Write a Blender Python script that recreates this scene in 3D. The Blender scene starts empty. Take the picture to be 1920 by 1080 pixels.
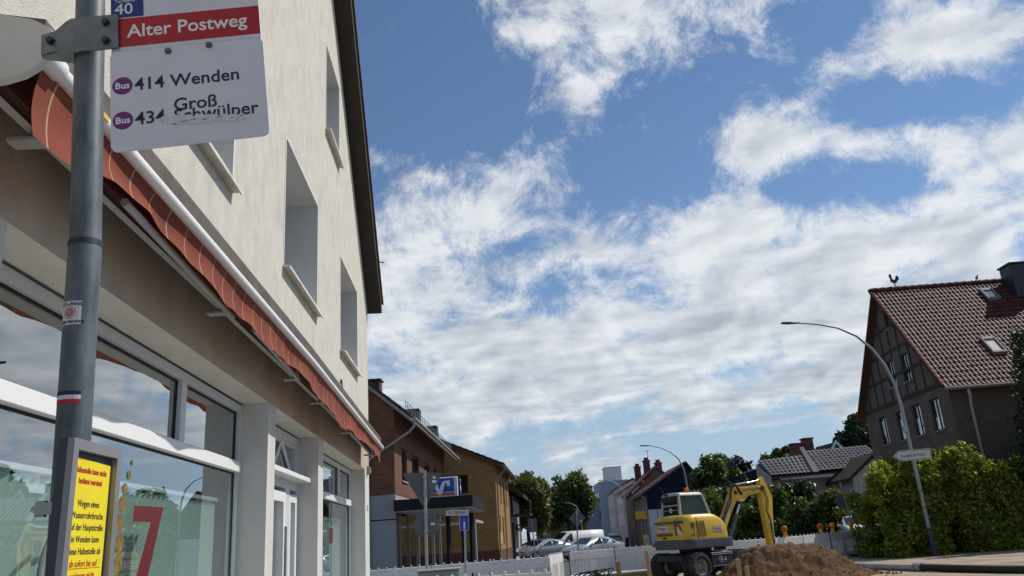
import bpy, math, random
import numpy as np
from mathutils import Vector, Matrix, Euler

scene = bpy.context.scene
col = scene.collection
R = math.radians
random.seed(7)
rng = np.random.default_rng(11)

# ------------------------------------------------------------------ camera
EYE = 1.6
cam_data = bpy.data.cameras.new('camera')
cam_data.sensor_width = 36.0
cam_data.lens = 36.0 * 1500.0 / 1920.0
cam_data.clip_start = 0.05
cam_data.clip_end = 3000.0
cam = bpy.data.objects.new('camera', cam_data)
col.objects.link(cam)
right = Vector((0.99672753, -0.04950005, -0.06390593))
up = Vector((0.04603106, -0.30230863, 0.95209802))
fwd = Vector((0.06644821, 0.95192397, 0.29904079))
m = Matrix((right, up, -fwd)).transposed().to_4x4()
m.translation = Vector((0, 0, EYE))
cam.matrix_world = m
scene.camera = cam

# ------------------------------------------------------------------ world: nishita sky with cumulus
SUN_AZ, SUN_EL = 74.0, 50.3           # azimuth from +Y (along the street) towards +X
sun_dir = Vector((math.sin(R(SUN_AZ)) * math.cos(R(SUN_EL)), math.cos(R(SUN_AZ)) * math.cos(R(SUN_EL)), math.sin(R(SUN_EL))))
world = bpy.data.worlds.new('World')
scene.world = world
world.use_nodes = True
wn, wl = world.node_tree.nodes, world.node_tree.links
wn.clear()


def wnode(kind, **kw):
    n = wn.new(kind)
    for k, v in kw.items():
        setattr(n, k, v)
    return n


def wmath(op, a, b=None, c=None, clamp=False):
    n = wnode('ShaderNodeMath', operation=op, use_clamp=clamp)
    for i, v in enumerate((a, b, c)):
        if v is None:
            continue
        if isinstance(v, (int, float)):
            n.inputs[i].default_value = v
        else:
            wl.new(v, n.inputs[i])
    return n.outputs[0]


def wramp(x, stops):
    n = wnode('ShaderNodeValToRGB')
    el = n.color_ramp.elements
    while len(el) < len(stops):
        el.new(0.5)
    for e, (p, c) in zip(el, stops):
        e.position = p
        e.color = c if len(c) == 4 else (*c, 1)
    wl.new(x, n.inputs[0])
    return n.outputs[0]


def smooth(x, a, b):
    n = wnode('ShaderNodeMapRange', interpolation_type='SMOOTHSTEP')
    n.inputs[1].default_value = a
    n.inputs[2].default_value = b
    wl.new(x, n.inputs[0])
    return n.outputs[0]


sky = wnode('ShaderNodeTexSky', sky_type='NISHITA', sun_disc=False)
sky.sun_elevation = R(SUN_EL)
sky.sun_rotation = R(SUN_AZ)
sky.altitude = 80
sky.air_density = 1.0
sky.dust_density = 0.0
sky.ozone_density = 3.0
tc = wnode('ShaderNodeTexCoord')
DIR = tc.outputs['Generated']
sep = wnode('ShaderNodeSeparateXYZ')
wl.new(DIR, sep.inputs[0])
zc = wmath('ABSOLUTE', sep.outputs['Z'])
den = wmath('ADD', zc, 0.16)
comb = wnode('ShaderNodeCombineXYZ')
wl.new(wmath('DIVIDE', sep.outputs['X'], den), comb.inputs[0])
wl.new(wmath('DIVIDE', sep.outputs['Y'], den), comb.inputs[1])
comb.inputs[2].default_value = 0.37
FLAT = comb.outputs[0]


def cloud_noise(vec, scale, detail, rough, dist=0.0, off=(0, 0, 0)):
    mp = wnode('ShaderNodeMapping')
    mp.inputs['Location'].default_value = off
    wl.new(vec, mp.inputs[0])
    n = wnode('ShaderNodeTexNoise', noise_dimensions='3D')
    n.inputs['Scale'].default_value = scale
    n.inputs['Detail'].default_value = detail
    n.inputs['Roughness'].default_value = rough
    n.inputs['Distortion'].default_value = dist
    wl.new(mp.outputs[0], n.inputs['Vector'])
    return n.outputs['Fac']


def pix_dir(px, py):
    return (fwd + right * ((px - 960) / 1500.0) + up * ((540 - py) / 1500.0)).normalized()


# where cloud masses and clear patches stand in the sky: (x, y, half width, half height, tilt, weight)
BLOBS = [
    (1160, 20, 330, 140, -6, .36), (1120, 115, 150, 120, 20, .20), (960, 70, 110, 120, 0, .16), (1085, 190, 70, 90, 40, .30),
    (1350, 40, 150, 90, -20, .16), (1000, 195, 45, 50, 0, .30),
    (860, 420, 330, 160, 4, .42), (800, 330, 190, 60, 8, .20), (960, 340, 170, 60, -6, .22), (760, 520, 240, 180, 0, .20),
    (1560, 250, 330, 110, -4, .46), (1640, 130, 190, 70, -28, .36), (1470, 275, 160, 60, 10, .24), (1760, 45, 130, 50, -12, .34),
    (1880, 70, 190, 90, -30, .48), (1840, 330, 260, 150, -14, .44), (1330, 395, 260, 60, -6, .34),
    (1560, 480, 560, 150, 0, .40), (1300, 560, 620, 190, 0, .20), (1000, 680, 700, 150, 0, .36), (1450, 690, 700, 150, 0, .36), (860, 800, 300, 90, 0, .34),
    (1130, 300, 330, 150, -14, -.34), (790, 140, 260, 240, 0, -.50), (1290, 260, 170, 170, 0, -.24), (1540, 355, 280, 60, -4, -.62),
    (1780, 185, 230, 60, -8, -.52), (1490, 40, 130, 150, 0, -.30), (1060, 545, 210, 60, 6, -.30), (1200, 650, 120, 40, 0, -.14),
    (1230, 815, 420, 50, 0, -.30), (640, 60, 260, 300, 0, -.2),
]
total = None
for (bx, by, hx, hy, tilt, w) in BLOBS:
    c = pix_dir(bx, by)
    ex = (right - c * right.dot(c)).normalized()
    ey = c.cross(ex) * -1.0
    if ey.dot(up) < 0:
        ey = -ey
    t = R(-tilt)
    ax = ex * math.cos(t) + ey * math.sin(t)
    ay = -ex * math.sin(t) + ey * math.cos(t)
    az = ax.cross(ay)
    mp = wnode('ShaderNodeMapping', vector_type='TEXTURE')
    mp.inputs['Location'].default_value = c
    mp.inputs['Rotation'].default_value = Matrix((ax, ay, az)).transposed().to_euler()
    mp.inputs['Scale'].default_value = (1.35 * hx / 1500.0, 1.35 * hy / 1500.0, 0.6)
    wl.new(DIR, mp.inputs[0])
    g = wnode('ShaderNodeTexGradient', gradient_type='QUADRATIC_SPHERE')
    wl.new(mp.outputs[0], g.inputs[0])
    total = wmath('MULTIPLY_ADD', g.outputs['Fac'], w * 0.86, total if total is not None else 0.0)
n_big = cloud_noise(FLAT, 2.0, 2.0, 0.5, 0.0)
n_fine = cloud_noise(FLAT, 2.6, 7.0, 0.58, 0.25, (3.1, 1.7, 0))
n_lit = cloud_noise(FLAT, 2.6, 3.0, 0.52, 0.25, (3.1 + 0.05, 1.7 + 0.03, 0.0))
n_wisp = cloud_noise(DIR, 9.5, 8.0, 0.72, 0.35)
dens = wmath('ADD', wmath('MULTIPLY', n_fine, 1.0), wmath('MULTIPLY', n_big, 0.35))
dens = wmath('ADD', dens, wmath('MULTIPLY', n_wisp, 1.5))
dens = wmath('ADD', dens, total)
low = smooth(sep.outputs['Z'], 0.45, 0.08)
dens = wmath('ADD', dens, wmath('MULTIPLY', low, 0.05))
cover = smooth(dens, 1.36, 1.78)
thick = smooth(dens, 1.60, 2.15)
relief = wmath('MULTIPLY', wmath('SUBTRACT', n_fine, n_lit), 1.3)
bright = wmath('ADD', wmath('SUBTRACT', 0.90, wmath('MULTIPLY', thick, 0.15)), relief)
bright = wmath('SUBTRACT', bright, wmath('MULTIPLY', wmath('SUBTRACT', cloud_noise(FLAT, 5.0, 4.0, 0.5, 0.2, (9, 4, 2)), 0.5), 0.5))
bright = wmath('SUBTRACT', bright, wmath('MULTIPLY', smooth(sep.outputs['Z'], 0.36, 0.06), 0.14))
bright = wmath('MAXIMUM', wmath('MINIMUM', bright, 0.97), 0.36)
ccol = wramp(bright, [(0.3, (0.24, 0.285, 0.355)), (0.6, (0.46, 0.515, 0.585)), (0.95, (0.83, 0.855, 0.885))])
SKY_STRENGTH = 0.104
bg_sky = wnode('ShaderNodeBackground')
bg_sky.inputs['Strength'].default_value = SKY_STRENGTH
hs = wnode('ShaderNodeHueSaturation')
hs.inputs['Saturation'].default_value = 1.04
wl.new(sky.outputs[0], hs.inputs['Color'])
air = wnode('ShaderNodeMix', data_type='RGBA')
wl.new(wmath('MULTIPLY', smooth(sep.outputs['Z'], 0.26, 0.0), 0.85), air.inputs[0])
wl.new(hs.outputs[0], air.inputs[6])
air.inputs[7].default_value = (0.355 / SKY_STRENGTH, 0.475 / SKY_STRENGTH, 0.62 / SKY_STRENGTH, 1)
wl.new(air.outputs[2], bg_sky.inputs['Color'])
bg_cloud = wnode('ShaderNodeBackground')
bg_cloud.inputs['Strength'].default_value = 1.0
wl.new(ccol, bg_cloud.inputs['Color'])
mixw = wnode('ShaderNodeMixShader')
wl.new(wmath('MULTIPLY', cover, 0.96), mixw.inputs[0])
wl.new(bg_sky.outputs[0], mixw.inputs[1])
wl.new(bg_cloud.outputs[0], mixw.inputs[2])
wout = wnode('ShaderNodeOutputWorld')
wl.new(mixw.outputs[0], wout.inputs[0])
world.cycles.sampling_method = 'MANUAL'
world.cycles.sample_map_resolution = 512

# ------------------------------------------------------------------ sun and exposure
sd = bpy.data.lights.new('sun', 'SUN')
sd.energy = 4.2
sd.angle = R(0.53)
sd.color = (1.0, 0.95, 0.87)
sun = bpy.data.objects.new('sun', sd)
col.objects.link(sun)
sun.rotation_euler = (-sun_dir).to_track_quat('-Z', 'Y').to_euler()
sun.location = (20, 10, 30)
scene.view_settings.view_transform = 'Standard'
scene.view_settings.look = 'None'
scene.view_settings.exposure = 0.0
scene.view_settings.gamma = 1.0
scene.view_settings.use_curve_mapping = False
scene.cycles.max_bounces = 5
scene.cycles.transparent_max_bounces = 8


# ------------------------------------------------------------------ helpers
class MB:
    """Collects boxes, tubes, quads and prisms, then links them as ONE mesh object."""

    def __init__(self):
        self.v, self.f, self.s = [], [], []

    def add(self, verts, faces, smooth=False):
        o = len(self.v)
        self.v += [tuple(p) for p in verts]
        self.f += [tuple(i + o for i in f) for f in faces]
        self.s += [smooth] * len(faces)
        return self

    def box(self, x0, x1, y0, y1, z0, z1, M=None):
        v = [Vector((x, y, z)) for z in (z0, z1) for y in (y0, y1) for x in (x0, x1)]
        if M is not None:
            v = [M @ p for p in v]
        return self.add(v, [(0, 2, 3, 1), (4, 5, 7, 6), (0, 1, 5, 4), (2, 6, 7, 3), (0, 4, 6, 2), (1, 3, 7, 5)])

    def bev(self, x0, x1, y0, y1, z0, z1, b, M=None):
        """box with chamfered edges"""
        v, f = [], []
        X, Y, Z = (x0, x1), (y0, y1), (z0, z1)
        idx = {}
        for i in (0, 1):
            for j in (0, 1):
                for k in (0, 1):
                    sx, sy, sz = (1 - 2 * i) * b, (1 - 2 * j) * b, (1 - 2 * k) * b
                    for a, d in (('x', (0, sy, sz)), ('y', (sx, 0, sz)), ('z', (sx, sy, 0))):
                        idx[i, j, k, a] = len(v)
                        v.append(Vector((X[i] + d[0], Y[j] + d[1], Z[k] + d[2])))
        for i in (0, 1):
            f.append([idx[i, 0, 0, 'x'], idx[i, 1, 0, 'x'], idx[i, 1, 1, 'x'], idx[i, 0, 1, 'x']][::1 if i else -1])
            f.append([idx[0, i, 0, 'y'], idx[0, i, 1, 'y'], idx[1, i, 1, 'y'], idx[1, i, 0, 'y']][::1 if i else -1])
            f.append([idx[0, 0, i, 'z'], idx[1, 0, i, 'z'], idx[1, 1, i, 'z'], idx[0, 1, i, 'z']][::1 if i else -1])
        for i in (0, 1):
            for j in (0, 1):
                f.append([idx[i, j, 0, 'x'], idx[i, j, 1, 'x'], idx[i, j, 1, 'y'], idx[i, j, 0, 'y']][::1 if i != j else -1])
                f.append([idx[i, 0, j, 'x'], idx[i, 1, j, 'x'], idx[i, 1, j, 'z'], idx[i, 0, j, 'z']][::-1 if i != j else 1])
                f.append([idx[0, i, j, 'y'], idx[1, i, j, 'y'], idx[1, i, j, 'z'], idx[0, i, j, 'z']][::1 if i != j else -1])
                for k in (0, 1):
                    f.append([idx[i, j, k, 'x'], idx[i, j, k, 'y'], idx[i, j, k, 'z']][::1 if (i + j + k) % 2 else -1])
        if M is not None:
            v = [M @ p for p in v]
        return self.add(v, f)

    def quad(self, *p):
        return self.add(p, [tuple(range(len(p)))])

    def prism(self, poly, d):
        """closed polygon (3-D points, one plane) pushed along vector d"""
        n = len(poly)
        a = [Vector(p) for p in poly]
        d = Vector(d)
        v = a + [p + d for p in a]
        f = [tuple(range(n))[::-1], tuple(range(n, 2 * n))]
        f += [(i, (i + 1) % n, n + (i + 1) % n, n + i) for i in range(n)]
        return self.add(v, f)

    def tube(self, pts, r, n=10, caps=True, smooth=True):
        pts = [Vector(p) for p in pts]
        rs = r if isinstance(r, (list, tuple)) else [r] * len(pts)
        base = len(self.v)
        prev = None
        vv = []
        for i, p in enumerate(pts):
            if i == 0:
                t = pts[1] - p
            elif i == len(pts) - 1:
                t = p - pts[i - 1]
            else:
                t = (pts[i + 1] - p).normalized() + (p - pts[i - 1]).normalized()
            t.normalize()
            if prev is None:
                a = Vector((0, 0, 1)) if abs(t.z) < 0.9 else Vector((1, 0, 0))
                u = t.cross(a).normalized()
            else:
                u = (prev - t * prev.dot(t)).normalized()
            prev = u
            w = t.cross(u)
            for k in range(n):
                an = 2 * math.pi * k / n
                vv.append(p + (u * math.cos(an) + w * math.sin(an)) * rs[i])
        f = []
        for i in range(len(pts) - 1):
            for k in range(n):
                f.append((i * n + k, i * n + (k + 1) % n, (i + 1) * n + (k + 1) % n, (i + 1) * n + k))
        self.add(vv, f, smooth)
        if caps:
            self.add(vv[:n], [tuple(range(n))[::-1]])
            self.add(vv[-n:], [tuple(range(n))])
        return self

    def lathe(self, prof, n=20, M=None, smooth=True):
        """prof: (radius, height) about local Z"""
        v = []
        for (r, z) in prof:
            for k in range(n):
                an = 2 * math.pi * k / n
                v.append(Vector((r * math.cos(an), r * math.sin(an), z)))
        if M is not None:
            v = [M @ p for p in v]
        f = []
        for i in range(len(prof) - 1):
            for k in range(n):
                f.append((i * n + k, i * n + (k + 1) % n, (i + 1) * n + (k + 1) % n, (i + 1) * n + k))
        return self.add(v, f, smooth)

    def disc(self, c, nrm, r, d=0.002, n=20):
        c, nrm = Vector(c), Vector(nrm).normalized()
        return self.tube([c, c + nrm * d], r, n, True, False)

    def mesh(self, name, mat):
        me = bpy.data.meshes.new(name)
        me.from_pydata(self.v, [], self.f)
        me.polygons.foreach_set('use_smooth', self.s)
        if mat is not None:
            me.materials.append(mat)
        me.update()
        return me

    def build(self, name, mat, parent=None, world=True):
        """world=True: the points are world points and are moved into the parent's frame"""
        if parent is not None and world:
            inv = WM[parent.name].inverted()
            self.v = [tuple(inv @ Vector(p)) for p in self.v]
        return link(name, self.mesh(name, mat), parent)


WM = {}


def link(name, data, parent=None, loc=None, rot=None):
    o = bpy.data.objects.new(name, data)
    col.objects.link(o)
    M = Matrix.Identity(4)
    if loc is not None:
        o.location = loc
        M = Matrix.Translation(loc)
    if rot is not None:
        o.rotation_euler = rot
        M = M @ Euler(rot).to_matrix().to_4x4()
    if parent is not None:
        o.parent = parent
        M = WM[parent.name] @ M
    WM[o.name] = M
    return o


def tag(o, label, cat=None, group=None):
    o['label'] = label
    if cat:
        o['category'] = cat
    if group:
        o['group'] = group
    return o


def thing(name, label, cat, loc=(0, 0, 0), rotz=0.0, group=None):
    o = link(name, None, None, Vector(loc), (0, 0, rotz))
    o.empty_display_size = 0.2
    return tag(o, label, cat, group)


def structure(o):
    o['kind'] = 'structure'
    return o


def stuff(o):
    o['kind'] = 'stuff'
    return o


def copy_tree(o, loc, rotz, label, parent=None):
    c = o.copy()
    col.objects.link(c)
    c.location = loc
    c.rotation_euler = (0, 0, rotz)
    c['label'] = label
    for ch in list(o.children):
        d = ch.copy()
        col.objects.link(d)
        d.parent = c
        for g in list(ch.children):
            e = g.copy()
            col.objects.link(e)
            e.parent = d
    return c


# ------------------------------------------------------------------ materials
MATS = {}


def mat(name, color, rough=0.7, metal=0.0, var=0.12, scale=3.0, bump=0.0, bscale=60.0, spec=0.4, stain=None, coat=0.0, alpha=None, streak=0.0):
    """procedural paint / plaster / metal: base colour broken up by two noises, optional fine relief and a stain colour"""
    if name in MATS:
        return MATS[name]
    mt = bpy.data.materials.new(name)
    mt.use_nodes = True
    nt = mt.node_tree
    N, L = nt.nodes, nt.links
    b = N['Principled BSDF']
    b.inputs['Roughness'].default_value = rough
    b.inputs['Metallic'].default_value = metal
    b.inputs['Specular IOR Level'].default_value = spec
    b.inputs['Coat Weight'].default_value = coat
    t = N.new('ShaderNodeTexCoord')
    mp = N.new('ShaderNodeMapping')
    if streak:
        mp.inputs['Scale'].default_value = (1, 1, 1.0 / streak)
    L.new(t.outputs['Object'], mp.inputs[0])
    n1 = N.new('ShaderNodeTexNoise')
    n1.inputs['Scale'].default_value = scale
    n1.inputs['Detail'].default_value = 6
    n1.inputs['Roughness'].default_value = 0.62
    L.new(mp.outputs[0], n1.inputs['Vector'])
    rp = N.new('ShaderNodeValToRGB')
    c = Vector(color)
    rp.color_ramp.elements[0].position = 0.3
    rp.color_ramp.elements[1].position = 0.7
    rp.color_ramp.elements[0].color = (*[max(0, k * (1 - var)) for k in c], 1)
    rp.color_ramp.elements[1].color = (*[min(1, k * (1 + var)) for k in c], 1)
    L.new(n1.outputs['Fac'], rp.inputs[0])
    out = rp.outputs[0]
    if stain is not None:
        n2 = N.new('ShaderNodeTexNoise')
        n2.inputs['Scale'].default_value = scale * 0.45
        n2.inputs['Detail'].default_value = 8
        n2.inputs['Roughness'].default_value = 0.7
        L.new(mp.outputs[0], n2.inputs['Vector'])
        r2 = N.new('ShaderNodeValToRGB')
        r2.color_ramp.elements[0].position = 0.5
        r2.color_ramp.elements[1].position = 0.72
        r2.color_ramp.elements[0].color = (0, 0, 0, 1)
        r2.color_ramp.elements[1].color = (stain[3],) * 3 + (1,)
        L.new(n2.outputs['Fac'], r2.inputs[0])
        mx = N.new('ShaderNodeMix')
        mx.data_type = 'RGBA'
        L.new(r2.outputs[0], mx.inputs[0])
        L.new(out, mx.inputs[6])
        mx.inputs[7].default_value = (*stain[:3], 1)
        out = mx.outputs[2]
    L.new(out, b.inputs['Base Color'])
    if bump:
        nb = N.new('ShaderNodeTexNoise')
        nb.inputs['Scale'].default_value = bscale
        nb.inputs['Detail'].default_value = 4
        L.new(t.outputs['Object'], nb.inputs['Vector'])
        bp = N.new('ShaderNodeBump')
        bp.inputs['Strength'].default_value = bump
        bp.inputs['Distance'].default_value = 0.01
        L.new(nb.outputs['Fac'], bp.inputs['Height'])
        L.new(bp.outputs[0], b.inputs['Normal'])
    MATS[name] = mt
    return mt


def brick_mat(name, c1, c2, mortar, bw=0.24, bh=0.075, rough=0.85, vert=False):
    mt = bpy.data.materials.new(name)
    mt.use_nodes = True
    N, L = mt.node_tree.nodes, mt.node_tree.links
    b = N['Principled BSDF']
    b.inputs['Roughness'].default_value = rough
    b.inputs['Specular IOR Level'].default_value = 0.25
    t = N.new('ShaderNodeTexCoord')
    s = N.new('ShaderNodeSeparateXYZ')
    L.new(t.outputs['Object'], s.inputs[0])
    ad = N.new('ShaderNodeMath')
    L.new(s.outputs[0], ad.inputs[0])
    L.new(s.outputs[1], ad.inputs[1])
    cb = N.new('ShaderNodeCombineXYZ')
    L.new(ad.outputs[0], cb.inputs[0])
    L.new(s.outputs[2], cb.inputs[1])
    br = N.new('ShaderNodeTexBrick')
    br.inputs['Color1'].default_value = (*c1, 1)
    br.inputs['Color2'].default_value = (*c2, 1)
    br.inputs['Mortar'].default_value = (*mortar, 1)
    br.inputs['Scale'].default_value = 1.0
    br.inputs['Mortar Size'].default_value = 0.008
    br.inputs['Brick Width'].default_value = bw
    br.inputs['Row Height'].default_value = bh
    br.inputs['Bias'].default_value = -0.1
    L.new(cb.outputs[0], br.inputs['Vector'])
    n1 = N.new('ShaderNodeTexNoise')
    n1.inputs['Scale'].default_value = 1.3
    n1.inputs['Detail'].default_value = 7
    L.new(t.outputs['Object'], n1.inputs['Vector'])
    rp = N.new('ShaderNodeValToRGB')
    rp.color_ramp.elements[0].color = (0.6, 0.6, 0.6, 1)
    rp.color_ramp.elements[1].color = (1.25, 1.2, 1.15, 1)
    L.new(n1.outputs['Fac'], rp.inputs[0])
    mx = N.new('ShaderNodeMix')
    mx.data_type = 'RGBA'
    mx.blend_type = 'MULTIPLY'
    mx.inputs[0].default_value = 1.0
    L.new(br.outputs['Color'], mx.inputs[6])
    L.new(rp.outputs[0], mx.inputs[7])
    L.new(mx.outputs[2], b.inputs['Base Color'])
    bp = N.new('ShaderNodeBump')
    bp.inputs['Strength'].default_value = 0.6
    bp.inputs['Distance'].default_value = 0.008
    bp.invert = True
    L.new(br.outputs['Fac'], bp.inputs['Height'])
    L.new(bp.outputs[0], b.inputs['Normal'])
    MATS[name] = mt
    return mt


def glass_mat(name, tint=(0.8, 0.88, 0.86), ior=1.6, rough=0.01, through=0.8, wav=0.0, power=2.2):
    """clear window glass: light passes (tinted), the street mirrors by Fresnel"""
    mt = bpy.data.materials.new(name)
    mt.use_nodes = True
    N, L = mt.node_tree.nodes, mt.node_tree.links
    N.remove(N['Principled BSDF'])
    tr = N.new('ShaderNodeBsdfTransparent')
    tr.inputs[0].default_value = (*[k * through for k in tint], 1)
    gl = N.new('ShaderNodeBsdfGlossy')
    gl.inputs['Roughness'].default_value = rough
    gl.inputs['Color'].default_value = (0.95, 0.97, 1.0, 1)
    lw = N.new('ShaderNodeLayerWeight')
    lw.inputs['Blend'].default_value = 0.5
    f0 = min(0.26, ((ior - 1) / (ior + 1)) ** 2 * 2.2)
    pw = N.new('ShaderNodeMath')
    pw.operation = 'POWER'
    L.new(lw.outputs['Facing'], pw.inputs[0])
    pw.inputs[1].default_value = power
    fr = N.new('ShaderNodeMath')
    fr.operation = 'MULTIPLY_ADD'
    L.new(pw.outputs[0], fr.inputs[0])
    fr.inputs[1].default_value = 1.0 - f0
    fr.inputs[2].default_value = f0
    mx = N.new('ShaderNodeMixShader')
    L.new(fr.outputs[0], mx.inputs[0])
    L.new(tr.outputs[0], mx.inputs[1])
    L.new(gl.outputs[0], mx.inputs[2])
    L.new(mx.outputs[0], N['Material Output'].inputs[0])
    if wav:
        t = N.new('ShaderNodeTexCoord')
        nb = N.new('ShaderNodeTexNoise')
        nb.inputs['Scale'].default_value = 0.9
        L.new(t.outputs['Object'], nb.inputs['Vector'])
        bp = N.new('ShaderNodeBump')
        bp.inputs['Strength'].default_value = wav
        bp.inputs['Distance'].default_value = 0.02
        L.new(nb.outputs['Fac'], bp.inputs['Height'])
        L.new(bp.outputs[0], gl.inputs['Normal'])
    MATS[name] = mt
    return mt


def leaf_mat(name, dark, light, trans=0.35, gloss=0.45):
    mt = bpy.data.materials.new(name)
    mt.use_nodes = True
    N, L = mt.node_tree.nodes, mt.node_tree.links
    b = N['Principled BSDF']
    b.inputs['Roughness'].default_value = gloss
    b.inputs['Specular IOR Level'].default_value = 0.4
    g = N.new('ShaderNodeNewGeometry')
    rp = N.new('ShaderNodeValToRGB')
    rp.color_ramp.elements[0].color = (*dark, 1)
    rp.color_ramp.elements[1].color = (*light, 1)
    L.new(g.outputs['Random Per Island'], rp.inputs[0])
    L.new(rp.outputs[0], b.inputs['Base Color'])
    tl = N.new('ShaderNodeBsdfTranslucent')
    hv = N.new('ShaderNodeMix')
    hv.data_type = 'RGBA'
    hv.blend_type = 'MULTIPLY'
    hv.inputs[0].default_value = 1.0
    hv.inputs[7].default_value = (1.25, 1.3, 0.5, 1)
    L.new(rp.outputs[0], hv.inputs[6])
    L.new(hv.outputs[2], tl.inputs[0])
    mx = N.new('ShaderNodeMixShader')
    mx.inputs[0].default_value = trans
    L.new(b.outputs[0], mx.inputs[1])
    L.new(tl.outputs[0], mx.inputs[2])
    L.new(mx.outputs[0], N['Material Output'].inputs[0])
    MATS[name] = mt
    return mt


def flat(name, color, rough=0.6, **k):
    return mat(name, color, rough, var=k.pop('var', 0.05), **k)


def text_mesh(body, size, align='LEFT', bold=0.0, squeeze=1.0, depth=0.0006, space=1.0):
    cu = bpy.data.curves.new('t', 'FONT')
    cu.body = body
    cu.size = size
    cu.align_x = align
    cu.offset = bold
    cu.extrude = depth
    cu.space_character = space
    cu.resolution_u = 3
    o = bpy.data.objects.new('t', cu)
    col.objects.link(o)
    bpy.context.view_layer.update()
    dg = bpy.context.evaluated_depsgraph_get()
    me = bpy.data.meshes.new_from_object(o.evaluated_get(dg))
    bpy.data.objects.remove(o)
    bpy.data.curves.remove(cu)
    for v in me.vertices:
        v.co.x *= squeeze
    return me


def lettering(name, body, size, M, mt, parent, align='LEFT', bold=0.0, squeeze=1.0, space=1.0):
    """M: world frame; text runs along its X, up its Y, faces its Z"""
    me = text_mesh(body, size, align, bold, squeeze, space=space)
    me.transform(WM[parent.name].inverted() @ M)
    me.materials.clear()
    me.materials.append(mt)
    return link(name, me, parent)


def frame(o, x, y):
    """4x4 from origin and two axis vectors"""
    x, y = Vector(x).normalized(), Vector(y)
    y = (y - x * y.dot(x)).normalized()
    z = x.cross(y)
    M = Matrix((x, y, z)).transposed().to_4x4()
    M.translation = Vector(o)
    return M


# shared materials
M_white = mat('white_pvc', (0.78, 0.78, 0.76), 0.35, var=0.03, scale=2)
M_galv = mat('galvanised_steel', (0.34, 0.37, 0.39), 0.45, 0.75, var=0.22, scale=14, stain=(0.13, 0.14, 0.15, 0.6), streak=4)
M_pole = mat('weathered_pole_steel', (0.088, 0.106, 0.120), 0.5, 0.12, var=0.45, scale=24, stain=(0.19, 0.20, 0.20, 0.55), streak=3, bump=0.05, bscale=120)
M_dark = mat('dark_steel', (0.03, 0.032, 0.035), 0.5, 0.2, var=0.2)
M_black = mat('black_rubber', (0.018, 0.018, 0.018), 0.75, var=0.3, scale=8)
M_zinc = mat('zinc_gutter', (0.30, 0.31, 0.32), 0.5, 0.6, var=0.15, scale=5)
M_signback = mat('grey_sign_back', (0.12, 0.135, 0.145), 0.55, 0.3, var=0.1)
M_glassw = glass_mat('window_glass', (0.75, 0.85, 0.82), 1.7)
M_darkpane = mat('dark_window_pane', (0.012, 0.014, 0.016), 0.04, var=0.2, scale=1.2, spec=0.8)
M_curtain = mat('white_curtain', (0.62, 0.64, 0.66), 0.9, var=0.12, scale=6)
M_red = flat('sign_red', (0.42, 0.012, 0.03), 0.4)
M_navy = flat('print_navy', (0.012, 0.016, 0.05), 0.5)
M_whitepaint = flat('print_white', (0.8, 0.8, 0.8), 0.5)
M_timber = mat('dark_timber', (0.035, 0.024, 0.018), 0.8, var=0.3, scale=9)


# ------------------------------------------------------------------ ground, road, pavements
M_ground = mat('grey_ground', (0.15, 0.142, 0.128), 0.95, var=0.3, scale=0.7, bump=0.5, bscale=14, stain=(0.10, 0.09, 0.075, 0.8))
M_sand = mat('sandy_site_ground', (0.30, 0.235, 0.165), 0.95, var=0.3, scale=0.9, bump=0.5, bscale=14, stain=(0.13, 0.10, 0.07, 0.85))
M_asphalt = mat('asphalt', (0.075, 0.075, 0.078), 0.9, var=0.2, scale=0.8, bump=0.3, bscale=90, stain=(0.12, 0.11, 0.10, 0.5))
M_slab = mat('grey_paving', (0.22, 0.215, 0.205), 0.9, var=0.16, scale=1.6, bump=0.2, bscale=50)
g = MB()
N_ = 40
xs = [-900 + 1800 * i / N_ for i in range(N_ + 1)]
ys = [-700 + 2000 * i / N_ for i in range(N_ + 1)]
g.add([(x, y, -0.012) for y in ys for x in xs], [(j * (N_ + 1) + i, j * (N_ + 1) + i + 1, (j + 1) * (N_ + 1) + i + 1, (j + 1) * (N_ + 1) + i) for j in range(N_) for i in range(N_)])
structure(g.build('ground', M_ground))
g = MB()
g.quad((1.2, -40, -0.004), (9.5, -40, -0.004), (9.8, 20, -0.004), (13.2, 44, -0.004), (20.4, 100, -0.004), (40, 260, -0.004), (30, 260, -0.004), (10.5, 100, -0.004), (3.2, 44, -0.004), (1.2, 20, -0.004))
structure(g.build('road', M_asphalt))
g = MB()
g.quad((2.6, 12, 0.0), (26, 10, 0.0), (27, 33.5, 0.0), (18.5, 35.8, 0.0), (13, 32, 0.0), (9.6, 30.8, 0.0), (4.5, 32.2, 0.0), (2.6, 26, 0.0))
structure(g.build('site_ground', M_sand))
g = MB()
g.prism([(-1.87, -40, 0), (1.0, -40, 0), (1.0, 20, 0), (0.2, 25.5, 0), (-9, 25.5, 0), (-9, 16.5, 0), (-1.87, 16.5, 0)], (0, 0, 0.1))
pv = structure(g.build('pavement', M_slab))
g = MB()
for k in range(30):
    y0 = -4 + k * 1.0
    g.bev(1.004, 1.12, y0 + 0.004, y0 + 0.996, -0.05, 0.115, 0.012)
structure(g.build('kerb', mat('kerb_concrete', (0.3, 0.29, 0.27), 0.9, var=0.15)))

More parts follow.
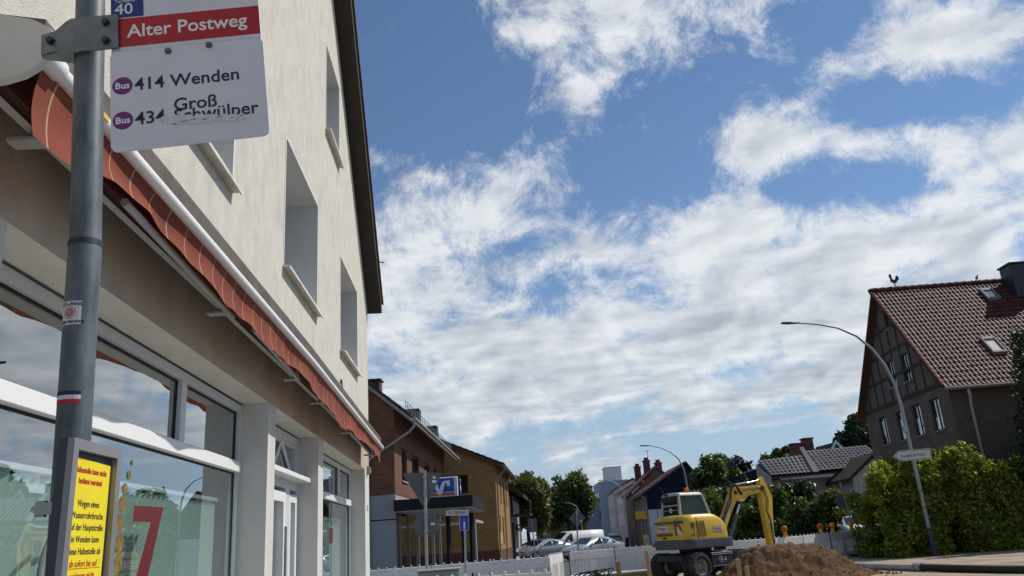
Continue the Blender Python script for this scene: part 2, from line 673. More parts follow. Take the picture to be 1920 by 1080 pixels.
# ------------------------------------------------------------------ the rendered corner building with the shop
FX = -1.87
M_stucco = mat('cream_render', (0.615, 0.58, 0.51), 0.92, var=0.09, scale=5.5, bump=0.9, bscale=85, stain=(0.46, 0.43, 0.375, 0.7), streak=1.5, spec=0.15)
M_base = mat('greyish_shop_render', (0.62, 0.60, 0.55), 0.92, var=0.07, scale=2.5, bump=0.5, bscale=80, stain=(0.50, 0.475, 0.43, 0.45), streak=2, spec=0.15)
M_reveal = mat('pale_grey_reveal', (0.60, 0.605, 0.60), 0.85, var=0.05, scale=3)
M_lintel = mat('taupe_lintel_render', (0.50, 0.405, 0.315), 0.92, var=0.12, scale=2.0, bump=0.5, bscale=80, stain=(0.37, 0.29, 0.22, 0.55), streak=1.6, spec=0.15)
M_soffitw = mat('painted_soffit', (0.74, 0.705, 0.62), 0.85, var=0.08, scale=3)
M_sill = mat('white_sill', (0.70, 0.68, 0.62), 0.6, var=0.12, scale=7, stain=(0.36, 0.30, 0.22, 0.7))
M_fascia = mat('brown_black_verge_board', (0.035, 0.026, 0.021), 0.75, var=0.25, scale=6)
M_tile_dk = mat('dark_red_tile', (0.09, 0.038, 0.03), 0.6, var=0.3, scale=5)
shop = thing('corner_shop_building', 'cream rendered gabled building with glazed shop front behind the bus stop pole', 'building', (FX, 6.5, 0))
UP_W = [(4.40, 6.28, 4.58, 6.10), (8.25, 10.20, 4.58, 6.10), (12.20, 14.16, 4.58, 6.10), (10.80, 12.05, 7.64, 9.08), (0.6, 2.5, 4.58, 6.10), (6.0, 7.4, 7.64, 9.08)]
SHOP_W = [(-1.6, 2.88, 0.4, 3.0), (3.21, 7.775, 0.4, 3.0), (8.075, 10.41, 0.06, 3.0), (10.76, 15.11, 0.4, 3.0)]
Y0, Y1, YR, ZE, SL = -2.7, 15.72, 6.5, 6.22, 0.978


def gz(y):
    return ZE + (Y1 - y) * SL if y >= YR else ZE + (Y1 - YR) * SL - (YR - y) * SL


def facade(openings, z_lo, z_hi, depth, name, material, gable):
    ycut = sorted(set([Y0, Y1, YR] + [o[0] for o in openings] + [o[1] for o in openings]))
    m_ = MB()
    for a, b in zip(ycut[:-1], ycut[1:]):
        mid = (a + b) / 2
        ops = sorted((o[2], o[3]) for o in openings if o[0] < mid < o[1])
        z = z_lo
        for lo, hi in ops:
            if lo > z:
                m_.quad((FX, a, z), (FX, b, z), (FX, b, lo), (FX, a, lo))
            z = hi
        if gable:
            m_.quad((FX, a, z), (FX, b, z), (FX, b, gz(b)), (FX, a, gz(a)))
        elif z < z_hi:
            m_.quad((FX, a, z), (FX, b, z), (FX, b, z_hi), (FX, a, z_hi))
    # end walls
    if gable:
        m_.quad((FX, Y1, z_lo), (FX - 9, Y1, z_lo), (FX - 9, Y1, ZE), (FX, Y1, ZE))
        m_.quad((FX, Y0, z_lo), (FX, Y0, ZE), (FX - 9, Y0, ZE), (FX - 9, Y0, z_lo))
    else:
        m_.quad((FX, Y1, z_lo), (FX - 9, Y1, z_lo), (FX - 9, Y1, z_hi), (FX, Y1, z_hi))
        m_.quad((FX, Y0, z_lo), (FX, Y0, z_hi), (FX - 9, Y0, z_hi), (FX - 9, Y0, z_lo))
    return m_.build(name, material, shop)


wall_up = facade(UP_W, 3.55, 99, 0.22, 'upper_wall', M_stucco, True)
wall_lo = facade(SHOP_W, 0.0, 3.0, 0.25, 'shop_front_wall', M_base, False)
m_ = MB()
m_.quad((FX, Y0, 3.0), (FX, Y1, 3.0), (FX, Y1, 3.55), (FX, Y0, 3.55))
m_.quad((FX, Y1, 3.0), (FX - 9, Y1, 3.0), (FX - 9, Y1, 3.55), (FX, Y1, 3.55))
m_.build('lintel', M_lintel, shop)


def reveal(o, depth, material, parent, name='reveal', soffit=None):
    a, b, lo, hi = o
    x1 = FX - depth
    r_ = MB()
    r_.quad((FX, a, lo), (x1, a, lo), (x1, a, hi), (FX, a, hi))
    r_.quad((FX, b, lo), (FX, b, hi), (x1, b, hi), (x1, b, lo))
    r_.quad((FX, a, lo), (FX, b, lo), (x1, b, lo), (x1, a, lo))
    if soffit is None:
        r_.quad((FX, a, hi), (x1, a, hi), (x1, b, hi), (FX, b, hi))
    r_.build(name, material, parent)
    if soffit is not None:
        MB().quad((FX, a, hi), (x1, a, hi), (x1, b, hi), (FX, b, hi)).build('soffit', soffit, parent)


for (a, b, lo, hi) in UP_W:
    w_ = MB()
    x0, x1 = FX - 0.52, FX - 0.58
    w_.box(x1, x0, a, a + 0.07, lo, hi).box(x1, x0, b - 0.07, b, lo, hi).box(x1, x0, a + 0.07, b - 0.07, lo, lo + 0.07).box(x1, x0, a + 0.07, b - 0.07, hi - 0.07, hi)
    w_.box(x1, x0, (a + b) / 2 - 0.05, (a + b) / 2 + 0.05, lo + 0.07, hi - 0.07)
    wf = w_.build('window', M_white, shop)
    p_ = MB().quad((x0 - 0.03, a + 0.07, lo + 0.07), (x0 - 0.03, b - 0.07, lo + 0.07), (x0 - 0.03, b - 0.07, hi - 0.07), (x0 - 0.03, a + 0.07, hi - 0.07))
    p_.build('pane', M_darkpane, wf)
    reveal((a, b, lo, hi), 0.52, M_reveal, wf)
    # raised pale surround edge and projecting sill
    e_ = MB()
    e_.box(FX + 0.001, FX + 0.006, a - 0.03, a, lo, hi + 0.03).box(FX + 0.001, FX + 0.006, b, b + 0.03, lo, hi + 0.03).box(FX + 0.001, FX + 0.006, a, b, hi, hi + 0.03)
    e_.build('surround', M_white, wf)
    s_ = MB().prism([(FX - 0.2, a - 0.04, lo + 0.004), (FX + 0.085, a - 0.04, lo - 0.03), (FX + 0.085, a - 0.04, lo - 0.06), (FX + 0.07, a - 0.04, lo - 0.06), (FX + 0.07, a - 0.04, lo - 0.042), (FX - 0.2, a - 0.04, lo - 0.03)], (0, b - a + 0.08, 0))
    s_.build('window_sill', M_sill, wf)

# roof: verge boards towards the street, tile edge, eave
rf = MB()
OV = 0.28
for (ya, yb) in ((YR, Y1 + 0.12),):
    za, zb = gz(YR), ZE - 0.12 * SL
    rf.prism([(FX + OV, ya, za + 0.06), (FX + OV, yb, zb + 0.06), (FX + OV, yb, zb + 0.30), (FX + OV, ya, za + 0.30)], (-10, 0, 0))
za, zb = gz(YR), ZE - 0.5 * SL
rf.prism([(FX + OV, Y0 - 0.5, zb + 0.06), (FX + OV, YR, za + 0.06), (FX + OV, YR, za + 0.30), (FX + OV, Y0 - 0.5, zb + 0.30)], (-10, 0, 0))
roof = rf.build('roof', M_fascia, shop)
v_ = MB()
n_t = 42
L_ = (Y1 + 0.16 - YR)
for k in range(n_t):
    ya, yb = YR + L_ * k / n_t, YR + L_ * (k + 1) / n_t + 0.03
    z0_, z1_ = gz(YR) - (ya - YR) * SL + 0.30, gz(YR) - (yb - YR) * SL + 0.33
    v_.prism([(FX + OV - 0.12, ya, z0_), (FX + OV - 0.12, yb, z1_), (FX + OV - 0.12, yb, z1_ + 0.04), (FX + OV - 0.12, ya, z0_ + 0.04)], (0.155, 0, 0))
stuff(v_.build('verge_tiles', M_tile_dk, roof))
MB().tube([(FX + OV - 0.02, Y1 + 0.17, ZE + 0.06), (FX - 9, Y1 + 0.17, ZE + 0.06)], 0.06, 10).build('gutter', M_zinc, roof)
MB().tube([(FX + OV + 0.01, 15.2, 7.05), (FX + OV + 0.12, 15.25, 7.05)], 0.012, 6).build('roof_hook', M_dark, roof)

# shop glazing
M_shopglass = glass_mat('shop_window_glass', (0.86, 0.94, 0.92), 2.0, 0.0, 0.95, wav=0.03)
M_frame = mat('grey_white_window_frame', (0.60, 0.61, 0.61), 0.4, var=0.04, scale=3)
XF0, XF1, XG = FX - 0.33, FX - 0.25, FX - 0.295


def frame_rect(m_, a, b, lo, hi, w, x0=XF0, x1=XF1):
    m_.box(x0, x1, a, a + w, lo, hi).box(x0, x1, b - w, b, lo, hi).box(x0, x1, a + w, b - w, lo, lo + w).box(x0, x1, a + w, b - w, hi - w, hi)


def pane(a, b, lo, hi, parent, x=XG, material=None):
    return MB().quad((x, a, lo), (x, b, lo), (x, b, hi), (x, a, hi)).build('pane', material or M_shopglass, parent)


def shop_window(o, mull):
    a, b, lo, hi = o
    m_ = MB()
    frame_rect(m_, a, b, lo, hi - 0.02, 0.07)
    m_.box(XF0, XF1, mull - 0.055, mull + 0.055, 2.445, hi - 0.09)
    wf = m_.build('shop_window', M_frame, shop)
    MB().bev(XF0 + 0.01, XF1 + 0.012, a + 0.01, b - 0.01, 2.352, 2.452, 0.006).build('transom', M_white, wf)
    pane(a + 0.07, b - 0.07, lo + 0.07, 2.352, wf)
    pane(a + 0.07, mull - 0.055, 2.445, hi - 0.09, wf)
    pane(mull + 0.055, b - 0.07, 2.445, hi - 0.09, wf)
    # black gaskets along the glass
    gk = MB()
    frame_rect(gk, a + 0.07, b - 0.07, lo + 0.07, 2.352, 0.012, XG + 0.002, XG + 0.012)
    frame_rect(gk, a + 0.07, mull - 0.055, 2.445, hi - 0.09, 0.012, XG + 0.002, XG + 0.012)
    frame_rect(gk, mull + 0.055, b - 0.07, 2.445, hi - 0.09, 0.012, XG + 0.002, XG + 0.012)
    gk.build('gasket', M_black, wf)
    reveal(o, 0.25, M_base, wf, 'reveal', M_soffitw)
    return wf


shop_window(SHOP_W[0], 1.6)
win_a = shop_window(SHOP_W[1], 6.17)
win_b = shop_window(SHOP_W[3], 13.74)
# red figure seven and gilt bubbles stuck to the pane
M_decal = flat('dark_red_film', (0.13, 0.012, 0.013), 0.35)
M_gold = mat('gilt_film', (0.26, 0.17, 0.05), 0.4, 0.3, var=0.35, scale=20)
xd = XG + 0.002
MB().prism([(xd, 5.49, 1.965), (xd, 6.0, 1.975), (xd, 5.80, 1.52), (xd, 5.71, 1.20), (xd, 5.52, 1.20), (xd, 5.60, 1.52), (xd, 5.79, 1.868), (xd, 5.49, 1.865)], (0.002, 0, 0)).build('window_lettering', M_decal, win_a)
for (y, z, r) in ((5.407, 2.229, 0.018), (5.371, 2.149, 0.028), (5.325, 2.06, 0.036), (5.30, 1.965, 0.05), (5.275, 1.855, 0.055), (5.30, 1.734, 0.062), (5.305, 1.614, 0.058), (5.29, 1.50, 0.055)):
    MB().disc((xd, y, z), (1, 0, 0), r, 0.002, 18).build('bubble_sticker', M_gold, win_a)
ring = [(xd + 0.002, 4.62 + 0.26 * math.cos(t_), 1.55 + 0.30 * math.sin(t_)) for t_ in [R(a_) for a_ in range(70, 200, 10)]]
MB().tube(ring, 0.012, 6).build('ring_sticker', flat('grey_film', (0.12, 0.13, 0.13)), win_a)
MB().box(xd, xd + 0.002, 13.0, 13.35, 1.72, 1.95).build('window_poster', M_decal, win_b)

# entrance door
a, b, lo, hi = SHOP_W[2]
m_ = MB()
frame_rect(m_, a, b, lo, hi - 0.02, 0.09)
m_.box(XF0, XF1 + 0.01, a + 0.09, b - 0.09, 2.33, 2.43)
m_.box(XF0, XF1 + 0.02, 9.62, 9.86, 0.0, 2.33)
dr = m_.build('shop_door', M_frame, shop)
reveal(SHOP_W[2], 0.25, M_base, dr, 'reveal', M_soffitw)
MB().bev(XF0, XF1 + 0.16, a + 0.02, b - 0.004, 2.43, 2.49, 0.008).build('ledge', M_white, dr)
l_ = MB()
frame_rect(l_, a + 0.1, 9.61, 0.03, 2.28, 0.11, XF0 + 0.01, XF1 + 0.03)
dl = l_.build('door_leaf', M_white, dr)
pane(a + 0.21, 9.50, 0.14, 2.17, dl)
MB().tube([(XF1 + 0.06, 9.5, 0.9), (XF1 + 0.06, 9.5, 1.9)], 0.016, 8).build('handle', M_galv, dl)
l_ = MB()
frame_rect(l_, 9.87, b - 0.1, 0.03, 2.28, 0.09, XF0 + 0.012, XF1 + 0.012)
l2 = l_.build('side_light', M_white, dr)
pane(9.96, b - 0.19, 0.12, 2.19, l2)
# fanlight, its inner sash tilted
fl = MB()
frame_rect(fl, a + 0.09, b - 0.09, 2.49, hi - 0.11, 0.05, XF0 + 0.01, XF1 - 0.01)
fan = fl.build('fanlight', M_frame, dr)
pane(a + 0.14, b - 0.14, 2.54, hi - 0.16, fan)
MB().tube([(XG + 0.02, 9.2, 2.56), (XG + 0.02, 9.55, 2.86)], 0.022, 4, True, False).tube([(XG + 0.02, 9.2, 2.56), (XG + 0.02, 9.98, 2.56)], 0.02, 4, True, False).tube([(XG + 0.02, 9.55, 2.86), (XG + 0.02, 10.02, 2.57)], 0.022, 4, True, False).build('tilted_sash', M_white, fan)

# the room behind the glass
M_room = mat('dim_room_paint', (0.34, 0.37, 0.35), 0.9, var=0.1)
rm = MB()
rm.quad((FX - 5.5, Y0 + .3, 0.02), (FX - 0.4, Y0 + .3, 0.02), (FX - 0.4, Y1 - .3, 0.02), (FX - 5.5, Y1 - .3, 0.02))
rm.quad((FX - 5.5, Y0 + .3, 0.02), (FX - 5.5, Y1 - .3, 0.02), (FX - 5.5, Y1 - .3, 3.2), (FX - 5.5, Y0 + .3, 3.2))
rm.quad((FX - 5.5, Y0 + .3, 3.2), (FX - 5.5, Y1 - .3, 3.2), (FX - 0.4, Y1 - .3, 3.2), (FX - 0.4, Y0 + .3, 3.2))
rm.quad((FX - 5.5, Y1 - .3, 0.02), (FX - 0.4, Y1 - .3, 0.02), (FX - 0.4, Y1 - .3, 3.2), (FX - 5.5, Y1 - .3, 3.2))
rm.quad((FX - 5.5, 8.0, 0.02), (FX - 0.4, 8.0, 0.02), (FX - 0.4, 8.0, 3.2), (FX - 5.5, 8.0, 3.2))
rm.build('room_interior', M_room, shop)
M_blind = mat('pale_green_blind', (0.62, 0.76, 0.70), 0.85, var=0.10, scale=5, streak=5)
for nm, (ya, yb) in (('first', (3.3, 7.7)), ('second', (10.85, 15.0))):
    t_ = thing('vertical_blind', 'pale green vertical slat blind behind the large pane with the red seven' if nm == 'first' else 'pale green vertical slat blind behind the far shop window', 'blind', (FX - 0.46, ya, 0.4))
    proto = None
    k = 0
    while ya + 0.1 * k < yb:
        if proto is None:
            proto = MB().add([(0.0, 0.0, 0), (0.030, 0.05, 0), (0.0, 0.105, 0), (0.0, 0.0, 1.69), (0.030, 0.05, 1.69), (0.0, 0.105, 1.69)], [(0, 1, 4, 3), (1, 2, 5, 4)]).mesh('slat', M_blind)
        link('slat', proto, t_, (0, 0.1 * k, 0.01 * math.sin(k * 2.3)))
        k += 1
    MB().box(FX - 0.46, FX - 0.41, ya, yb, 2.10, 2.13).build('head_rail', M_white, t_)

# small fittings by the corner
MB().box(FX, FX + 0.05, 15.40, 15.46, 2.92, 3.08).box(FX + 0.05, FX + 0.07, 15.36, 15.50, 2.95, 3.05).build('wall_bracket', M_galv, shop)
Mn = frame((FX + 0.003, 15.33, 2.27), (0, 1, 0), (0, 0, 1))
lettering('house_number', '30a', 0.15, Mn, flat('number_grey', (0.28, 0.27, 0.25)), shop)
cab = [(FX + 0.015, 12.15 + 0.5 * t_, 4.02 + 0.13 * math.sin(t_ * 9) * (1 - t_) - 0.18 * t_) for t_ in [k / 14 for k in range(15)]]
MB().tube(cab, 0.009, 6).build('loose_cable', M_black, shop)

# ------------------------------------------------------------------ awning
AX = -1.50
M_cloth = bpy.data.materials.new('rust_red_awning_cloth')
M_cloth.use_nodes = True
N, L = M_cloth.node_tree.nodes, M_cloth.node_tree.links
b_ = N['Principled BSDF']
b_.inputs['Roughness'].default_value = 0.85
t_ = N.new('ShaderNodeTexCoord')
sp = N.new('ShaderNodeSeparateXYZ')
L.new(t_.outputs['Object'], sp.inputs[0])
wn1 = N.new('ShaderNodeTexNoise')
wn1.inputs['Scale'].default_value = 2.2
L.new(t_.outputs['Object'], wn1.inputs['Vector'])
pp = N.new('ShaderNodeMath')
pp.operation = 'MULTIPLY_ADD'
L.new(wn1.outputs['Fac'], pp.inputs[0])
pp.inputs[1].default_value = 0.10
L.new(sp.outputs[1], pp.inputs[2])
md = N.new('ShaderNodeMath')
md.operation = 'PINGPONG'
md.inputs[1].default_value = 0.125
L.new(pp.outputs[0], md.inputs[0])
st = N.new('ShaderNodeMath')
st.operation = 'LESS_THAN'
st.inputs[1].default_value = 0.0055
L.new(md.outputs[0], st.inputs[0])
nz = N.new('ShaderNodeTexNoise')
nz.inputs['Scale'].default_value = 2.6
nz.inputs['Detail'].default_value = 5
L.new(t_.outputs['Object'], nz.inputs['Vector'])
rp = N.new('ShaderNodeValToRGB')
rp.color_ramp.elements[0].color = (0.155, 0.032, 0.017, 1)
rp.color_ramp.elements[1].color = (0.36, 0.082, 0.040, 1)
L.new(nz.outputs['Fac'], rp.inputs[0])
mx = N.new('ShaderNodeMix')
mx.data_type = 'RGBA'
L.new(st.outputs[0], mx.inputs[0])
L.new(rp.outputs[0], mx.inputs[6])
mx.inputs[7].default_value = (0.52, 0.32, 0.22, 1)
L.new(mx.outputs[2], b_.inputs['Base Color'])
tl = N.new('ShaderNodeBsdfTranslucent')
L.new(mx.outputs[2], tl.inputs[0])
ms = N.new('ShaderNodeMixShader')
ms.inputs[0].default_value = 0.25
L.new(b_.outputs[0], ms.inputs[1])
L.new(tl.outputs[0], ms.inputs[2])
L.new(ms.outputs[0], N['Material Output'].inputs[0])

aw = thing('awning', 'rust red striped awning with white front tube, rolled in above the shop front', 'awning', (FX, 8.6, 3.2))
AY0, AY1 = 2.70, 14.62


def az(y):
    return 3.425 - max(0, y - 8) * 0.017


M_case = mat('taupe_awning_casing', (0.115, 0.092, 0.078), 0.7, var=0.2, scale=5, stain=(0.05, 0.04, 0.03, 0.8))
c_ = MB()
for (ya, yb) in ((AY0 - 0.02, 8.0), (8.0, AY1 + 0.04)):
    c_.prism([(AX - 0.02, ya, az(ya) + 0.0), (AX - 0.02, ya, az(ya) + 0.175), (FX + 0.01, ya, az(ya) + 0.23), (FX + 0.01, ya, az(ya) + 0.20), (AX - 0.04, ya, az(ya) + 0.15), (AX - 0.04, ya, az(ya) + 0.0)], (0, yb - ya, az(yb) - az(ya)))
c_.build('casing', M_case, aw)
m_ = MB()
m_.tube([(AX, AY0, az(AY0)), (AX, 8, az(8)), (AX, AY1, az(AY1))], 0.034, 16)
tube_o = m_.build('front_tube', M_white, aw)
MB().tube([(AX, 2.60, az(2.7)), (AX, 2.60 + 0.16, az(2.7))], 0.046, 16).build('tube_collar', M_white, tube_o)
MB().box(AX + 0.024, AX + 0.036, 2.86, 2.98, az(2.8) - 0.012, az(2.8) + 0.012).build('grey_sticker', flat('grey_sticker', (0.4, 0.42, 0.45)), tube_o)
MB().box(AX + 0.024, AX + 0.0365, 2.99, 3.14, az(2.8) - 0.012, az(2.8) + 0.012).build('yellow_sticker', flat('yellow_sticker', (0.65, 0.45, 0.05)), tube_o)
VB = [(2.61, 3.10), (2.95, 3.125), (3.3, 3.215), (3.79, 3.27), (4.36, 3.205), (5.1, 3.175), (5.7, 3.20), (6.25, 3.15), (7.3, 3.215), (8.2, 3.15), (9.0, 3.13), (9.9, 3.04), (10.6, 3.10), (11.4, 3.09), (12.2, 3.12), (13.26, 3.17), (13.8, 3.08), (14.3, 3.03), (14.62, 2.98)]
vy, vz = [p[0] for p in VB], [p[1] for p in VB]
n_y, n_z = 240, 8
vv, ff = [], []
for i in range(n_y + 1):
    y = AY0 - 0.02 + (AY1 - AY0 + 0.02) * i / n_y
    zb = float(np.interp(y, vy, vz)) + 0.006 * math.sin(y * 6.0) + 0.003 * math.sin(y * 17)
    zt = az(y) - 0.03
    for j in range(n_z + 1):
        s_ = j / n_z
        x = AX - 0.01 + 0.014 * s_ * math.sin(y * 4.1 + 1) + 0.005 * s_ * math.sin(y * 12.3) - 0.02 * math.sin(s_ * 3.1)
        vv.append((x, y, zt + (zb - zt) * s_))
for i in range(n_y):
    for j in range(n_z):
        k = i * (n_z + 1) + j
        ff.append((k, k + n_z + 1, k + n_z + 2, k + 1))
v_ = MB().add(vv, ff, True)
v_.build('valance', M_cloth, aw)
# rolled cloth behind
MB().tube([(AX - 0.22, AY0, 3.46), (AX - 0.22, 8, 3.46), (AX - 0.22, AY1, az(AY1) + 0.035)], 0.06, 12).build('cloth_roll', mat('dark_red_cloth', (0.10, 0.02, 0.014), 0.9), aw)
MB().tube([(FX + 0.19, AY0 - 0.3, 3.285), (FX + 0.19, 9.4, 3.27), (FX + 0.19, AY1, 3.17)], 0.02, 4, True, False).build('square_rail', mat('pale_grey_rail', (0.46, 0.45, 0.42), 0.5, var=0.08), aw)
MB().tube([(FX + 0.19, AY0 - 0.3, 3.335), (FX + 0.19, 9.4, 3.32), (FX + 0.19, AY1, 3.22)], 0.03, 4, True, False).build('brown_gap_strip', mat('brown_gap_strip', (0.07, 0.045, 0.038), 0.6), aw)  # dark brown strip standing in for the dark gap above the square rail
br_me = None
for y in (2.98, 5.5, 7.9, 9.3, 11.6, 14.2):
    z = 3.27 if y < 9.4 else 3.27 - (y - 9.4) * 0.019
    if br_me is None:
        br_me = MB().bev(0.10, 0.26, -0.04, 0.04, -0.040, -0.018, 0.005).box(0.21, 0.25, -0.03, 0.03, -0.017, 0.05).mesh('bracket', mat('grey_bracket', (0.36, 0.34, 0.31), 0.6, var=0.12))
    link('bracket', br_me, aw, (0.003, y - 8.6, z - 3.2))
arm = MB()
for (ya, yb) in ((5.6, 3.6), (7.9, 6.0), (11.6, 9.5), (14.2, 12.3)):
    arm = MB().tube([(FX + 0.25, ya, 3.24), (FX + 0.30, yb, 3.25)], 0.022, 6)
    arm.build('folding_arm', mat('grey_arm', (0.36, 0.36, 0.35), 0.45, 0.2), aw)
ec = MB()
poly = [(-1.86, 2.56, 3.535), (-1.70, 2.56, 3.54), (-1.60, 2.56, 3.533), (-1.50, 2.56, 3.512), (-1.435, 2.56, 3.475), (-1.413, 2.56, 3.44), (-1.413, 2.56, 3.405), (-1.432, 2.56, 3.36), (-1.468, 2.56, 3.315), (-1.51, 2.56, 3.285), (-1.58, 2.56, 3.262), (-1.70, 2.56, 3.25), (-1.86, 2.56, 3.25)]
ec.prism(poly, (0, 0.035, 0))
ec.build('end_cap', mat('ivory_end_cap', (0.58, 0.56, 0.52), 0.5, var=0.05, scale=6), aw)


# ------------------------------------------------------------------ bus stop pole with its boards
stop = thing('bus_stop_sign', 'bus stop pole with white destination board and yellow notice, standing before the shop', 'bus stop', (-0.865, 1.90, 0.1))


def pole_at(z):
    if z < 2.36:
        return Vector((-0.888 - (z - 1.62) * 0.0344, 1.90, z))
    return Vector((-0.9136 - (z - 2.36) * 0.073, 1.90, z))


MB().tube([pole_at(0.1), pole_at(1.2), pole_at(2.36)], 0.0375, 24).build('lower_pole', M_pole, stop)
MB().tube([pole_at(2.362), pole_at(3.45)], 0.0362, 24).build('upper_pole', M_pole, stop)
MB().tube([pole_at(2.352), pole_at(2.366)], 0.0385, 24).build('joint_ring', M_dark, stop)
# board frame: x to the right along the board, y up
TL = R(5.2)
bx = Vector((math.cos(TL), 0, math.sin(TL)))
by = Vector((-math.sin(TL), 0, math.cos(TL)))
BO = Vector((-0.853, 1.858, 2.587))
BM = frame(BO, bx, by)


def rounded(w, h, r, x0=0.0, y0=0.0, corners=(1, 1, 1, 1), n=5):
    pts = []
    for (cx, cy, a0, on) in ((x0 + w - r, y0 + r, -90, corners[1]), (x0 + w - r, y0 + h - r, 0, corners[2]), (x0 + r, y0 + h - r, 90, corners[3]), (x0 + r, y0 + r, 180, corners[0])):
        if not on:
            sx = x0 + w if a0 in (-90, 0) else x0
            sy = y0 if a0 in (-90, 180) else y0 + h
            pts.append((sx, sy))
            continue
        for k in range(n + 1):
            an = R(a0 + 90 * k / n)
            pts.append((cx + r * math.cos(an), cy + r * math.sin(an)))
    return pts


def plate(name, pts, z0, z1, material, parent, M=BM):
    m_ = MB().prism([M @ Vector((x, y, z0)) for x, y in pts], M.to_3x3() @ Vector((0, 0, z1 - z0)))
    return m_.build(name, material, parent)


M_board = mat('white_sign_sheet', (0.70, 0.69, 0.72), 0.45, var=0.05, scale=5, stain=(0.60, 0.59, 0.61, 0.5))
M_board2 = mat('white_lower_sheet', (0.68, 0.67, 0.71), 0.45, var=0.05, scale=6, stain=(0.58, 0.57, 0.60, 0.5))
M_purple = flat('bus_purple', (0.17, 0.018, 0.17), 0.45)
M_blue = flat('tariff_blue', (0.008, 0.03, 0.19), 0.45)
M_redband = flat('stop_name_red', (0.42, 0.010, 0.022), 0.4)
M_edge = mat('aluminium_sheet', (0.45, 0.46, 0.48), 0.4, 0.6, var=0.1)
upper = plate('name_board', rounded(0.386, 0.36, 0.02, 0.0, 0.245), -0.012, -0.006, M_board, stop)
lower = plate('destination_board', rounded(0.392, 0.291, 0.018), -0.003, 0.003, M_board2, stop)
plate('white_strip', [(0.001, 0.291), (0.386, 0.291), (0.386, 0.297), (0.001, 0.297)], -0.006, -0.003, M_edge, upper)
plate('red_band', [(0.002, 0.311), (0.386, 0.311), (0.386, 0.398), (0.002, 0.398)], -0.006, -0.0045, M_redband, upper)
plate('tariff_field', [(0.0, 0.403), (0.084, 0.403), (0.084, 0.50), (0.0, 0.50)], -0.006, -0.0045, M_blue, upper)


def sign_text(body, x, y, size, material, parent, z=0.0036, **k):
    return lettering('lettering', body, size, BM @ Matrix.Translation((x, y, z)), material, parent, **k)


M_lw = flat('letter_white', (0.78, 0.78, 0.78), 0.5)
sign_text('Alter Postweg', 0.042, 0.338, 0.0555, M_lw, upper, z=-0.0042, bold=0.0007, squeeze=0.97)
sign_text('40', 0.010, 0.412, 0.048, M_lw, upper, z=-0.0042, bold=0.0003)
sign_text('Tarifzone', 0.011, 0.449, 0.0135, M_lw, upper, z=-0.0042)
for yy in (0.1875, 0.0865):
    MB().disc(BM @ Vector((0.0305, yy, 0.003)), BM.to_3x3() @ Vector((0, 0, 1)), 0.0255, 0.0006, 32).build('bus_roundel', M_purple, lower)
    sign_text('Bus', 0.0305, yy - 0.0085, 0.0255, M_lw, lower, z=0.0042, bold=0.0006, align='CENTER')
sign_text('414 Wenden', 0.0605, 0.171, 0.0505, M_navy, lower, bold=0.0005, squeeze=1.0)
sign_text('434', 0.0605, 0.0705, 0.0505, M_navy, lower, bold=0.0005)
sign_text('Gro\u00df', 0.156, 0.099, 0.0505, M_navy, lower, bold=0.0005)
sign_text('Schw\u00fclper', 0.156, 0.0665, 0.0505, M_navy, lower, bold=0.0004, squeeze=1.0)
# where the film has been peeled: a ragged patch of paler film over the lower half of the last word
rag = [(0.122, 0.079)]
for k in range(22):
    x = 0.126 + k * 0.0098
    rag.append((x, 0.0845 - 0.020 * (k / 21.0) ** 1.6 + 0.0028 * math.sin(k * 2.1) + 0.0016 * math.sin(k * 5.3)))
rag += [(0.335, 0.052), (0.30, 0.049), (0.26, 0.056), (0.22, 0.052), (0.18, 0.056), (0.15, 0.062), (0.13, 0.068)]
plate('peeled_patch', rag, 0.0030, 0.0045, mat('bare_scratched_sheet', (0.63, 0.62, 0.65), 0.6, var=0.12, scale=26), lower)
for k, (x, y, w_) in enumerate(((0.152, 0.058, 0.012), (0.172, 0.0625, 0.02), (0.197, 0.0645, 0.016), (0.226, 0.0615, 0.014), (0.262, 0.0645, 0.018), (0.298, 0.057, 0.008), (0.312, 0.0535, 0.006), (0.322, 0.061, 0.007))):
    plate('scratch', [(x, y), (x + w_, y + 0.002), (x + w_ * 0.8, y + 0.0045), (x + w_ * 0.1, y + 0.003)], 0.0045, 0.0049, flat('scratch_grey', (0.22, 0.22, 0.25)), lower)
for (x, y) in ((0.148, 0.277), (0.253, 0.283)):
    b_ = MB().lathe([(0.0, 0.010), (0.004, 0.0098), (0.0075, 0.007), (0.009, 0.0)], 12, BM @ Matrix.Translation((x, y, 0.003)))
    b_.build('bolt', mat('dull_bolt', (0.16, 0.15, 0.14), 0.5, 0.6), lower)
# clamp that holds the boards
pc = pole_at(2.94)
cl = MB()
CM = frame(Vector((pc.x, 1.90, 2.935)), bx, by)
arc = [(-0.115, -0.02), (-0.075, -0.030), (-0.045, -0.036), (-0.03, -0.044), (0.0, -0.048), (0.03, -0.046), (0.092, -0.046)]
for (a0, b0), (a1, b1) in zip(arc[:-1], arc[1:]):
    h0 = 0.030 if a0 < -0.05 else 0.052
    h1 = 0.030 if a1 < -0.05 else 0.052
    P = lambda u, v, w: CM @ Vector((u, v, -w))
    cl.add([P(a0, -h0, b0), P(a1, -h1, b1), P(a1, h1, b1), P(a0, h0, b0), P(a0, -h0, b0 + 0.005), P(a1, -h1, b1 + 0.005), P(a1, h1, b1 + 0.005), P(a0, h0, b0 + 0.005)],
           [(0, 1, 2, 3), (4, 7, 6, 5), (0, 4, 5, 1), (3, 2, 6, 7), (0, 3, 7, 4), (1, 5, 6, 2)])
M_clamp = mat('dull_clamp_steel', (0.17, 0.19, 0.205), 0.5, 0.4, var=0.25, scale=16)
clamp = cl.build('clamp', M_clamp, stop)
cb = MB()
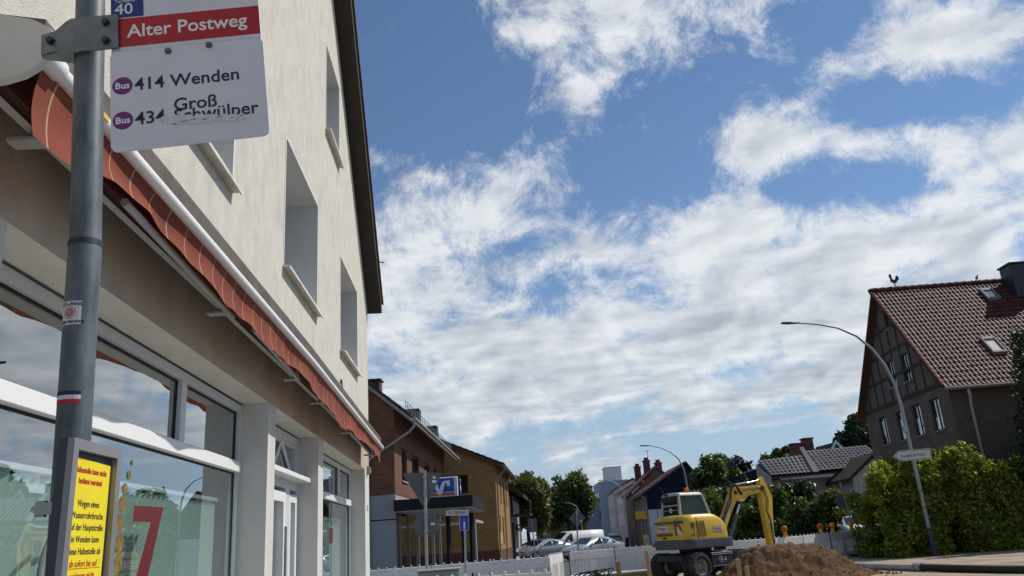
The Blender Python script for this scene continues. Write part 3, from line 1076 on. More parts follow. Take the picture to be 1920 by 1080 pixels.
for s_ in (1,):
    cb.add([CM @ Vector(p) for p in ((-0.118, -0.032, 0.012), (-0.02, -0.036, 0.04), (-0.02, 0.03, 0.04), (-0.118, 0.022, 0.012), (-0.118, -0.032, 0.0), (-0.02, -0.036, -0.04), (-0.02, 0.03, -0.04), (-0.118, 0.022, 0.0))], [(0, 1, 2, 3), (4, 7, 6, 5), (0, 4, 5, 1), (3, 2, 6, 7), (0, 3, 7, 4), (1, 5, 6, 2)])
cb.build('clamp_back', M_clamp, stop)
for (x, y) in ((0.062, 0.028), (0.062, -0.028), (-0.086, 0.0)):
    off = 0.046 if x > 0 else 0.03
    m_ = MB().lathe([(0.011, 0.0), (0.011, 0.004), (0.0085, 0.0042), (0.0085, 0.011), (0.0, 0.0115)], 6 if x > 0 else 10, CM @ Matrix.Translation((x, y, off)), smooth=False)
    m_.build('bolt', mat('dark_bolt', (0.05, 0.05, 0.055), 0.4, 0.7), clamp)

# notice case: faces the street
NM = frame((-0.805, 1.709, 1.448), (0, 1, 0), (0, 0, 1)) @ Matrix.Diagonal((0.9493, 0.9493, 0.9493, 1))     # x along the board (away from the viewer), y up, z towards the street
W_, H_ = 0.25, 0.432
M_case2 = mat('grey_aluminium_case', (0.27, 0.26, 0.28), 0.4, 0.35, var=0.08, scale=10)
M_caseside = mat('dark_case_side', (0.055, 0.06, 0.075), 0.5, 0.3, var=0.1)
FWD = NM.to_3x3() @ Vector((0, 0, 1))
nc = plate('notice_case', [(0, 0), (W_, 0), (W_, H_), (0, H_)], -0.032, -0.012, M_caseside, stop, NM)
fw = 0.024
for nm, pts in (('frame_bar', [(0, 0), (fw, fw), (fw, H_ - fw), (0, H_)]), ('frame_bar', [(W_, 0), (W_, H_), (W_ - fw, H_ - fw), (W_ - fw, fw)]), ('frame_bar', [(0.0005, H_), (fw, H_ - fw + 0.0005), (W_ - fw, H_ - fw + 0.0005), (W_ - 0.0005, H_)]), ('frame_bar', [(0.0005, 0), (W_ - 0.0005, 0), (W_ - fw, fw - 0.0005), (fw, fw - 0.0005)])):
    plate(nm, pts, -0.012, 0.002, M_case2, nc, NM)
M_yellow = flat('yellow_paper', (0.78, 0.62, 0.015), 0.7, var=0.06, scale=12)
plate('yellow_notice', [(fw + 0.004, 0.03), (W_ - fw - 0.010, 0.03), (W_ - fw - 0.006, H_ - 0.042), (fw + 0.004, H_ - 0.036)], -0.0118, -0.0108, M_yellow, nc, NM)
M_nred = flat('notice_red', (0.45, 0.045, 0.02), 0.7)
M_nblk = flat('notice_black', (0.05, 0.045, 0.03), 0.7)
cx = (W_ - 0.006) / 2
lines = [('Haltestelle kann nicht', 0.364, 0.0178, M_nred, 0.0004), ('bedient werden!', 0.3405, 0.0178, M_nred, 0.0004), ('Wegen eines', 0.291, 0.0205, M_nblk, 0), ('Wasserrohrbruchs', 0.2655, 0.0205, M_nblk, 0), ('auf der Hauptstra\u00dfe', 0.240, 0.0205, M_nblk, 0),
         ('in Wenden kann', 0.2145, 0.0205, M_nblk, 0), ('diese Haltestelle ab', 0.189, 0.0205, M_nblk, 0), ('ab sofort bis auf', 0.1635, 0.0205, M_nred, 0), ('weiteres nicht', 0.138, 0.0205, M_nred, 0), ('bedient werden.', 0.1125, 0.0205, M_nred, 0)]
for body, y, size, mt, bold in lines:
    o_ = lettering('lettering', body, size, NM @ Matrix.Translation((cx, y, -0.0106)), mt, nc, align='CENTER', bold=bold, squeeze=1.0)
    if mt is M_nred and y < 0.2:
        w_ = 0.0048 * len(body)
        plate('underline', [(cx - w_, y - 0.0042), (cx + w_, y - 0.0042), (cx + w_, y - 0.003), (cx - w_, y - 0.003)], -0.0108, -0.0102, mt, nc, NM)
MB().box(-0.945, -0.925, 1.86, 1.875, 1.712, 1.746).box(-0.94, -0.893, 1.855, 1.8595, 1.716, 1.742).build('case_clamp', M_galv, stop)
MB().tube([(-0.9455, 1.868, 1.729), (-0.954, 1.868, 1.729)], 0.007, 8).build('bolt', M_galv, stop)
MB().box(-0.945, -0.925, 1.86, 1.875, 1.54, 1.575).build('case_clamp', M_galv, stop)


# stickers wrapped on the pole
def wrap(name, z0, z1, a0, a1, material, r, parent, n=10):
    m_ = MB()
    for k in range(n):
        t0, t1 = R(a0 + (a1 - a0) * k / n), R(a0 + (a1 - a0) * (k + 1) / n)
        c0, c1 = pole_at(z0), pole_at(z1)
        m_.add([c0 + Vector((math.cos(t0) * r, math.sin(t0) * r, 0)), c0 + Vector((math.cos(t1) * r, math.sin(t1) * r, 0)), c1 + Vector((math.cos(t1) * r, math.sin(t1) * r, 0)), c1 + Vector((math.cos(t0) * r, math.sin(t0) * r, 0))], [(0, 1, 2, 3)], True)
    return m_.build(name, material, parent)


def wrap_mesh(me, z, a_mid, r, mt, parent, name):
    """bends a flat mesh (x along, y up) round the pole"""
    inv = WM[parent.name].inverted()
    for v in me.vertices:
        t_ = R(a_mid) + v.co.x / r
        c = pole_at(z + v.co.y)
        v.co = inv @ (c + Vector((math.cos(t_) * r, math.sin(t_) * r, 0)))
    me.materials.clear()
    me.materials.append(mt)
    return link(name, me, parent)


M_stk = flat('sticker_white', (0.60, 0.60, 0.63), 0.6)
AM = -84.0      # towards the viewer
s1 = wrap('fan_sticker', 2.146, 2.204, AM - 62, AM + 20, M_stk, 0.0379, stop)
AS = AM - 21
wrap_mesh(text_mesh('ST.P.-FANS', 0.0118, 'CENTER', 0.0004), 2.1925, AS, 0.0383, M_navy, s1, 'lettering')
wrap_mesh(text_mesh('GEGEN RECHTS!', 0.0092, 'CENTER', 0.0004), 2.1495, AS, 0.0383, M_navy, s1, 'lettering')
M_srd = flat('sticker_red', (0.42, 0.02, 0.025), 0.6)


def ring_mesh(r0, r1, n=40, y=0.0):
    m_ = MB()
    for k in range(n):
        a0, a1 = 2 * math.pi * k / n, 2 * math.pi * (k + 1) / n
        m_.add([(r0 * math.cos(a0), y + r0 * math.sin(a0), 0), (r1 * math.cos(a0), y + r1 * math.sin(a0), 0), (r1 * math.cos(a1), y + r1 * math.sin(a1), 0), (r0 * math.cos(a1), y + r0 * math.sin(a1), 0)], [(0, 1, 2, 3)])
    return m_.mesh('ring', None)


wrap_mesh(ring_mesh(0.0, 0.0095), 2.1755, AS, 0.0382, M_srd, s1, 'round_emblem')
wrap_mesh(ring_mesh(0.0142, 0.0152), 2.1755, AS, 0.0382, M_srd, s1, 'emblem_ring')
for k in range(22):
    m_ = MB()
    a0 = 2 * math.pi * k / 22
    m_.add([(0.0122 * math.cos(a0 + da) * s_, 0.0122 * math.sin(a0 + da) * s_, 0) for da, s_ in ((-.07, .92), (-.07, 1.09), (.07, 1.09), (.07, .92))], [(0, 1, 2, 3)])
    wrap_mesh(m_.mesh('mark', None), 2.1755, AS, 0.0382, M_srd, s1, 'emblem_mark')
for dx in (-0.004, 0.0, 0.004):
    m_ = MB().add([(dx - 0.0008, -0.0055, 0), (dx + 0.0008, -0.0055, 0), (dx + 0.0008, 0.0055, 0), (dx - 0.0008, 0.0055, 0)], [(0, 1, 2, 3)])
    wrap_mesh(m_.mesh('mark', None), 2.1755, AS, 0.03835, M_stk, s1, 'emblem_mark')
for z0, z1, mt in ((1.979, 1.9885, M_navy), (1.9695, 1.979, M_stk), (1.960, 1.9695, M_red)):
    wrap('tricolour_tape', z0, z1, AM - 70, AM + 35, mt, 0.0380, stop)


# ------------------------------------------------------------------ houses
def holed_wall(mp, u0, u1, z0, top, openings, depth, extra_u=()):
    """front sheet of a wall with real openings and their reveals; mp(u, z, d) gives a point, d = depth into the wall"""
    m_ = MB()
    cuts = sorted(set([u0, u1, *extra_u] + [o[0] for o in openings] + [o[1] for o in openings]))
    for a, b in zip(cuts[:-1], cuts[1:]):
        mid = (a + b) / 2
        z = z0
        for lo, hi in sorted((o[2], o[3]) for o in openings if o[0] < mid < o[1]):
            if lo > z + 1e-4:
                m_.quad(mp(a, z, 0), mp(b, z, 0), mp(b, lo, 0), mp(a, lo, 0))
            z = hi
        m_.quad(mp(a, z, 0), mp(b, z, 0), mp(b, top(b), 0), mp(a, top(a), 0))
    for (a, b, lo, hi) in openings:
        for q in (((a, lo), (a, hi)), ((b, hi), (b, lo)), ((a, hi), (b, hi)), ((b, lo), (a, lo))):
            m_.quad(mp(*q[0], 0), mp(*q[1], 0), mp(*q[1], depth), mp(*q[0], depth))
    return m_


def mbox(m_, mp, a, b, lo, hi, d0, d1):
    v = [mp(u, z, d) for d in (d0, d1) for z in (lo, hi) for u in (a, b)]
    m_.add(v, [(0, 1, 3, 2), (4, 6, 7, 5), (0, 4, 5, 1), (2, 3, 7, 6), (0, 2, 6, 4), (1, 5, 7, 3)])


def house_window(par, mp, o, depth, mf, mpane, w=0.06, mull=True, curtain=None, sill=None, name='window'):
    a, b, lo, hi = o
    m_ = MB()
    d0, d1 = depth - 0.05, depth
    mbox(m_, mp, a, a + w, lo, hi, d0, d1)
    mbox(m_, mp, b - w, b, lo, hi, d0, d1)
    mbox(m_, mp, a + w, b - w, lo, lo + w, d0, d1)
    mbox(m_, mp, a + w, b - w, hi - w, hi, d0, d1)
    if mull:
        c = (a + b) / 2
        mbox(m_, mp, c - w / 2, c + w / 2, lo + w, hi - w, d0, d1)
    wf = m_.build(name, mf, par)
    MB().quad(mp(a + w, lo + w, depth - 0.02), mp(b - w, lo + w, depth - 0.02), mp(b - w, hi - w, depth - 0.02), mp(a + w, hi - w, depth - 0.02)).build('pane', mpane, wf)
    if curtain:
        ca, cb, ch = curtain
        MB().quad(mp(ca, lo + w, depth + 0.03), mp(cb, lo + w, depth + 0.03), mp(cb, ch, depth + 0.03), mp(ca, ch, depth + 0.03)).build('curtain', M_curtain, wf)
    if sill is not None:
        m_ = MB()
        mbox(m_, mp, a - 0.05, b + 0.05, lo - 0.06, lo - 0.002, -0.06, depth - 0.05)
        m_.build('window_sill', sill, wf)
    return wf


def rot_frame(o, az_deg):
    """local +X runs away along azimuth az (from +Y towards +X), local +Y to the left of it"""
    return R(90 - az_deg)


def tiled_roof(par, e0, e1, r0, r1, material, cw=0.21, rh=0.34, amp=0.035, name='roof_tiles', thick=0.05):
    """pantiles as real waves and steps between an eave edge e0-e1 and a ridge edge r0-r1 (world points)"""
    e0, e1, r0, r1 = map(Vector, (e0, e1, r0, r1))
    n = (e1 - e0).cross(r0 - e0).normalized()
    if n.z < 0:
        n = -n
    nc = max(1, int(((e1 - e0).length + (r1 - r0).length) / 2 / cw))
    nr = max(1, int((r0 - e0).length / rh))
    per = 6
    wave = [0.0, 0.35, 0.85, 1.0, 0.75, 0.25]
    NU = nc * per + 1
    V = np.zeros((nr * 2, NU, 3))
    us = np.linspace(0, 1, NU)
    h = np.array([wave[i % per] for i in range(NU)]) * amp
    jit = rng.normal(0, 0.004, (nr, nc + 1))
    E0, E1, R0, R1, Nn = (np.array(p) for p in (e0, e1, r0, r1, n))
    for j in range(nr):
        for k in (0, 1):
            t = (j + k + (0.14 if k else 0.0)) / nr
            t = min(t, 1.0)
            a, b = E0 + (R0 - E0) * t, E1 + (R1 - E1) * t
            lift = thick if k == 0 else 0.008
            jj = jit[j][np.minimum(np.arange(NU) // per, nc)]
            V[j * 2 + k] = a[None] + (b - a)[None] * us[:, None] + Nn[None] * (h + lift + jj)[:, None]
    verts = V.reshape(-1, 3)
    faces = []
    for row in range(0, nr * 2, 2):
        base = row * NU
        i = np.arange(NU - 1)
        faces.append(np.stack([base + i, base + i + 1, base + NU + i + 1, base + NU + i], 1))
    F = np.concatenate(faces)
    inv = np.array(WM[par.name].inverted())
    verts = verts @ inv[:3, :3].T + inv[:3, 3]
    me = bpy.data.meshes.new(name)
    me.vertices.add(len(verts))
    me.vertices.foreach_set('co', verts.astype(np.float32).ravel())
    me.loops.add(F.size)
    me.loops.foreach_set('vertex_index', F.astype(np.int32).ravel())
    me.polygons.add(len(F))
    me.polygons.foreach_set('loop_start', (np.arange(len(F)) * 4).astype(np.int32))
    me.polygons.foreach_set('loop_total', np.full(len(F), 4, np.int32))
    me.polygons.foreach_set('use_smooth', np.ones(len(F), bool))
    me.materials.append(material)
    me.update(calc_edges=True)
    o = link(name, me, par)
    return stuff(o)


M_brick_red = brick_mat('red_brown_brick', (0.20, 0.082, 0.047), (0.13, 0.052, 0.033), (0.16, 0.12, 0.09))
M_brick_yel = brick_mat('ochre_brick', (0.38, 0.225, 0.078), (0.30, 0.17, 0.058), (0.27, 0.185, 0.105))
M_brick_dk = brick_mat('dark_brown_brick', (0.11, 0.080, 0.066), (0.075, 0.056, 0.048), (0.10, 0.088, 0.080))
M_plinth = brick_mat('red_plinth_brick', (0.16, 0.055, 0.045), (0.11, 0.04, 0.035), (0.12, 0.09, 0.08))
M_greypanel = mat('blue_grey_panel', (0.26, 0.275, 0.315), 0.6, var=0.05, scale=1.5)
M_anthra = mat('anthracite_metal', (0.013, 0.015, 0.020), 0.6, 0.0, var=0.15, spec=0.15)
M_slate = mat('dark_blue_tile', (0.022, 0.026, 0.040), 0.45, var=0.3, scale=5)
M_eave = mat('pale_eave_board', (0.33, 0.32, 0.31), 0.7, var=0.08)
M_wood = mat('brown_board', (0.09, 0.045, 0.028), 0.7, var=0.2)
M_dframe = mat('dark_window_frame', (0.03, 0.028, 0.03), 0.5)
M_glassd = glass_mat('house_window_glass', (0.4, 0.45, 0.48), 1.6, 0.02, 0.8)
M_inner = mat('dark_interior', (0.015, 0.015, 0.017), 0.9)

# --- brick bank building
O = Vector((-2.9, 33.0, 0))
bank = thing('brick_bank_building', 'red brick building with grey ground floor and flat black canopy beyond the cream house', 'building', O, rot_frame(O, 5))
BW = WM[bank.name]


def bk_street(u, z, d):
    return BW @ Vector((u, d, z))


def bk_gable(u, z, d):
    return BW @ Vector((d, u, z))


LB, WB = 17.5, 11.0
ops = [(1.7, 3.1, 4.25, 5.62), (4.5, 6.7, 4.25, 5.62), (8.5, 10.5, 4.25, 5.62), (12.2, 13.4, 4.25, 5.62)]
holed_wall(bk_street, 0, LB, 3.62, lambda u: 7.05, ops, 0.18).build('street_wall', M_brick_red, bank)
for o in ops:
    house_window(bank, bk_street, o, 0.16, M_dframe, M_darkpane, 0.07, True, None, mat('grey_sill', (0.3, 0.3, 0.3), 0.7))
ztop = lambda v: 7.05 + 0.84 * (v if v < WB / 2 else WB - v)
holed_wall(bk_gable, 0, WB, 3.62, ztop, [], 0.1, (WB / 2,)).build('gable_wall', M_brick_red, bank)
m_ = MB()
mbox(m_, bk_gable, 0.0, WB, 0, 2.62, 0.02, 0.2)
m_.build('ground_floor_panel', M_greypanel, bank)
m_ = MB()
mbox(m_, bk_gable, 0.0, WB, 2.67, 3.60, 0.02, 0.2)
m_.build('ground_floor_panel', M_greypanel, bank)
m_ = MB()
mbox(m_, bk_gable, 0.0, WB, 2.62, 2.67, 0.04, 0.2)
m_.build('shadow_joint', M_anthra, bank)
# roof
rf = MB()
for s0, s1, zA, zB in ((-0.75, WB / 2, 6.42, 11.67), (WB + 0.75, WB / 2, 6.42, 11.67)):
    p = [BW @ Vector((-0.32, s0, zA)), BW @ Vector((-0.32, s1, zB)), BW @ Vector((-0.32, s1, zB + 0.16)), BW @ Vector((-0.32, s0, zA + 0.16))]
    rf.prism(p, BW.to_3x3() @ Vector((LB + 0.6, 0, 0)))
brf = rf.build('roof', M_eave, bank)
tiled_roof(brf, BW @ Vector((-0.36, -0.78, 6.58)), BW @ Vector((LB + 0.3, -0.78, 6.58)), BW @ Vector((-0.36, WB / 2, 11.86)), BW @ Vector((LB + 0.3, WB / 2, 11.86)), M_slate, 0.3, 0.4)
v_ = MB()
for k in range(16):
    s_ = -0.78 + k * 0.40
    z_ = 6.60 + (s_ + 0.78) * 0.84
    v_.prism([BW @ Vector((-0.46, s_, z_)), BW @ Vector((-0.46, s_ + 0.43, z_ + 0.34)), BW @ Vector((-0.46, s_ + 0.43, z_ + 0.44)), BW @ Vector((-0.46, s_, z_ + 0.10))], BW.to_3x3() @ Vector((0.22, 0, 0)))
stuff(v_.build('verge_tiles', M_slate, brf))
MB().tube([BW @ Vector((-0.35, -0.88, 6.52)), BW @ Vector((LB + 0.3, -0.88, 6.52))], 0.085, 10).build('gutter', M_zinc, brf)
MB().tube([BW @ Vector((-0.18, -0.88, 6.50)), BW @ Vector((-0.18, -0.86, 6.22)), BW @ Vector((-0.14, -0.66, 6.02)), BW @ Vector((-0.10, 0.95, 5.05)), BW @ Vector((-0.09, 1.05, 4.9)), BW @ Vector((-0.09, 1.05, 0.2))], 0.055, 10).build('downpipe', M_zinc, bank)
MB().tube([BW @ Vector((LB + .1, -0.88, 6.50)), BW @ Vector((LB + .1, -0.84, 6.2)), BW @ Vector((LB + .1, 0.3, 5.5))], 0.055, 8).build('downpipe', M_zinc, bank)
sg = MB()
for (ua, ub) in ((0.3, 8.6), (9.2, LB)):
    for k in range(3):
        zz = 7.02 + 0.17 * k
        sg.tube([BW @ Vector((ua, -0.45, zz)), BW @ Vector((ub, -0.45, zz))], 0.014, 4)
    n_ = int((ub - ua) / 0.55)
    for k in range(n_ + 1):
        u = ua + (ub - ua) * k / n_
        sg.tube([BW @ Vector((u, -0.45, 6.9)), BW @ Vector((u, -0.45, 7.40))], 0.012, 4)
sg.build('snow_guard', M_zinc, brf)
MB().bev(-0.3, 0.3, -0.3, 0.3, 0, 0.5, 0.03, BW @ Matrix.Translation((1.6, 1.1, 8.0))).box(-0.36, 0.36, -0.36, 0.36, 0.503, 0.58, BW @ Matrix.Translation((1.6, 1.1, 8.0))).build('roof_vent', M_tile_dk, brf)
MB().bev(-0.4, 0.4, -0.4, 0.4, 0, 1.0, 0.03, BW @ Matrix.Translation((14.0, 1.3, 8.2))).build('chimney', M_brick_dk, brf)
# glazed ground floor with slim posts, dark room behind
MB().quad(BW @ Vector((0.4, 0.9, 0)), BW @ Vector((LB, 0.9, 0)), BW @ Vector((LB, 0.9, 3.6)), BW @ Vector((0.4, 0.9, 3.6))).build('dark_interior_wall', M_inner, bank)
MB().quad(BW @ Vector((0.25, 0.25, 0.1)), BW @ Vector((LB, 0.25, 0.1)), BW @ Vector((LB, 0.25, 3.6)), BW @ Vector((0.25, 0.25, 3.6))).build('shop_glass', M_glassd, bank)
post_me = MB().box(-0.035, 0.035, -0.03, 0.03, 0, 3.6).mesh('mullion', mat('pale_mullion', (0.30, 0.30, 0.30), 0.5))
for k, u in enumerate((0.1, 2.2, 4.6, 7.4, 10.2, 13.0, 16.0)):
    link('mullion', post_me, bank, (u, 0.2, 0))
MB().box(0, LB, 0.02, 0.24, 3.4, 3.61, BW).build('shop_lintel', M_eave, bank)
M_note = mat('pale_poster', (0.4, 0.42, 0.46), 0.8, var=0.5, scale=2.0)
for k in range(10):
    u = 1.9 + k * 0.55 + 0.2 * math.sin(k * 3)
    z = 0.7 + 0.5 * (k % 3)
    MB().box(u, u + 0.34, 0.27, 0.28, z, z + 0.36, BW).build('window_poster', M_note, bank)
# flat canopy
cn = MB()
cn.box(-0.35, 6.2, -3.1, 0.0, 2.93, 3.36, BW)
can = cn.build('flat_canopy', M_anthra, bank)
MB().box(-0.33, 6.18, -3.08, -0.02, 2.90, 2.928, BW).build('canopy_underside', M_eave, can)
for (u, v) in ((0.6, -2.0), (0.6, -2.62), (5.6, -2.5)):
    MB().tube([BW @ Vector((u, v, 0)), BW @ Vector((u, v, 2.9))], 0.09 if v > -2.3 else 0.11, 4, True, False).build('canopy_post', M_anthra, can)
# louvred second canopy
lc = MB().box(7.0, 12.0, -2.6, -2.52, 2.5, 2.62, BW).box(7.0, 12.0, -0.1, -0.02, 2.5, 2.62, BW).build('pergola', M_eave, bank)
lv = MB().box(-0.03, 0.03, -2.5, -0.1, 2.5, 2.6).mesh('slat', mat('pale_slat', (0.42, 0.42, 0.41), 0.6))
for k in range(13):
    link('slat', lv, lc, (7.1 + k * 0.4, 0, 0))
MB().tube([BW @ Vector((7.05, -2.55, 0)), BW @ Vector((7.05, -2.55, 2.5))], 0.05, 8).tube([BW @ Vector((7.05, -2.55, 2.45)), BW @ Vector((7.05, -0.1, 2.45))], 0.04, 6).build('pergola_post', mat('pale_mullion2', (0.4, 0.4, 0.4), 0.5), lc)

# --- illuminated bank sign cube on the canopy
sgn = thing('bank_light_box_sign', 'blue and white light box sign with white emblem standing on the black canopy', 'sign', BW @ Vector((0.9, -1.9, 3.37)), rot_frame(None, 5))
SW_ = WM[sgn.name]
bxm = mat('sign_box_white', (0.62, 0.63, 0.65), 0.4, var=0.03)
M_vblue = flat('emblem_blue', (0.012, 0.07, 0.42), 0.35)
M_vor = flat('emblem_orange', (0.55, 0.10, 0.02), 0.35)
M_vwh = flat('emblem_white', (0.72, 0.73, 0.76), 0.4)
MB().bev(-0.4, 1.0, -0.55, 0.75, 0.02, 0.80, 0.02, SW_).build('light_box', bxm, sgn)
face = frame(SW_ @ Vector((-0.403, 0.75, 0.02)), SW_.to_3x3() @ Vector((0, -1, 0)), (0, 0, 1))


def fplate(name, pts, d, material, M=face, t=0.004):
    return MB().prism([M @ Vector((x, y, d)) for x, y in pts], M.to_3x3() @ Vector((0, 0, t))).build(name, material, sgn)


fplate('blue_field', [(0.08, 0.20), (1.16, 0.20), (1.16, 0.74), (0.08, 0.74)], 0.0, M_vblue)
fplate('orange_bar', [(0.08, 0.06), (1.16, 0.06), (1.16, 0.17), (0.08, 0.17)], 0.0, M_vor)
fplate('white_emblem', [(0.30, 0.58), (0.46, 0.58), (0.56, 0.30), (0.62, 0.46), (0.70, 0.60), (0.80, 0.64), (1.00, 0.64), (1.00, 0.42), (0.88, 0.42), (0.86, 0.54), (0.80, 0.54), (0.72, 0.30), (0.66, 0.10), (0.50, 0.10)], 0.005, M_vwh)
sd_f = frame(SW_ @ Vector((-0.4, -0.553, 0.02)), SW_.to_3x3() @ Vector((1, 0, 0)), (0, 0, 1))
fplate('blue_side_field', [(0.75, 0.08), (1.38, 0.08), (1.38, 0.70), (0.75, 0.70)], 0.0, M_vblue, sd_f)
fplate('white_side_stripe', [(0.85, 0.3), (1.28, 0.3), (1.28, 0.5), (0.85, 0.5)], 0.005, M_vwh, sd_f)
MB().box(-0.48, -0.41, -0.66, -0.58, -0.02, 0.86, SW_).build('corner_post', M_anthra, sgn)

# --- ochre brick house further along
O = Vector((1.75, 52.0, 0))
och = thing('ochre_brick_house', 'ochre brick house with red plinth and shallow tiled roof behind the bank', 'house', O, rot_frame(O, 6.5))
OW = WM[och.name]


def oc_street(u, z, d):
    return OW @ Vector((u, d, z))


def oc_gable(u, z, d):
    return OW @ Vector((d, u, z))


LO, WO = 12.0, 14.0
ops = [(1.2, 2.2, 3.9, 5.5), (3.6, 4.6, 3.9, 5.5), (6.2, 7.2, 3.9, 5.5), (9.0, 10.0, 3.9, 5.5), (1.6, 2.6, 1.35, 3.1), (4.2, 5.2, 1.35, 3.1), (7.0, 8.0, 1.35, 3.1)]
holed_wall(oc_street, 0, LO, 1.02, lambda u: 6.2, ops, 0.2).build('street_wall', M_brick_yel, och)
for o in ops:
    house_window(och, oc_street, o, 0.18, M_dframe, M_darkpane, 0.07, True)
gop = [(2.0, 2.52, 4.6, 5.72)]
holed_wall(oc_gable, 0, WO, 1.02, lambda v: 6.2 + 0.45 * (v if v < WO / 2 else WO - v), [(1.75, 2.3, 4.55, 5.7)], 0.2, (WO / 2,)).build('gable_wall', M_brick_yel, och)
house_window(och, oc_gable, (1.75, 2.3, 4.55, 5.7), 0.18, M_dframe, M_darkpane, 0.06, False)
m_ = MB()
mbox(m_, oc_gable, -0.02, WO, 0, 1.02, -0.02, 0.2)
m_.build('plinth', M_plinth, och)
m_ = MB()
mbox(m_, oc_street, 0.0, LO, 0, 1.015, -0.02, 0.2)
m_.build('plinth', M_plinth, och)
rf = MB()
for s0, s1 in ((-0.55, WO / 2), (WO + 0.55, WO / 2)):
    zA, zB = 6.2 - 0.25, 6.2 + 0.45 * WO / 2
    p = [OW @ Vector((-0.25, s0, zA)), OW @ Vector((-0.25, s1, zB)), OW @ Vector((-0.25, s1, zB + 0.22)), OW @ Vector((-0.25, s0, zA + 0.22))]
    rf.prism(p, OW.to_3x3() @ Vector((LO + 0.5, 0, 0)))
orf = rf.build('roof', M_wood, och)
tiled_roof(orf, OW @ Vector((-0.3, -0.6, 6.2)), OW @ Vector((LO + 0.3, -0.6, 6.2)), OW @ Vector((-0.3, WO / 2, 9.6)), OW @ Vector((LO + 0.3, WO / 2, 9.6)), M_tile_dk, 0.3, 0.4)
for u in (0.1, 6.0):
    MB().tube([OW @ Vector((u, -0.62, 6.05)), OW @ Vector((u, -0.55, 5.75)), OW @ Vector((u, -0.10, 5.35)), OW @ Vector((u, -0.09, 0.3))], 0.055, 8).build('downpipe', mat('tan_downpipe', (0.3, 0.22, 0.14), 0.6), och)
MB().tube([OW @ Vector((-0.25, -0.66, 6.10)), OW @ Vector((LO + 0.2, -0.66, 6.10))], 0.08, 8).build('gutter', mat('tan_downpipe', (0.3, 0.22, 0.14), 0.6), orf)
MB().box(1.4, 2.6, -0.05, -0.02, 1.35, 2.1, OW).build('wall_panel', mat('pale_tan_panel', (0.42, 0.30, 0.16), 0.8), och)
MB().bev(-0.35, 0.35, -0.35, 0.35, 0, 1.0, 0.03, OW @ Matrix.Translation((2.0, 4.2, 8.2))).build('chimney', M_brick_dk, orf)

# --- half-timbered shop house past the ochre one
O = Vector((3.5, 65.5, 0))
ht = thing('half_timbered_shop', 'white half-timbered house with dark balcony and small red awning past the ochre house', 'house', O, rot_frame(O, 6.5))
HW = WM[ht.name]
MB().box(0, 9, 0, 8, 0, 4.9, HW).build('wall', mat('white_infill', (0.55, 0.54, 0.52), 0.9, var=0.06), ht)
for k in range(5):
    MB().box(0.1 + k * 2.2, 0.3 + k * 2.2, -0.04, -0.002, 0, 4.9, HW).build('timber', M_timber, ht)
for z in (2.3, 4.6):
    MB().box(0, 9, -0.06, -0.042, z, z + 0.2, HW).build('timber', M_timber, ht)
for v in (0.02, 1.4, 2.8):
    MB().box(-0.04, -0.002, v, v + 0.18, 0, 4.9, HW).build('timber', M_timber, ht)
MB().prism([HW @ Vector((-0.6, -0.9, 4.75)), HW @ Vector((-0.6, 4, 8.2)), HW @ Vector((-0.6, 8.9, 4.75)), HW @ Vector((-0.6, 8.9, 4.95)), HW @ Vector((-0.6, 4, 8.4)), HW @ Vector((-0.6, -0.9, 4.95))], HW.to_3x3() @ Vector((10, 0, 0))).build('roof', M_wood, ht)
bal = MB().box(-0.3, 5.0, -1.3, -0.065, 3.35, 3.5, HW).build('balcony', M_timber, ht)
bal_me = MB().box(-0.03, 0.03, -0.02, 0.02, 0, 0.95).mesh('baluster', M_timber)
for k in range(14):
    link('baluster', bal_me, bal, (-0.2 + 0.39 * k, -1.26, 3.5))
MB().box(-0.3, 5.0, -1.30, -1.22, 4.45, 4.53, HW).build('handrail', M_timber, bal)
MB().prism([HW @ Vector((0.2, -0.065, 2.75)), HW @ Vector((0.2, -1.1, 2.35)), HW @ Vector((0.2, -1.1, 2.28)), HW @ Vector((0.2, -0.065, 2.65))], HW.to_3x3() @ Vector((4.5, 0, 0))).build('red_awning', flat('dull_red_cloth', (0.16, 0.03, 0.03), 0.9), ht)
MB().box(-0.12, -0.045, 0.05, 0.9, 2.85, 3.25, HW).build('name_board', mat('tan_board', (0.35, 0.26, 0.20), 0.8), ht)

# --- dark timber-framed house behind the hedge on the right
L_, R_ = Vector((21.74, 42.58, 0)), Vector((20.73, 33.06, 0))
gd = (L_ - R_).normalized()
hz_ = math.degrees(math.atan2(gd.x, gd.y))
farm = thing('timber_framed_house', 'tall dark brick house with timber-framed gable and red pantile roof behind the hedge', 'house', R_, R(90) - R(hz_))
FW = WM[farm.name]      # local +X along the gable (away), local -Y to the right along the eave


def fm_gable(u, z, d):
    return FW @ Vector((u, -d, z))


def fm_side(u, z, d):
    return FW @ Vector((d, -u, z))


GW, RZ, EZ = 9.57, 12.24, 6.9
sl = (RZ - EZ) / (GW / 2)
ztop = lambda u: EZ - 0.1 + sl * (u if u < GW / 2 else GW - u)
M_gbrick = brick_mat('gable_brick', (0.16, 0.122, 0.098), (0.115, 0.088, 0.074), (0.17, 0.148, 0.132))
gw_ops = []


def ray_on_gable(px, py):
    d = fwd + right * ((px - 960) / 1500.0) + up * ((540 - py) / 1500.0)
    n = FW.to_3x3() @ Vector((0, 1, 0))
    o = Vector((0, 0, EYE))
    t = (Vector(R_) - o).dot(n) / d.dot(n)
    p = FW.inverted() @ (o + d * t)
    return p.x, p.z


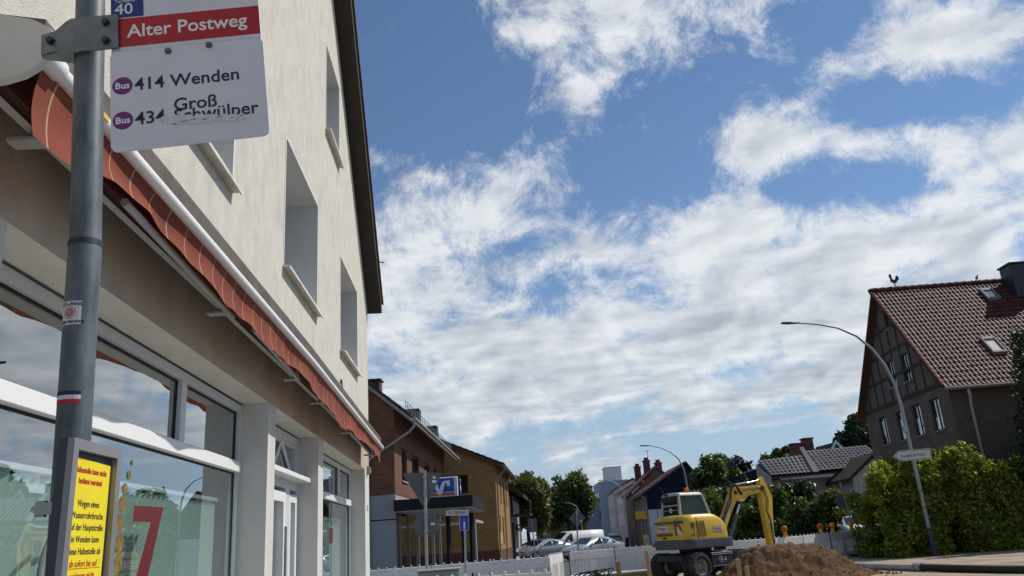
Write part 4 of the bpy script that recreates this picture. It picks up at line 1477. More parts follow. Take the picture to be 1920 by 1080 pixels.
G_WIN = [((1746, 756), (1766, 798)), ((1712, 768), (1731, 808)), ((1682, 776), (1700, 820)), ((1648, 788), (1668, 828)), ((1690, 668), (1706, 710)), ((1662, 680), (1680, 722)), ((1656, 588), (1668, 614))]
for (p0, p1) in G_WIN:
    ua, za = ray_on_gable(*p0)
    ub, zb = ray_on_gable(*p1)
    um, zm = (ua + ub) / 2, (za + zb) / 2
    hw_, hh_ = (0.46, 0.70) if p0[1] > 700 else ((0.44, 0.66) if p0[1] > 620 else (0.28, 0.42))
    gw_ops.append((um - hw_, um + hw_, zm - hh_, zm + hh_))
holed_wall(fm_gable, 0, GW, 0, ztop, gw_ops, 0.16, (GW / 2,)).build('gable_wall', M_gbrick, farm)
for k, o in enumerate(gw_ops):
    c_ = None
    if k in (0, 1, 3):
        c_ = (o[0] + 0.07, o[0] + 0.42, o[3] - 0.08)
    elif k == 4:
        c_ = (o[0] + 0.07, o[0] + 0.36, o[3] - 0.08)
    wf = house_window(farm, fm_gable, o, 0.14, M_dframe, M_glassd, 0.06, True, c_, mat('farm_sill', (0.22, 0.21, 0.2), 0.7))
    MB().quad(*[fm_gable(u, z, 0.30) for u, z in ((o[0], o[2]), (o[1], o[2]), (o[1], o[3]), (o[0], o[3]))]).build('dark_room', M_inner if k != 2 else M_wood, wf)
# timber frame on the gable
zb0 = EZ - 0.05


def beam(a, b, w=0.16, d=0.035):
    (u0, z0), (u1, z1) = a, b
    dv = Vector((u1 - u0, z1 - z0))
    nn = Vector((-dv.y, dv.x)).normalized() * (w / 2)
    pts = [(u0 + nn.x, z0 + nn.y), (u1 + nn.x, z1 + nn.y), (u1 - nn.x, z1 - nn.y), (u0 - nn.x, z0 - nn.y)]
    p3 = [fm_gable(u, z, -0.002) for u, z in pts]
    MB().prism(p3, (fm_gable(0, 0, -d) - fm_gable(0, 0, -0.002))).build('timber_beam', M_timber, farm)


beam((0.05, zb0 + 0.0), (GW - 0.05, zb0 + 0.0), 0.2)
for zz in (zb0 + 1.25, zb0 + 2.45, zb0 + 3.6):
    inset = (zz - zb0) / sl
    beam((inset + 0.15, zz), (GW - inset - 0.15, zz), 0.15, 0.032)
for u in (0.9, 1.95, 2.9, 3.85, 4.78, 5.7, 6.65, 7.6, 8.6):
    zt_ = min(ztop(u) - 0.15, RZ)
    blocks = [(o[2], o[3]) for o in gw_ops if o[0] - 0.08 < u < o[1] + 0.08 and o[2] > zb0]
    z = zb0 + 0.1
    for lo, hi in sorted(blocks):
        beam((u, z), (u, lo - 0.08), 0.13, 0.029)
        z = hi + 0.04
    if zt_ - z > 0.2:
        beam((u, z), (u, zt_), 0.13, 0.029)
LF = 13.0
holed_wall(fm_side, 0, LF, 0, lambda u: EZ - 0.05, [], 0.1).build('eave_wall', M_brick_dk, farm)
M_pan = mat('dark_red_pantile', (0.072, 0.025, 0.019), 0.56, var=0.6, scale=3.2, spec=0.14, stain=(0.06, 0.035, 0.03, 0.6))
rf = MB()
for (u0, u1) in ((-0.40, GW / 2), (GW + 0.40, GW / 2)):
    zA, zB = EZ - 0.40 * sl, RZ
    rf.prism([fm_gable(u0, zA, -0.38), fm_gable(u1, zB, -0.38), fm_gable(u1, zB + 0.14, -0.38), fm_gable(u0, zA + 0.14, -0.38)], FW.to_3x3() @ Vector((0, -LF - 0.4, 0)))
frf = rf.build('roof', M_wood, farm)
tiled_roof(frf, fm_gable(-0.45, EZ - 0.40 * sl + 0.10, -0.42), fm_gable(-0.45, EZ - 0.40 * sl + 0.10, LF), fm_gable(GW / 2, RZ + 0.16, -0.42), fm_gable(GW / 2, RZ + 0.16, LF), M_pan, 0.20, 0.32, 0.042, thick=0.042)
v_ = MB()
for k in range(36):
    d_ = -0.44 + k * 0.37
    v_.tube([fm_gable(GW / 2, RZ + 0.20, d_), fm_gable(GW / 2, RZ + 0.22, d_ + 0.38)], [0.13, 0.15], 8)
stuff(v_.build('ridge_tiles', M_pan, frf))
v_ = MB()
for k in range(21):
    t0, t1 = k / 21, (k + 1.12) / 21
    for sgn_ in (0,):
        ua, ub = -0.45 + (GW / 2 + 0.45) * t0, -0.45 + (GW / 2 + 0.45) * t1
        za, zb_ = EZ - 0.4 * sl + 0.12 + (RZ - EZ + 0.4 * sl) * t0, EZ - 0.4 * sl + 0.14 + (RZ - EZ + 0.4 * sl) * t1
        v_.tube([fm_gable(ua, za + 0.06, -0.44), fm_gable(ub, zb_ + 0.06, -0.44)], [0.09, 0.075], 6)
stuff(v_.build('verge_tiles', mat('matt_verge_tile', (0.10, 0.036, 0.028), 0.9, var=0.4, scale=4, spec=0.1), frf))
MB().tube([fm_gable(-0.55, EZ - 0.40 * sl + 0.04, -0.4), fm_gable(-0.55, EZ - 0.40 * sl + 0.04, LF)], 0.075, 8).build('gutter', mat('dull_gutter', (0.16, 0.15, 0.145), 0.8, var=0.2), frf)
MB().tube([fm_gable(-0.55, EZ - 0.5, 0.55), fm_gable(-0.5, EZ - 0.75, 0.6), fm_gable(-0.09, EZ - 1.05, 0.75), fm_gable(-0.09, 0.2, 0.75)], 0.06, 8).build('downpipe', mat('pale_downpipe', (0.36, 0.36, 0.35), 0.5, 0.2), farm)
# skylights lie in the roof slope
nrm = (fm_gable(0, 0, 0) * 0 + FW.to_3x3() @ Vector((-sl, 0, 1))).normalized()


def on_roof(s, d, h):
    """s: share of the way from eave to ridge, d: metres along the ridge"""
    u = -0.45 + (GW / 2 + 0.45) * s
    z = EZ - 0.4 * sl + 0.1 + (RZ + 0.06 - EZ + 0.4 * sl) * s
    return fm_gable(u, z, d) + nrm * h


for (s0, s1, d0, d1, cloth) in ((0.79, 0.91, 4.66, 5.24, False), (0.25, 0.40, 2.68, 3.30, True)):
    m_ = MB()
    for (sa, sb, da, db) in ((s0, s1, d0, d0 + 0.06), (s0, s1, d1 - 0.06, d1), (s0, s0 + 0.014, d0 + 0.09, d1 - 0.09), (s1 - 0.02, s1, d0 + 0.09, d1 - 0.09)):
        m_.prism([on_roof(sa, da, 0.02), on_roof(sb, da, 0.02), on_roof(sb, db, 0.02), on_roof(sa, db, 0.02)], nrm * 0.16)
    sk_ = m_.build('skylight', mat('grey_skylight_frame', (0.20, 0.20, 0.20), 0.7, var=0.1), frf)
    MB().quad(on_roof(s0 + 0.014, d0 + 0.09, 0.12), on_roof(s1 - 0.02, d0 + 0.09, 0.12), on_roof(s1 - 0.02, d1 - 0.09, 0.12), on_roof(s0 + 0.014, d1 - 0.09, 0.12)).build('pane', mat('taupe_shade', (0.32, 0.29, 0.25), 0.6) if cloth else mat('sky_pane', (0.25, 0.3, 0.36), 0.05, 0.6), sk_)
CHM = Matrix.Translation(fm_gable(GW / 2 - 0.7, RZ - 1.0, 6.05)) @ FW.to_3x3().to_4x4()
ch_ = MB().bev(-0.5, 0.5, -1.3, 0.0, 0, 1.72, 0.03, CHM).box(-0.56, 0.56, -1.36, 0.06, 1.723, 1.80, CHM).build('chimney', mat('slate_clad_chimney', (0.022, 0.028, 0.032), 0.5, var=0.3, scale=8), frf)

# --- weathercock on the ridge
wc = thing('weathercock', 'dark metal weathercock on the ridge of the timber-framed house', 'weathercock', fm_gable(GW / 2, RZ + 0.34, 0.9), R(15))
MB().tube([(0, 0, 0), (0, 0, 0.22)], 0.025, 6).build('rod', M_dark, wc, False)
MB().prism([(-0.24, -0.02, 0.30), (-0.16, -0.02, 0.22), (0.0, -0.02, 0.17), (0.14, -0.02, 0.22), (0.2, -0.02, 0.36), (0.27, -0.02, 0.34), (0.33, -0.02, 0.48), (0.26, -0.02, 0.60), (0.16, -0.02, 0.58), (0.12, -0.02, 0.44), (0.02, -0.02, 0.36), (-0.10, -0.02, 0.38), (-0.14, -0.02, 0.52), (-0.10, -0.02, 0.62), (-0.22, -0.02, 0.66), (-0.29, -0.02, 0.58), (-0.24, -0.02, 0.52), (-0.31, -0.02, 0.48), (-0.22, -0.02, 0.44)], (0, 0.04, 0)).build('cock', mat('rusty_cock', (0.06, 0.025, 0.018), 0.6, 0.3, var=0.4, scale=9), wc, False)
pg = thing('bird', 'small grey bird perched on the ridge near the chimney', 'bird', fm_gable(GW / 2, RZ + 0.36, 5.0), R(20))
MB().lathe([(0.0, -0.14), (0.035, -0.12), (0.07, -0.03), (0.06, 0.06), (0.035, 0.11), (0.04, 0.14), (0.03, 0.18), (0.0, 0.2)], 10, Matrix.Translation((0, 0, 0.12)) @ Matrix.Rotation(R(35), 4, 'Y')).build('body', mat('bird_grey', (0.16, 0.16, 0.17), 0.8), pg, False)


# ------------------------------------------------------------------ far houses along the street
def simple_windows(par, mp, rows, depth, mf, mp_):
    for o in rows:
        house_window(par, mp, o, depth, mf, mp_, 0.09, False)


O = Vector((18.45, 85.0, 0))
blue = thing('blue_gabled_house', 'dark blue clad gable over a white ground floor at the end of the street row', 'house', O, rot_frame(O, 5))
QW = WM[blue.name]
qg = lambda u, z, d: QW @ Vector((d, -u, z))
qs = lambda u, z, d: QW @ Vector((u, -d, z))
bt = lambda u: 5.35 + (u * 0.60 if u < 4.5 else 2.7 - (u - 4.5) * 1.45)
M_bclad = mat('dark_blue_cladding', (0.012, 0.018, 0.036), 0.8, var=0.15, scale=1.5, spec=0.05)
holed_wall(qg, 0, 6.3, 3.6, bt, [(4.9, 5.7, 3.75, 4.3)], 0.1, (4.5,)).build('gable_cladding', M_bclad, blue)
holed_wall(qg, 0, 6.3, 0, lambda u: 3.59, [(1.7, 2.5, 0.0, 2.2)], 0.12).build('ground_floor_wall', mat('pale_blue_white_render', (0.52, 0.54, 0.56), 0.9), blue)
house_window(blue, qg, (4.9, 5.7, 3.75, 4.3), 0.08, M_dframe, M_darkpane, 0.06, False)
m_ = MB()
mbox(m_, qg, 1.7, 2.5, 0, 2.2, 0.08, 0.12)
m_.build('door', M_dframe, blue)
M_bbrown = brick_mat('brown_brick', (0.20, 0.125, 0.09), (0.15, 0.095, 0.07), (0.18, 0.14, 0.11))
ops = [(1.2 + k * 2.1, 2.1 + k * 2.1, 3.7, 4.9) for k in range(5)] + [(0.6, 2.6, 0.2, 2.2), (4.0, 5.0, 0.9, 2.3), (7.0, 8.0, 0.9, 2.3)]
holed_wall(qs, 0, 12.0, 0, lambda u: 5.35, ops, 0.12).build('street_wall', M_bbrown, blue)
for o in ops:
    house_window(blue, qs, o, 0.1, mat('white_frame', (0.6, 0.6, 0.6), 0.5), M_darkpane, 0.09, True)
rf = MB()
rf.prism([QW @ Vector((-0.2, 0.5, 5.06)), QW @ Vector((-0.2, -4.5, 8.06)), QW @ Vector((-0.2, -4.5, 8.24)), QW @ Vector((-0.2, 0.5, 5.24))], QW.to_3x3() @ Vector((12.4, 0, 0)))
rf.prism([QW @ Vector((-0.2, -6.5, 5.2)), QW @ Vector((-0.2, -4.5, 8.06)), QW @ Vector((-0.2, -4.5, 8.24)), QW @ Vector((-0.2, -6.5, 5.4))], QW.to_3x3() @ Vector((12.4, 0, 0)))
brf = rf.build('roof', M_tile_dk, blue)
tiled_roof(brf, QW @ Vector((-0.25, 0.5, 5.25)), QW @ Vector((12.2, 0.5, 5.25)), QW @ Vector((-0.25, -4.5, 8.25)), QW @ Vector((12.2, -4.5, 8.25)), M_tile_dk, 0.5, 0.6)
MB().tube([QW @ Vector((0.1, 0.5, 5.05)), QW @ Vector((0.1, 0.1, 4.6)), QW @ Vector((0.1, 0.08, 0.1))], 0.06, 6).build('downpipe', M_zinc, blue)
M_psign = flat('post_yellow', (0.60, 0.38, 0.01), 0.5)
MB().box(0.4, 2.8, 0.02, 0.12, 2.7, 3.5, QW).build('shop_sign', M_psign, blue)
MB().box(0.3, 0.45, 0.1, 1.3, 2.75, 3.55, QW).build('projecting_sign', M_psign, blue)

O = Vector((19.55, 98.0, 0))
redr = thing('red_roofed_house', 'red tiled house with three chimneys behind the blue gable', 'house', O, rot_frame(O, 5))
DW = WM[redr.name]
ds = lambda u, z, d: DW @ Vector((u, -d, z))
ops = [(1.0 + k * 2.2, 1.9 + k * 2.2, 3.8, 5.2) for k in range(4)]
holed_wall(ds, 0, 9.5, 0, lambda u: 6.1, ops, 0.12).build('street_wall', M_bbrown, redr)
for o in ops:
    house_window(redr, ds, o, 0.1, mat('white_frame', (0.6, 0.6, 0.6), 0.5), M_darkpane, 0.09, True)
M_redtile = mat('red_clay_tile', (0.17, 0.062, 0.045), 0.6, var=0.25, scale=2)
MB().prism([DW @ Vector((0, 0, 0)), DW @ Vector((0, -6.4, 0)), DW @ Vector((0, -6.4, 5.8)), DW @ Vector((0, -3.2, 8.6)), DW @ Vector((0, 0, 5.8))], DW.to_3x3() @ Vector((0.2, 0, 0))).build('gable_wall', M_bbrown, redr)
rr = MB().prism([DW @ Vector((-0.2, 0.4, 5.7)), DW @ Vector((-0.2, -3.2, 8.75)), DW @ Vector((-0.2, -6.8, 5.7)), DW @ Vector((-0.2, -6.8, 5.9)), DW @ Vector((-0.2, -3.2, 8.95)), DW @ Vector((-0.2, 0.4, 5.9))], DW.to_3x3() @ Vector((9.9, 0, 0))).build('roof', M_redtile, redr)
tiled_roof(rr, DW @ Vector((-0.25, 0.42, 5.92)), DW @ Vector((9.7, 0.42, 5.92)), DW @ Vector((-0.25, -3.2, 8.97)), DW @ Vector((9.7, -3.2, 8.97)), M_redtile, 0.45, 0.55)
for (u, v, h) in ((8.6, -2.0, 10.0), (3.6, -2.6, 10.3), (0.6, -3.6, 9.7)):
    MB().bev(u - 0.35, u + 0.35, v - 0.4, v + 0.4, 7.2, h - 0.5, 0.03, DW).box(u - 0.42, u + 0.42, v - 0.47, v + 0.47, h - 0.497, h - 0.35, DW).box(u - 0.2, u + 0.2, v - 0.25, v + 0.25, h - 0.347, h, DW).build('chimney', M_plinth, rr)

for (u, v, h) in ((6.0, -3.2, 11.4),):
    MB().tube([DW @ Vector((u, v, 8.8)), DW @ Vector((u, v, h))], 0.03, 5).tube([DW @ Vector((u - 0.6, v, h - 0.1)), DW @ Vector((u + 0.6, v, h - 0.1))], 0.02, 4).tube([DW @ Vector((u - 0.4, v - 0.35, h - 0.1)), DW @ Vector((u - 0.4, v + 0.35, h - 0.1))], 0.015, 4).tube([DW @ Vector((u + 0.3, v - 0.3, h - 0.1)), DW @ Vector((u + 0.3, v + 0.3, h - 0.1))], 0.015, 4).build('aerial', M_dark, rr)

for idx, (ox, oy, L_, ez, colr, lab) in enumerate(((20.6, 110.0, 7.0, 6.6, (0.62, 0.61, 0.58), 'narrow white rendered house nearest the red roofed house'), (20.9, 118.5, 8.0, 7.2, (0.50, 0.49, 0.47), 'pale grey row house next to the tower block'))):
    O = Vector((ox, oy, 0))
    wh = thing('row_house', lab, 'house', O, rot_frame(O, 4), 'pale row houses beside the street')
    XW = WM[wh.name]
    xs_ = lambda u, z, d, XW=XW: XW @ Vector((u, -d, z))
    xg_ = lambda u, z, d, XW=XW: XW @ Vector((d, -u, z))
    ops = [(0.8 + k * 2.2, 1.7 + k * 2.2, zz, zz + 1.4) for k in range(3) for zz in (1.0, 3.9)]
    mw = mat('pale_row_render_%d' % idx, colr, 0.9)
    holed_wall(xs_, 0, L_, 0, lambda u: ez, ops, 0.1).build('street_wall', mw, wh)
    for o in ops:
        house_window(wh, xs_, o, 0.08, mat('white_frame', (0.6, 0.6, 0.6), 0.5), M_darkpane, 0.09, False)
    holed_wall(xg_, 0, 6.0, 0, lambda u: ez + 0.5 * (3 - abs(u - 3)), [], 0.1, (3.0,)).build('gable_wall', mw, wh)
    MB().prism([XW @ Vector((-0.2, 0.4, ez - 0.1)), XW @ Vector((-0.2, -3.0, ez + 1.6)), XW @ Vector((-0.2, -6.4, ez - 0.1)), XW @ Vector((-0.2, -6.4, ez + 0.1)), XW @ Vector((-0.2, -3.0, ez + 1.8)), XW @ Vector((-0.2, 0.4, ez + 0.1))], XW.to_3x3() @ Vector((L_ + 0.4, 0, 0))).build('roof', M_tile_dk, wh)

# tall grey-blue block with a white penthouse
O = Vector((20.9, 130.0, 0))
tw = thing('grey_tower_block', 'tall grey-blue rounded block with a white box on its roof at the street end', 'building', O, rot_frame(O, 4))
TW = WM[tw.name]
M_tw = mat('grey_blue_render', (0.24, 0.30, 0.37), 0.85, var=0.06, scale=0.6)
pts = []
for k in range(9):
    an = R(90 + 90 * k / 8)
    pts.append((1.6 + 1.6 * math.cos(an), -1.6 + 1.6 * math.sin(an)))
poly = [(12, 0)] + [(x, y) for x, y in pts] + [(0, -4.6), (12, -4.6)]
MB().prism([TW @ Vector((x, y, 0)) for x, y in poly], (0, 0, 9.3)).build('wall', M_tw, tw)
MB().prism([TW @ Vector((x * 1.01 - 0.05, y * 1.01, 9.303)) for x, y in poly], (0, 0, 0.22)).build('parapet', M_zinc, tw)
MB().box(2.0, 6.5, -3.9, -1.3, 9.53, 11.7, TW).build('penthouse', mat('white_render', (0.60, 0.60, 0.62), 0.9), tw)
MB().box(2.0, 6.6, -4.0, -1.2, 11.703, 11.8, TW).build('penthouse_roof', M_zinc, tw)
ws = MB().box(0, 1.1, -0.02, 0.05, 0, 1.5).mesh('window', M_darkpane)
for (u, z) in [(2.5 + 2.4 * k, zz) for k in range(4) for zz in (0.9, 3.6, 6.4)]:
    link('window', ws, tw, (u, 0.01, z))
MB().box(5, 9, 0.02, 2.4, 0.0, 7.2, TW).build('stair_wing', M_tw, tw)

# low white shops at the bend, red kiosk, brown house behind the trees
O = Vector((16.5, 150.0, 0))
lw = thing('low_white_shops', 'low white flat roofed shops closing the street far off', 'building', O, R(8))
for z0, z1, x0, x1 in ((0.0, 1.9, 0, 11), (2.3, 3.0, 0, 11), (3.35, 5.2, 2, 11)):
    MB().box(x0, x1, 0, 6, z0, z1).build('wall', mat('white_render', (0.60, 0.60, 0.62), 0.9) if z0 else M_dframe, lw, False)
for x in (4, 7.4):
    MB().box(x, x + 2.2, -0.03, 0, 3.8, 4.7).build('window', M_darkpane, lw, False)
MB().box(-0.1, 11.1, -0.4, 6, 1.9, 2.3).build('fascia', mat('tan_fascia', (0.35, 0.27, 0.2), 0.8), lw, False)
O = Vector((13.2, 112.0, 0))
kio = thing('red_shopfront', 'small red painted shopfront under the street trees', 'building', O, R(-4))
MB().box(0, 2.6, 0, 3, 0, 4.2).build('wall', flat('bright_red_render', (0.42, 0.02, 0.02), 0.7), kio, False)
MB().box(0.4, 2.0, -0.03, 0.0, 0.2, 1.9).build('window', M_darkpane, kio, False)
MB().box(-0.1, 2.7, -0.15, 3.1, 4.2, 4.35).build('roof', M_zinc, kio, False)
O = Vector((7.9, 100.0, 0))
bh = thing('brown_house', 'plain brown house half hidden by the street trees', 'house', O, R(-5))
bg_ = lambda u, z, d: WM[bh.name] @ Vector((u, d, z))
ops = [(0.9, 1.7, 2.9, 4.2), (3.1, 3.9, 2.9, 4.2), (0.9, 1.7, 0.8, 2.1), (3.1, 3.9, 0.8, 2.1)]
holed_wall(bg_, 0, 5.2, 0, lambda u: 4.6 + 0.5 * (2.6 - abs(u - 2.6)), ops, 0.12, (2.6,)).build('gable_wall', mat('brown_render', (0.24, 0.17, 0.115), 0.9), bh)
for o in ops:
    house_window(bh, bg_, o, 0.1, mat('white_frame', (0.6, 0.6, 0.6), 0.5), M_darkpane, 0.1, True)
MB().prism([WM[bh.name] @ Vector((-0.3, -0.3, 4.45)), WM[bh.name] @ Vector((2.6, -0.3, 5.9)), WM[bh.name] @ Vector((5.5, -0.3, 4.45)), WM[bh.name] @ Vector((5.5, -0.3, 4.65)), WM[bh.name] @ Vector((2.6, -0.3, 6.1)), WM[bh.name] @ Vector((-0.3, -0.3, 4.65))], WM[bh.name].to_3x3() @ Vector((0, 8, 0))).build('roof', M_tile_dk, bh)

# --- tiled bungalow between excavator and timber-framed house
M_btile = mat('glazed_dark_tile', (0.070, 0.060, 0.060), 0.36, var=0.4, scale=3, spec=0.7)
M_pale = mat('pale_grey_render', (0.36, 0.345, 0.315), 0.9, var=0.06)
bg = thing('tiled_bungalow', 'low house with shiny ribbed tiles and pale gable wall right of the digger', 'house', (20.6, 55.0, 0), R(0))
MB().prism([(20.7, 55.4, 0), (29.0, 55.4, 0), (29.0, 55.4, 4.30), (20.7, 55.4, 4.30)], (0, 1.6, 0)).build('wall', M_pale, bg)
rb = MB()
rb.prism([(20.4, 54.6, 4.36), (28.7, 54.6, 4.56), (28.7, 57.1, 6.1), (23.9, 57.1, 5.95), (23.5, 56.5, 5.6), (20.4, 56.5, 5.45)], (0, 0, 0.12))
rbo = rb.build('roof', M_wood, bg)
# cross wing left (hipped end) and main slope
tiled_roof(rbo, (20.45, 54.5, 4.56), (23.5, 54.5, 4.60), (20.45, 56.6, 5.75), (24.0, 56.6, 5.95), M_btile, 0.30, 0.36, 0.06)
tiled_roof(rbo, (23.6, 54.4, 4.66), (28.8, 54.4, 4.80), (24.0, 57.2, 6.25), (28.8, 57.2, 6.40), M_btile, 0.30, 0.36, 0.06)
MB().prism([(23.3, 54.2, 4.5), (23.7, 54.2, 4.5), (24.2, 57.2, 6.45), (23.9, 57.2, 6.45)], (0, 0, 0.14)).build('valley', M_slate, rbo)
MB().prism([(24.4, 51.0, 0), (28.2, 51.6, 0), (28.2, 51.6, 5.3), (26.4, 51.3, 5.25), (24.4, 51.0, 3.9)], (0.5, 4.0, 0)).build('side_wing_wall', M_pale, bg)
MB().prism([(24.0, 50.75, 3.72), (26.2, 51.0, 5.28), (28.6, 51.4, 5.40), (28.6, 51.4, 5.56), (26.2, 51.0, 5.46), (24.0, 50.75, 3.9)], (0.5, 4.6, 0)).build('side_wing_roof', mat('brown_felt_roof', (0.045, 0.032, 0.028), 0.9, var=0.2, spec=0.1), bg)
MB().prism([(20.35, 54.5, 3.6), (20.35, 56.8, 3.6), (20.35, 56.8, 5.6), (20.35, 54.5, 4.5)], (0.12, 0, 0)).build('gable_end', M_pale, bg)
hb = thing('house_behind_bungalow', 'dark roofed house with red chimneys and white gable trim behind the bungalow', 'house', (29.0, 70.0, 0), R(0))
MB().box(28.2, 35, 70, 78, 0, 6.0).build('wall', M_pale, hb)
hr = MB().prism([(27.4, 69.6, 5.8), (31.0, 69.6, 7.4), (35.4, 69.6, 7.3), (35.4, 69.6, 5.8)], (0, 8, 0)).build('roof', M_anthra, hb)
MB().prism([(31.0, 69.3, 6.2), (32.2, 69.3, 7.9), (33.6, 69.3, 6.2)], (0, 4, 0)).build('dormer', M_anthra, hr)
MB().prism([(30.8, 69.1, 6.2), (32.2, 69.1, 8.05), (33.8, 69.1, 6.2), (33.5, 69.1, 6.2), (32.2, 69.1, 7.75), (31.1, 69.1, 6.2)], (0, 0.1, 0)).build('gable_trim', mat('white_trim', (0.55, 0.55, 0.55), 0.7), hr)
for (x, h, w) in ((29.35, 8.0, 0.55), (30.35, 8.4, 0.4)):
    MB().bev(x - w, x + w, 70.4, 71.3, 6.2, h, 0.04).box(x - w - 0.06, x + w + 0.06, 70.34, 71.36, h + 0.003, h + 0.12).build('chimney', M_plinth, hr)
dk = thing('dark_shed_roof', 'dark low roof behind the digger arm with a round dish', 'shed', (19.0, 60.0, 0))
MB().prism([(17.6, 60.0, 0), (23.2, 60.0, 0), (23.2, 60.0, 5.35), (21.8, 60.0, 5.5), (17.6, 60.0, 4.4)], (0, 4, 0)).build('wall', M_anthra, dk)
MB().lathe([(0.0, 0.0), (0.2, 0.02), (0.34, 0.09), (0.35, 0.10), (0.2, 0.05), (0.0, 0.03)], 18, Matrix.Translation((19.6, 59.85, 5.75)) @ Matrix.Rotation(R(80), 4, 'X')).tube([(19.6, 60.0, 5.0), (19.6, 60.0, 5.7)], 0.03, 6).build('dish', M_dark, dk)


# ------------------------------------------------------------------ trees and shrubs
def leaf_cloud(name, clumps, n, size, material, parent, up_bias=0.35, shell=0.5, flat_z=1.0):
    c = np.array([k[0] for k in clumps], float)
    r = np.array([k[1] for k in clumps], float)
    w = r ** 2.2
    idx = rng.choice(len(clumps), n, p=w / w.sum())
    d = rng.normal(size=(n, 3))
    d /= np.linalg.norm(d, axis=1, keepdims=True)
    rad = r[idx] * (shell + (1 - shell) * rng.random(n)) ** 0.7 * (1 + 0.18 * rng.normal(size=n))
    off = d * rad[:, None]
    off[:, 2] *= flat_z
    p = c[idx] + off
    p[:, 2] = np.maximum(p[:, 2], 0.03)
    nrm = d * 0.7 + rng.normal(size=(n, 3)) * 0.75
    nrm[:, 2] += up_bias
    nrm /= np.linalg.norm(nrm, axis=1, keepdims=True)
    a = np.cross(nrm, rng.normal(size=(n, 3)))
    a /= np.linalg.norm(a, axis=1, keepdims=True)
    b = np.cross(nrm, a)
    s = size * (0.45 + 1.1 * rng.random(n))
    L1 = a * s[:, None]
    W1 = b * (s * 0.55)[:, None]
    V = np.stack([p - L1, p + W1 - L1 * 0.1 + nrm * (s * 0.12)[:, None], p + L1, p - W1 - L1 * 0.1 + nrm * (s * 0.12)[:, None]], 1).reshape(-1, 3)
    inv = np.array(WM[parent.name].inverted())
    V = V @ inv[:3, :3].T + inv[:3, 3]
    me = bpy.data.meshes.new(name)
    me.vertices.add(4 * n)
    me.vertices.foreach_set('co', V.astype(np.float32).ravel())
    me.loops.add(4 * n)
    me.loops.foreach_set('vertex_index', np.arange(4 * n, dtype=np.int32))
    me.polygons.add(n)
    me.polygons.foreach_set('loop_start', (np.arange(n) * 4).astype(np.int32))
    me.polygons.foreach_set('loop_total', np.full(n, 4, np.int32))
    me.materials.append(material)
    me.update(calc_edges=True)
    return link(name, me, parent)


def ell_clumps(center, rx, ry, rz, n, rmin, rmax, seed, lo=-0.9):
    g_ = np.random.default_rng(seed)
    out = []
    while len(out) < n:
        v = g_.normal(size=3)
        v /= np.linalg.norm(v)
        if v[2] < lo:
            continue
        q = 0.35 + 0.6 * g_.random() ** 0.5
        out.append((np.array(center) + v * q * np.array([rx, ry, rz]), rmin + (rmax - rmin) * g_.random()))
    return out


L_mid = leaf_mat('leaf_mid_green', (0.030, 0.058, 0.016), (0.095, 0.14, 0.034), 0.42)
L_dark = leaf_mat('leaf_dark_green', (0.013, 0.026, 0.010), (0.040, 0.062, 0.020), 0.25)
L_bright = leaf_mat('leaf_fresh_green', (0.055, 0.10, 0.014), (0.33, 0.36, 0.055), 0.56, 0.3)
L_olive = leaf_mat('leaf_olive', (0.05, 0.062, 0.018), (0.13, 0.135, 0.038), 0.42)
L_copper = leaf_mat('leaf_copper', (0.014, 0.010, 0.011), (0.036, 0.022, 0.024), 0.15)
M_bark = mat('bark', (0.055, 0.042, 0.032), 0.9, var=0.35, scale=6, bump=0.5, bscale=25)


def tree(name, label, base, h, crown, clump_n, leaf_n, leaf, material, seed, trunk_r=0.16, group=None, rr=(0.22, 0.42)):
    """crown: (centre height, rx, ry, rz)"""
    t = thing(name, label, 'tree', base, 0, group)
    cz, rx, ry, rz = crown
    c = (base[0], base[1], cz)
    rm = min(rx, rz)
    cl = ell_clumps(c, rx, ry, rz, clump_n, rm * rr[0], rm * rr[1], seed)
    tr = MB()
    g_ = random.Random(seed)
    b0 = Vector(base)
    top = Vector((base[0] + 0.1, base[1], cz + rz * 0.2))
    mid = Vector((base[0] - 0.12, base[1] + 0.1, (cz - rz * 0.5 + base[2]) * 0.5 + 0.5))
    tr.tube([b0, mid, top], [trunk_r * 1.25, trunk_r * 0.9, trunk_r * 0.3], 8)
    for k in range(min(12, clump_n)):
        e = Vector(cl[k][0])
        s = b0.lerp(top, 0.45 + 0.5 * g_.random())
        m1 = s.lerp(e, 0.5) + Vector((0, 0, 0.12 * (e - s).length))
        tr.tube([s, m1, e], [trunk_r * 0.4, trunk_r * 0.25, 0.02], 5)
    tr.build('trunk', M_bark, t)
    leaf_cloud('crown', cl, leaf_n, leaf, material, t)
    return t


def shrub(name, label, base, clumps, n, leaf, material, cat='shrub', group=None, stems=5, up_bias=0.35):
    t = thing(name, label, cat, base, 0, group)
    s = MB()
    g_ = random.Random(int(base[0] * 100))
    for k in range(stems):
        e = Vector(clumps[(k * 7) % len(clumps)][0])
        b0 = Vector(base) + Vector((g_.uniform(-0.8, 0.8), g_.uniform(-0.3, 0.3), 0))
        s.tube([b0, b0.lerp(e, 0.5) + Vector((0.05, 0, 0.2)), e], [0.045, 0.03, 0.012], 5)
    s.build('stem', M_bark, t)
    leaf_cloud('foliage', clumps, n, leaf, material, t, up_bias)
    return t


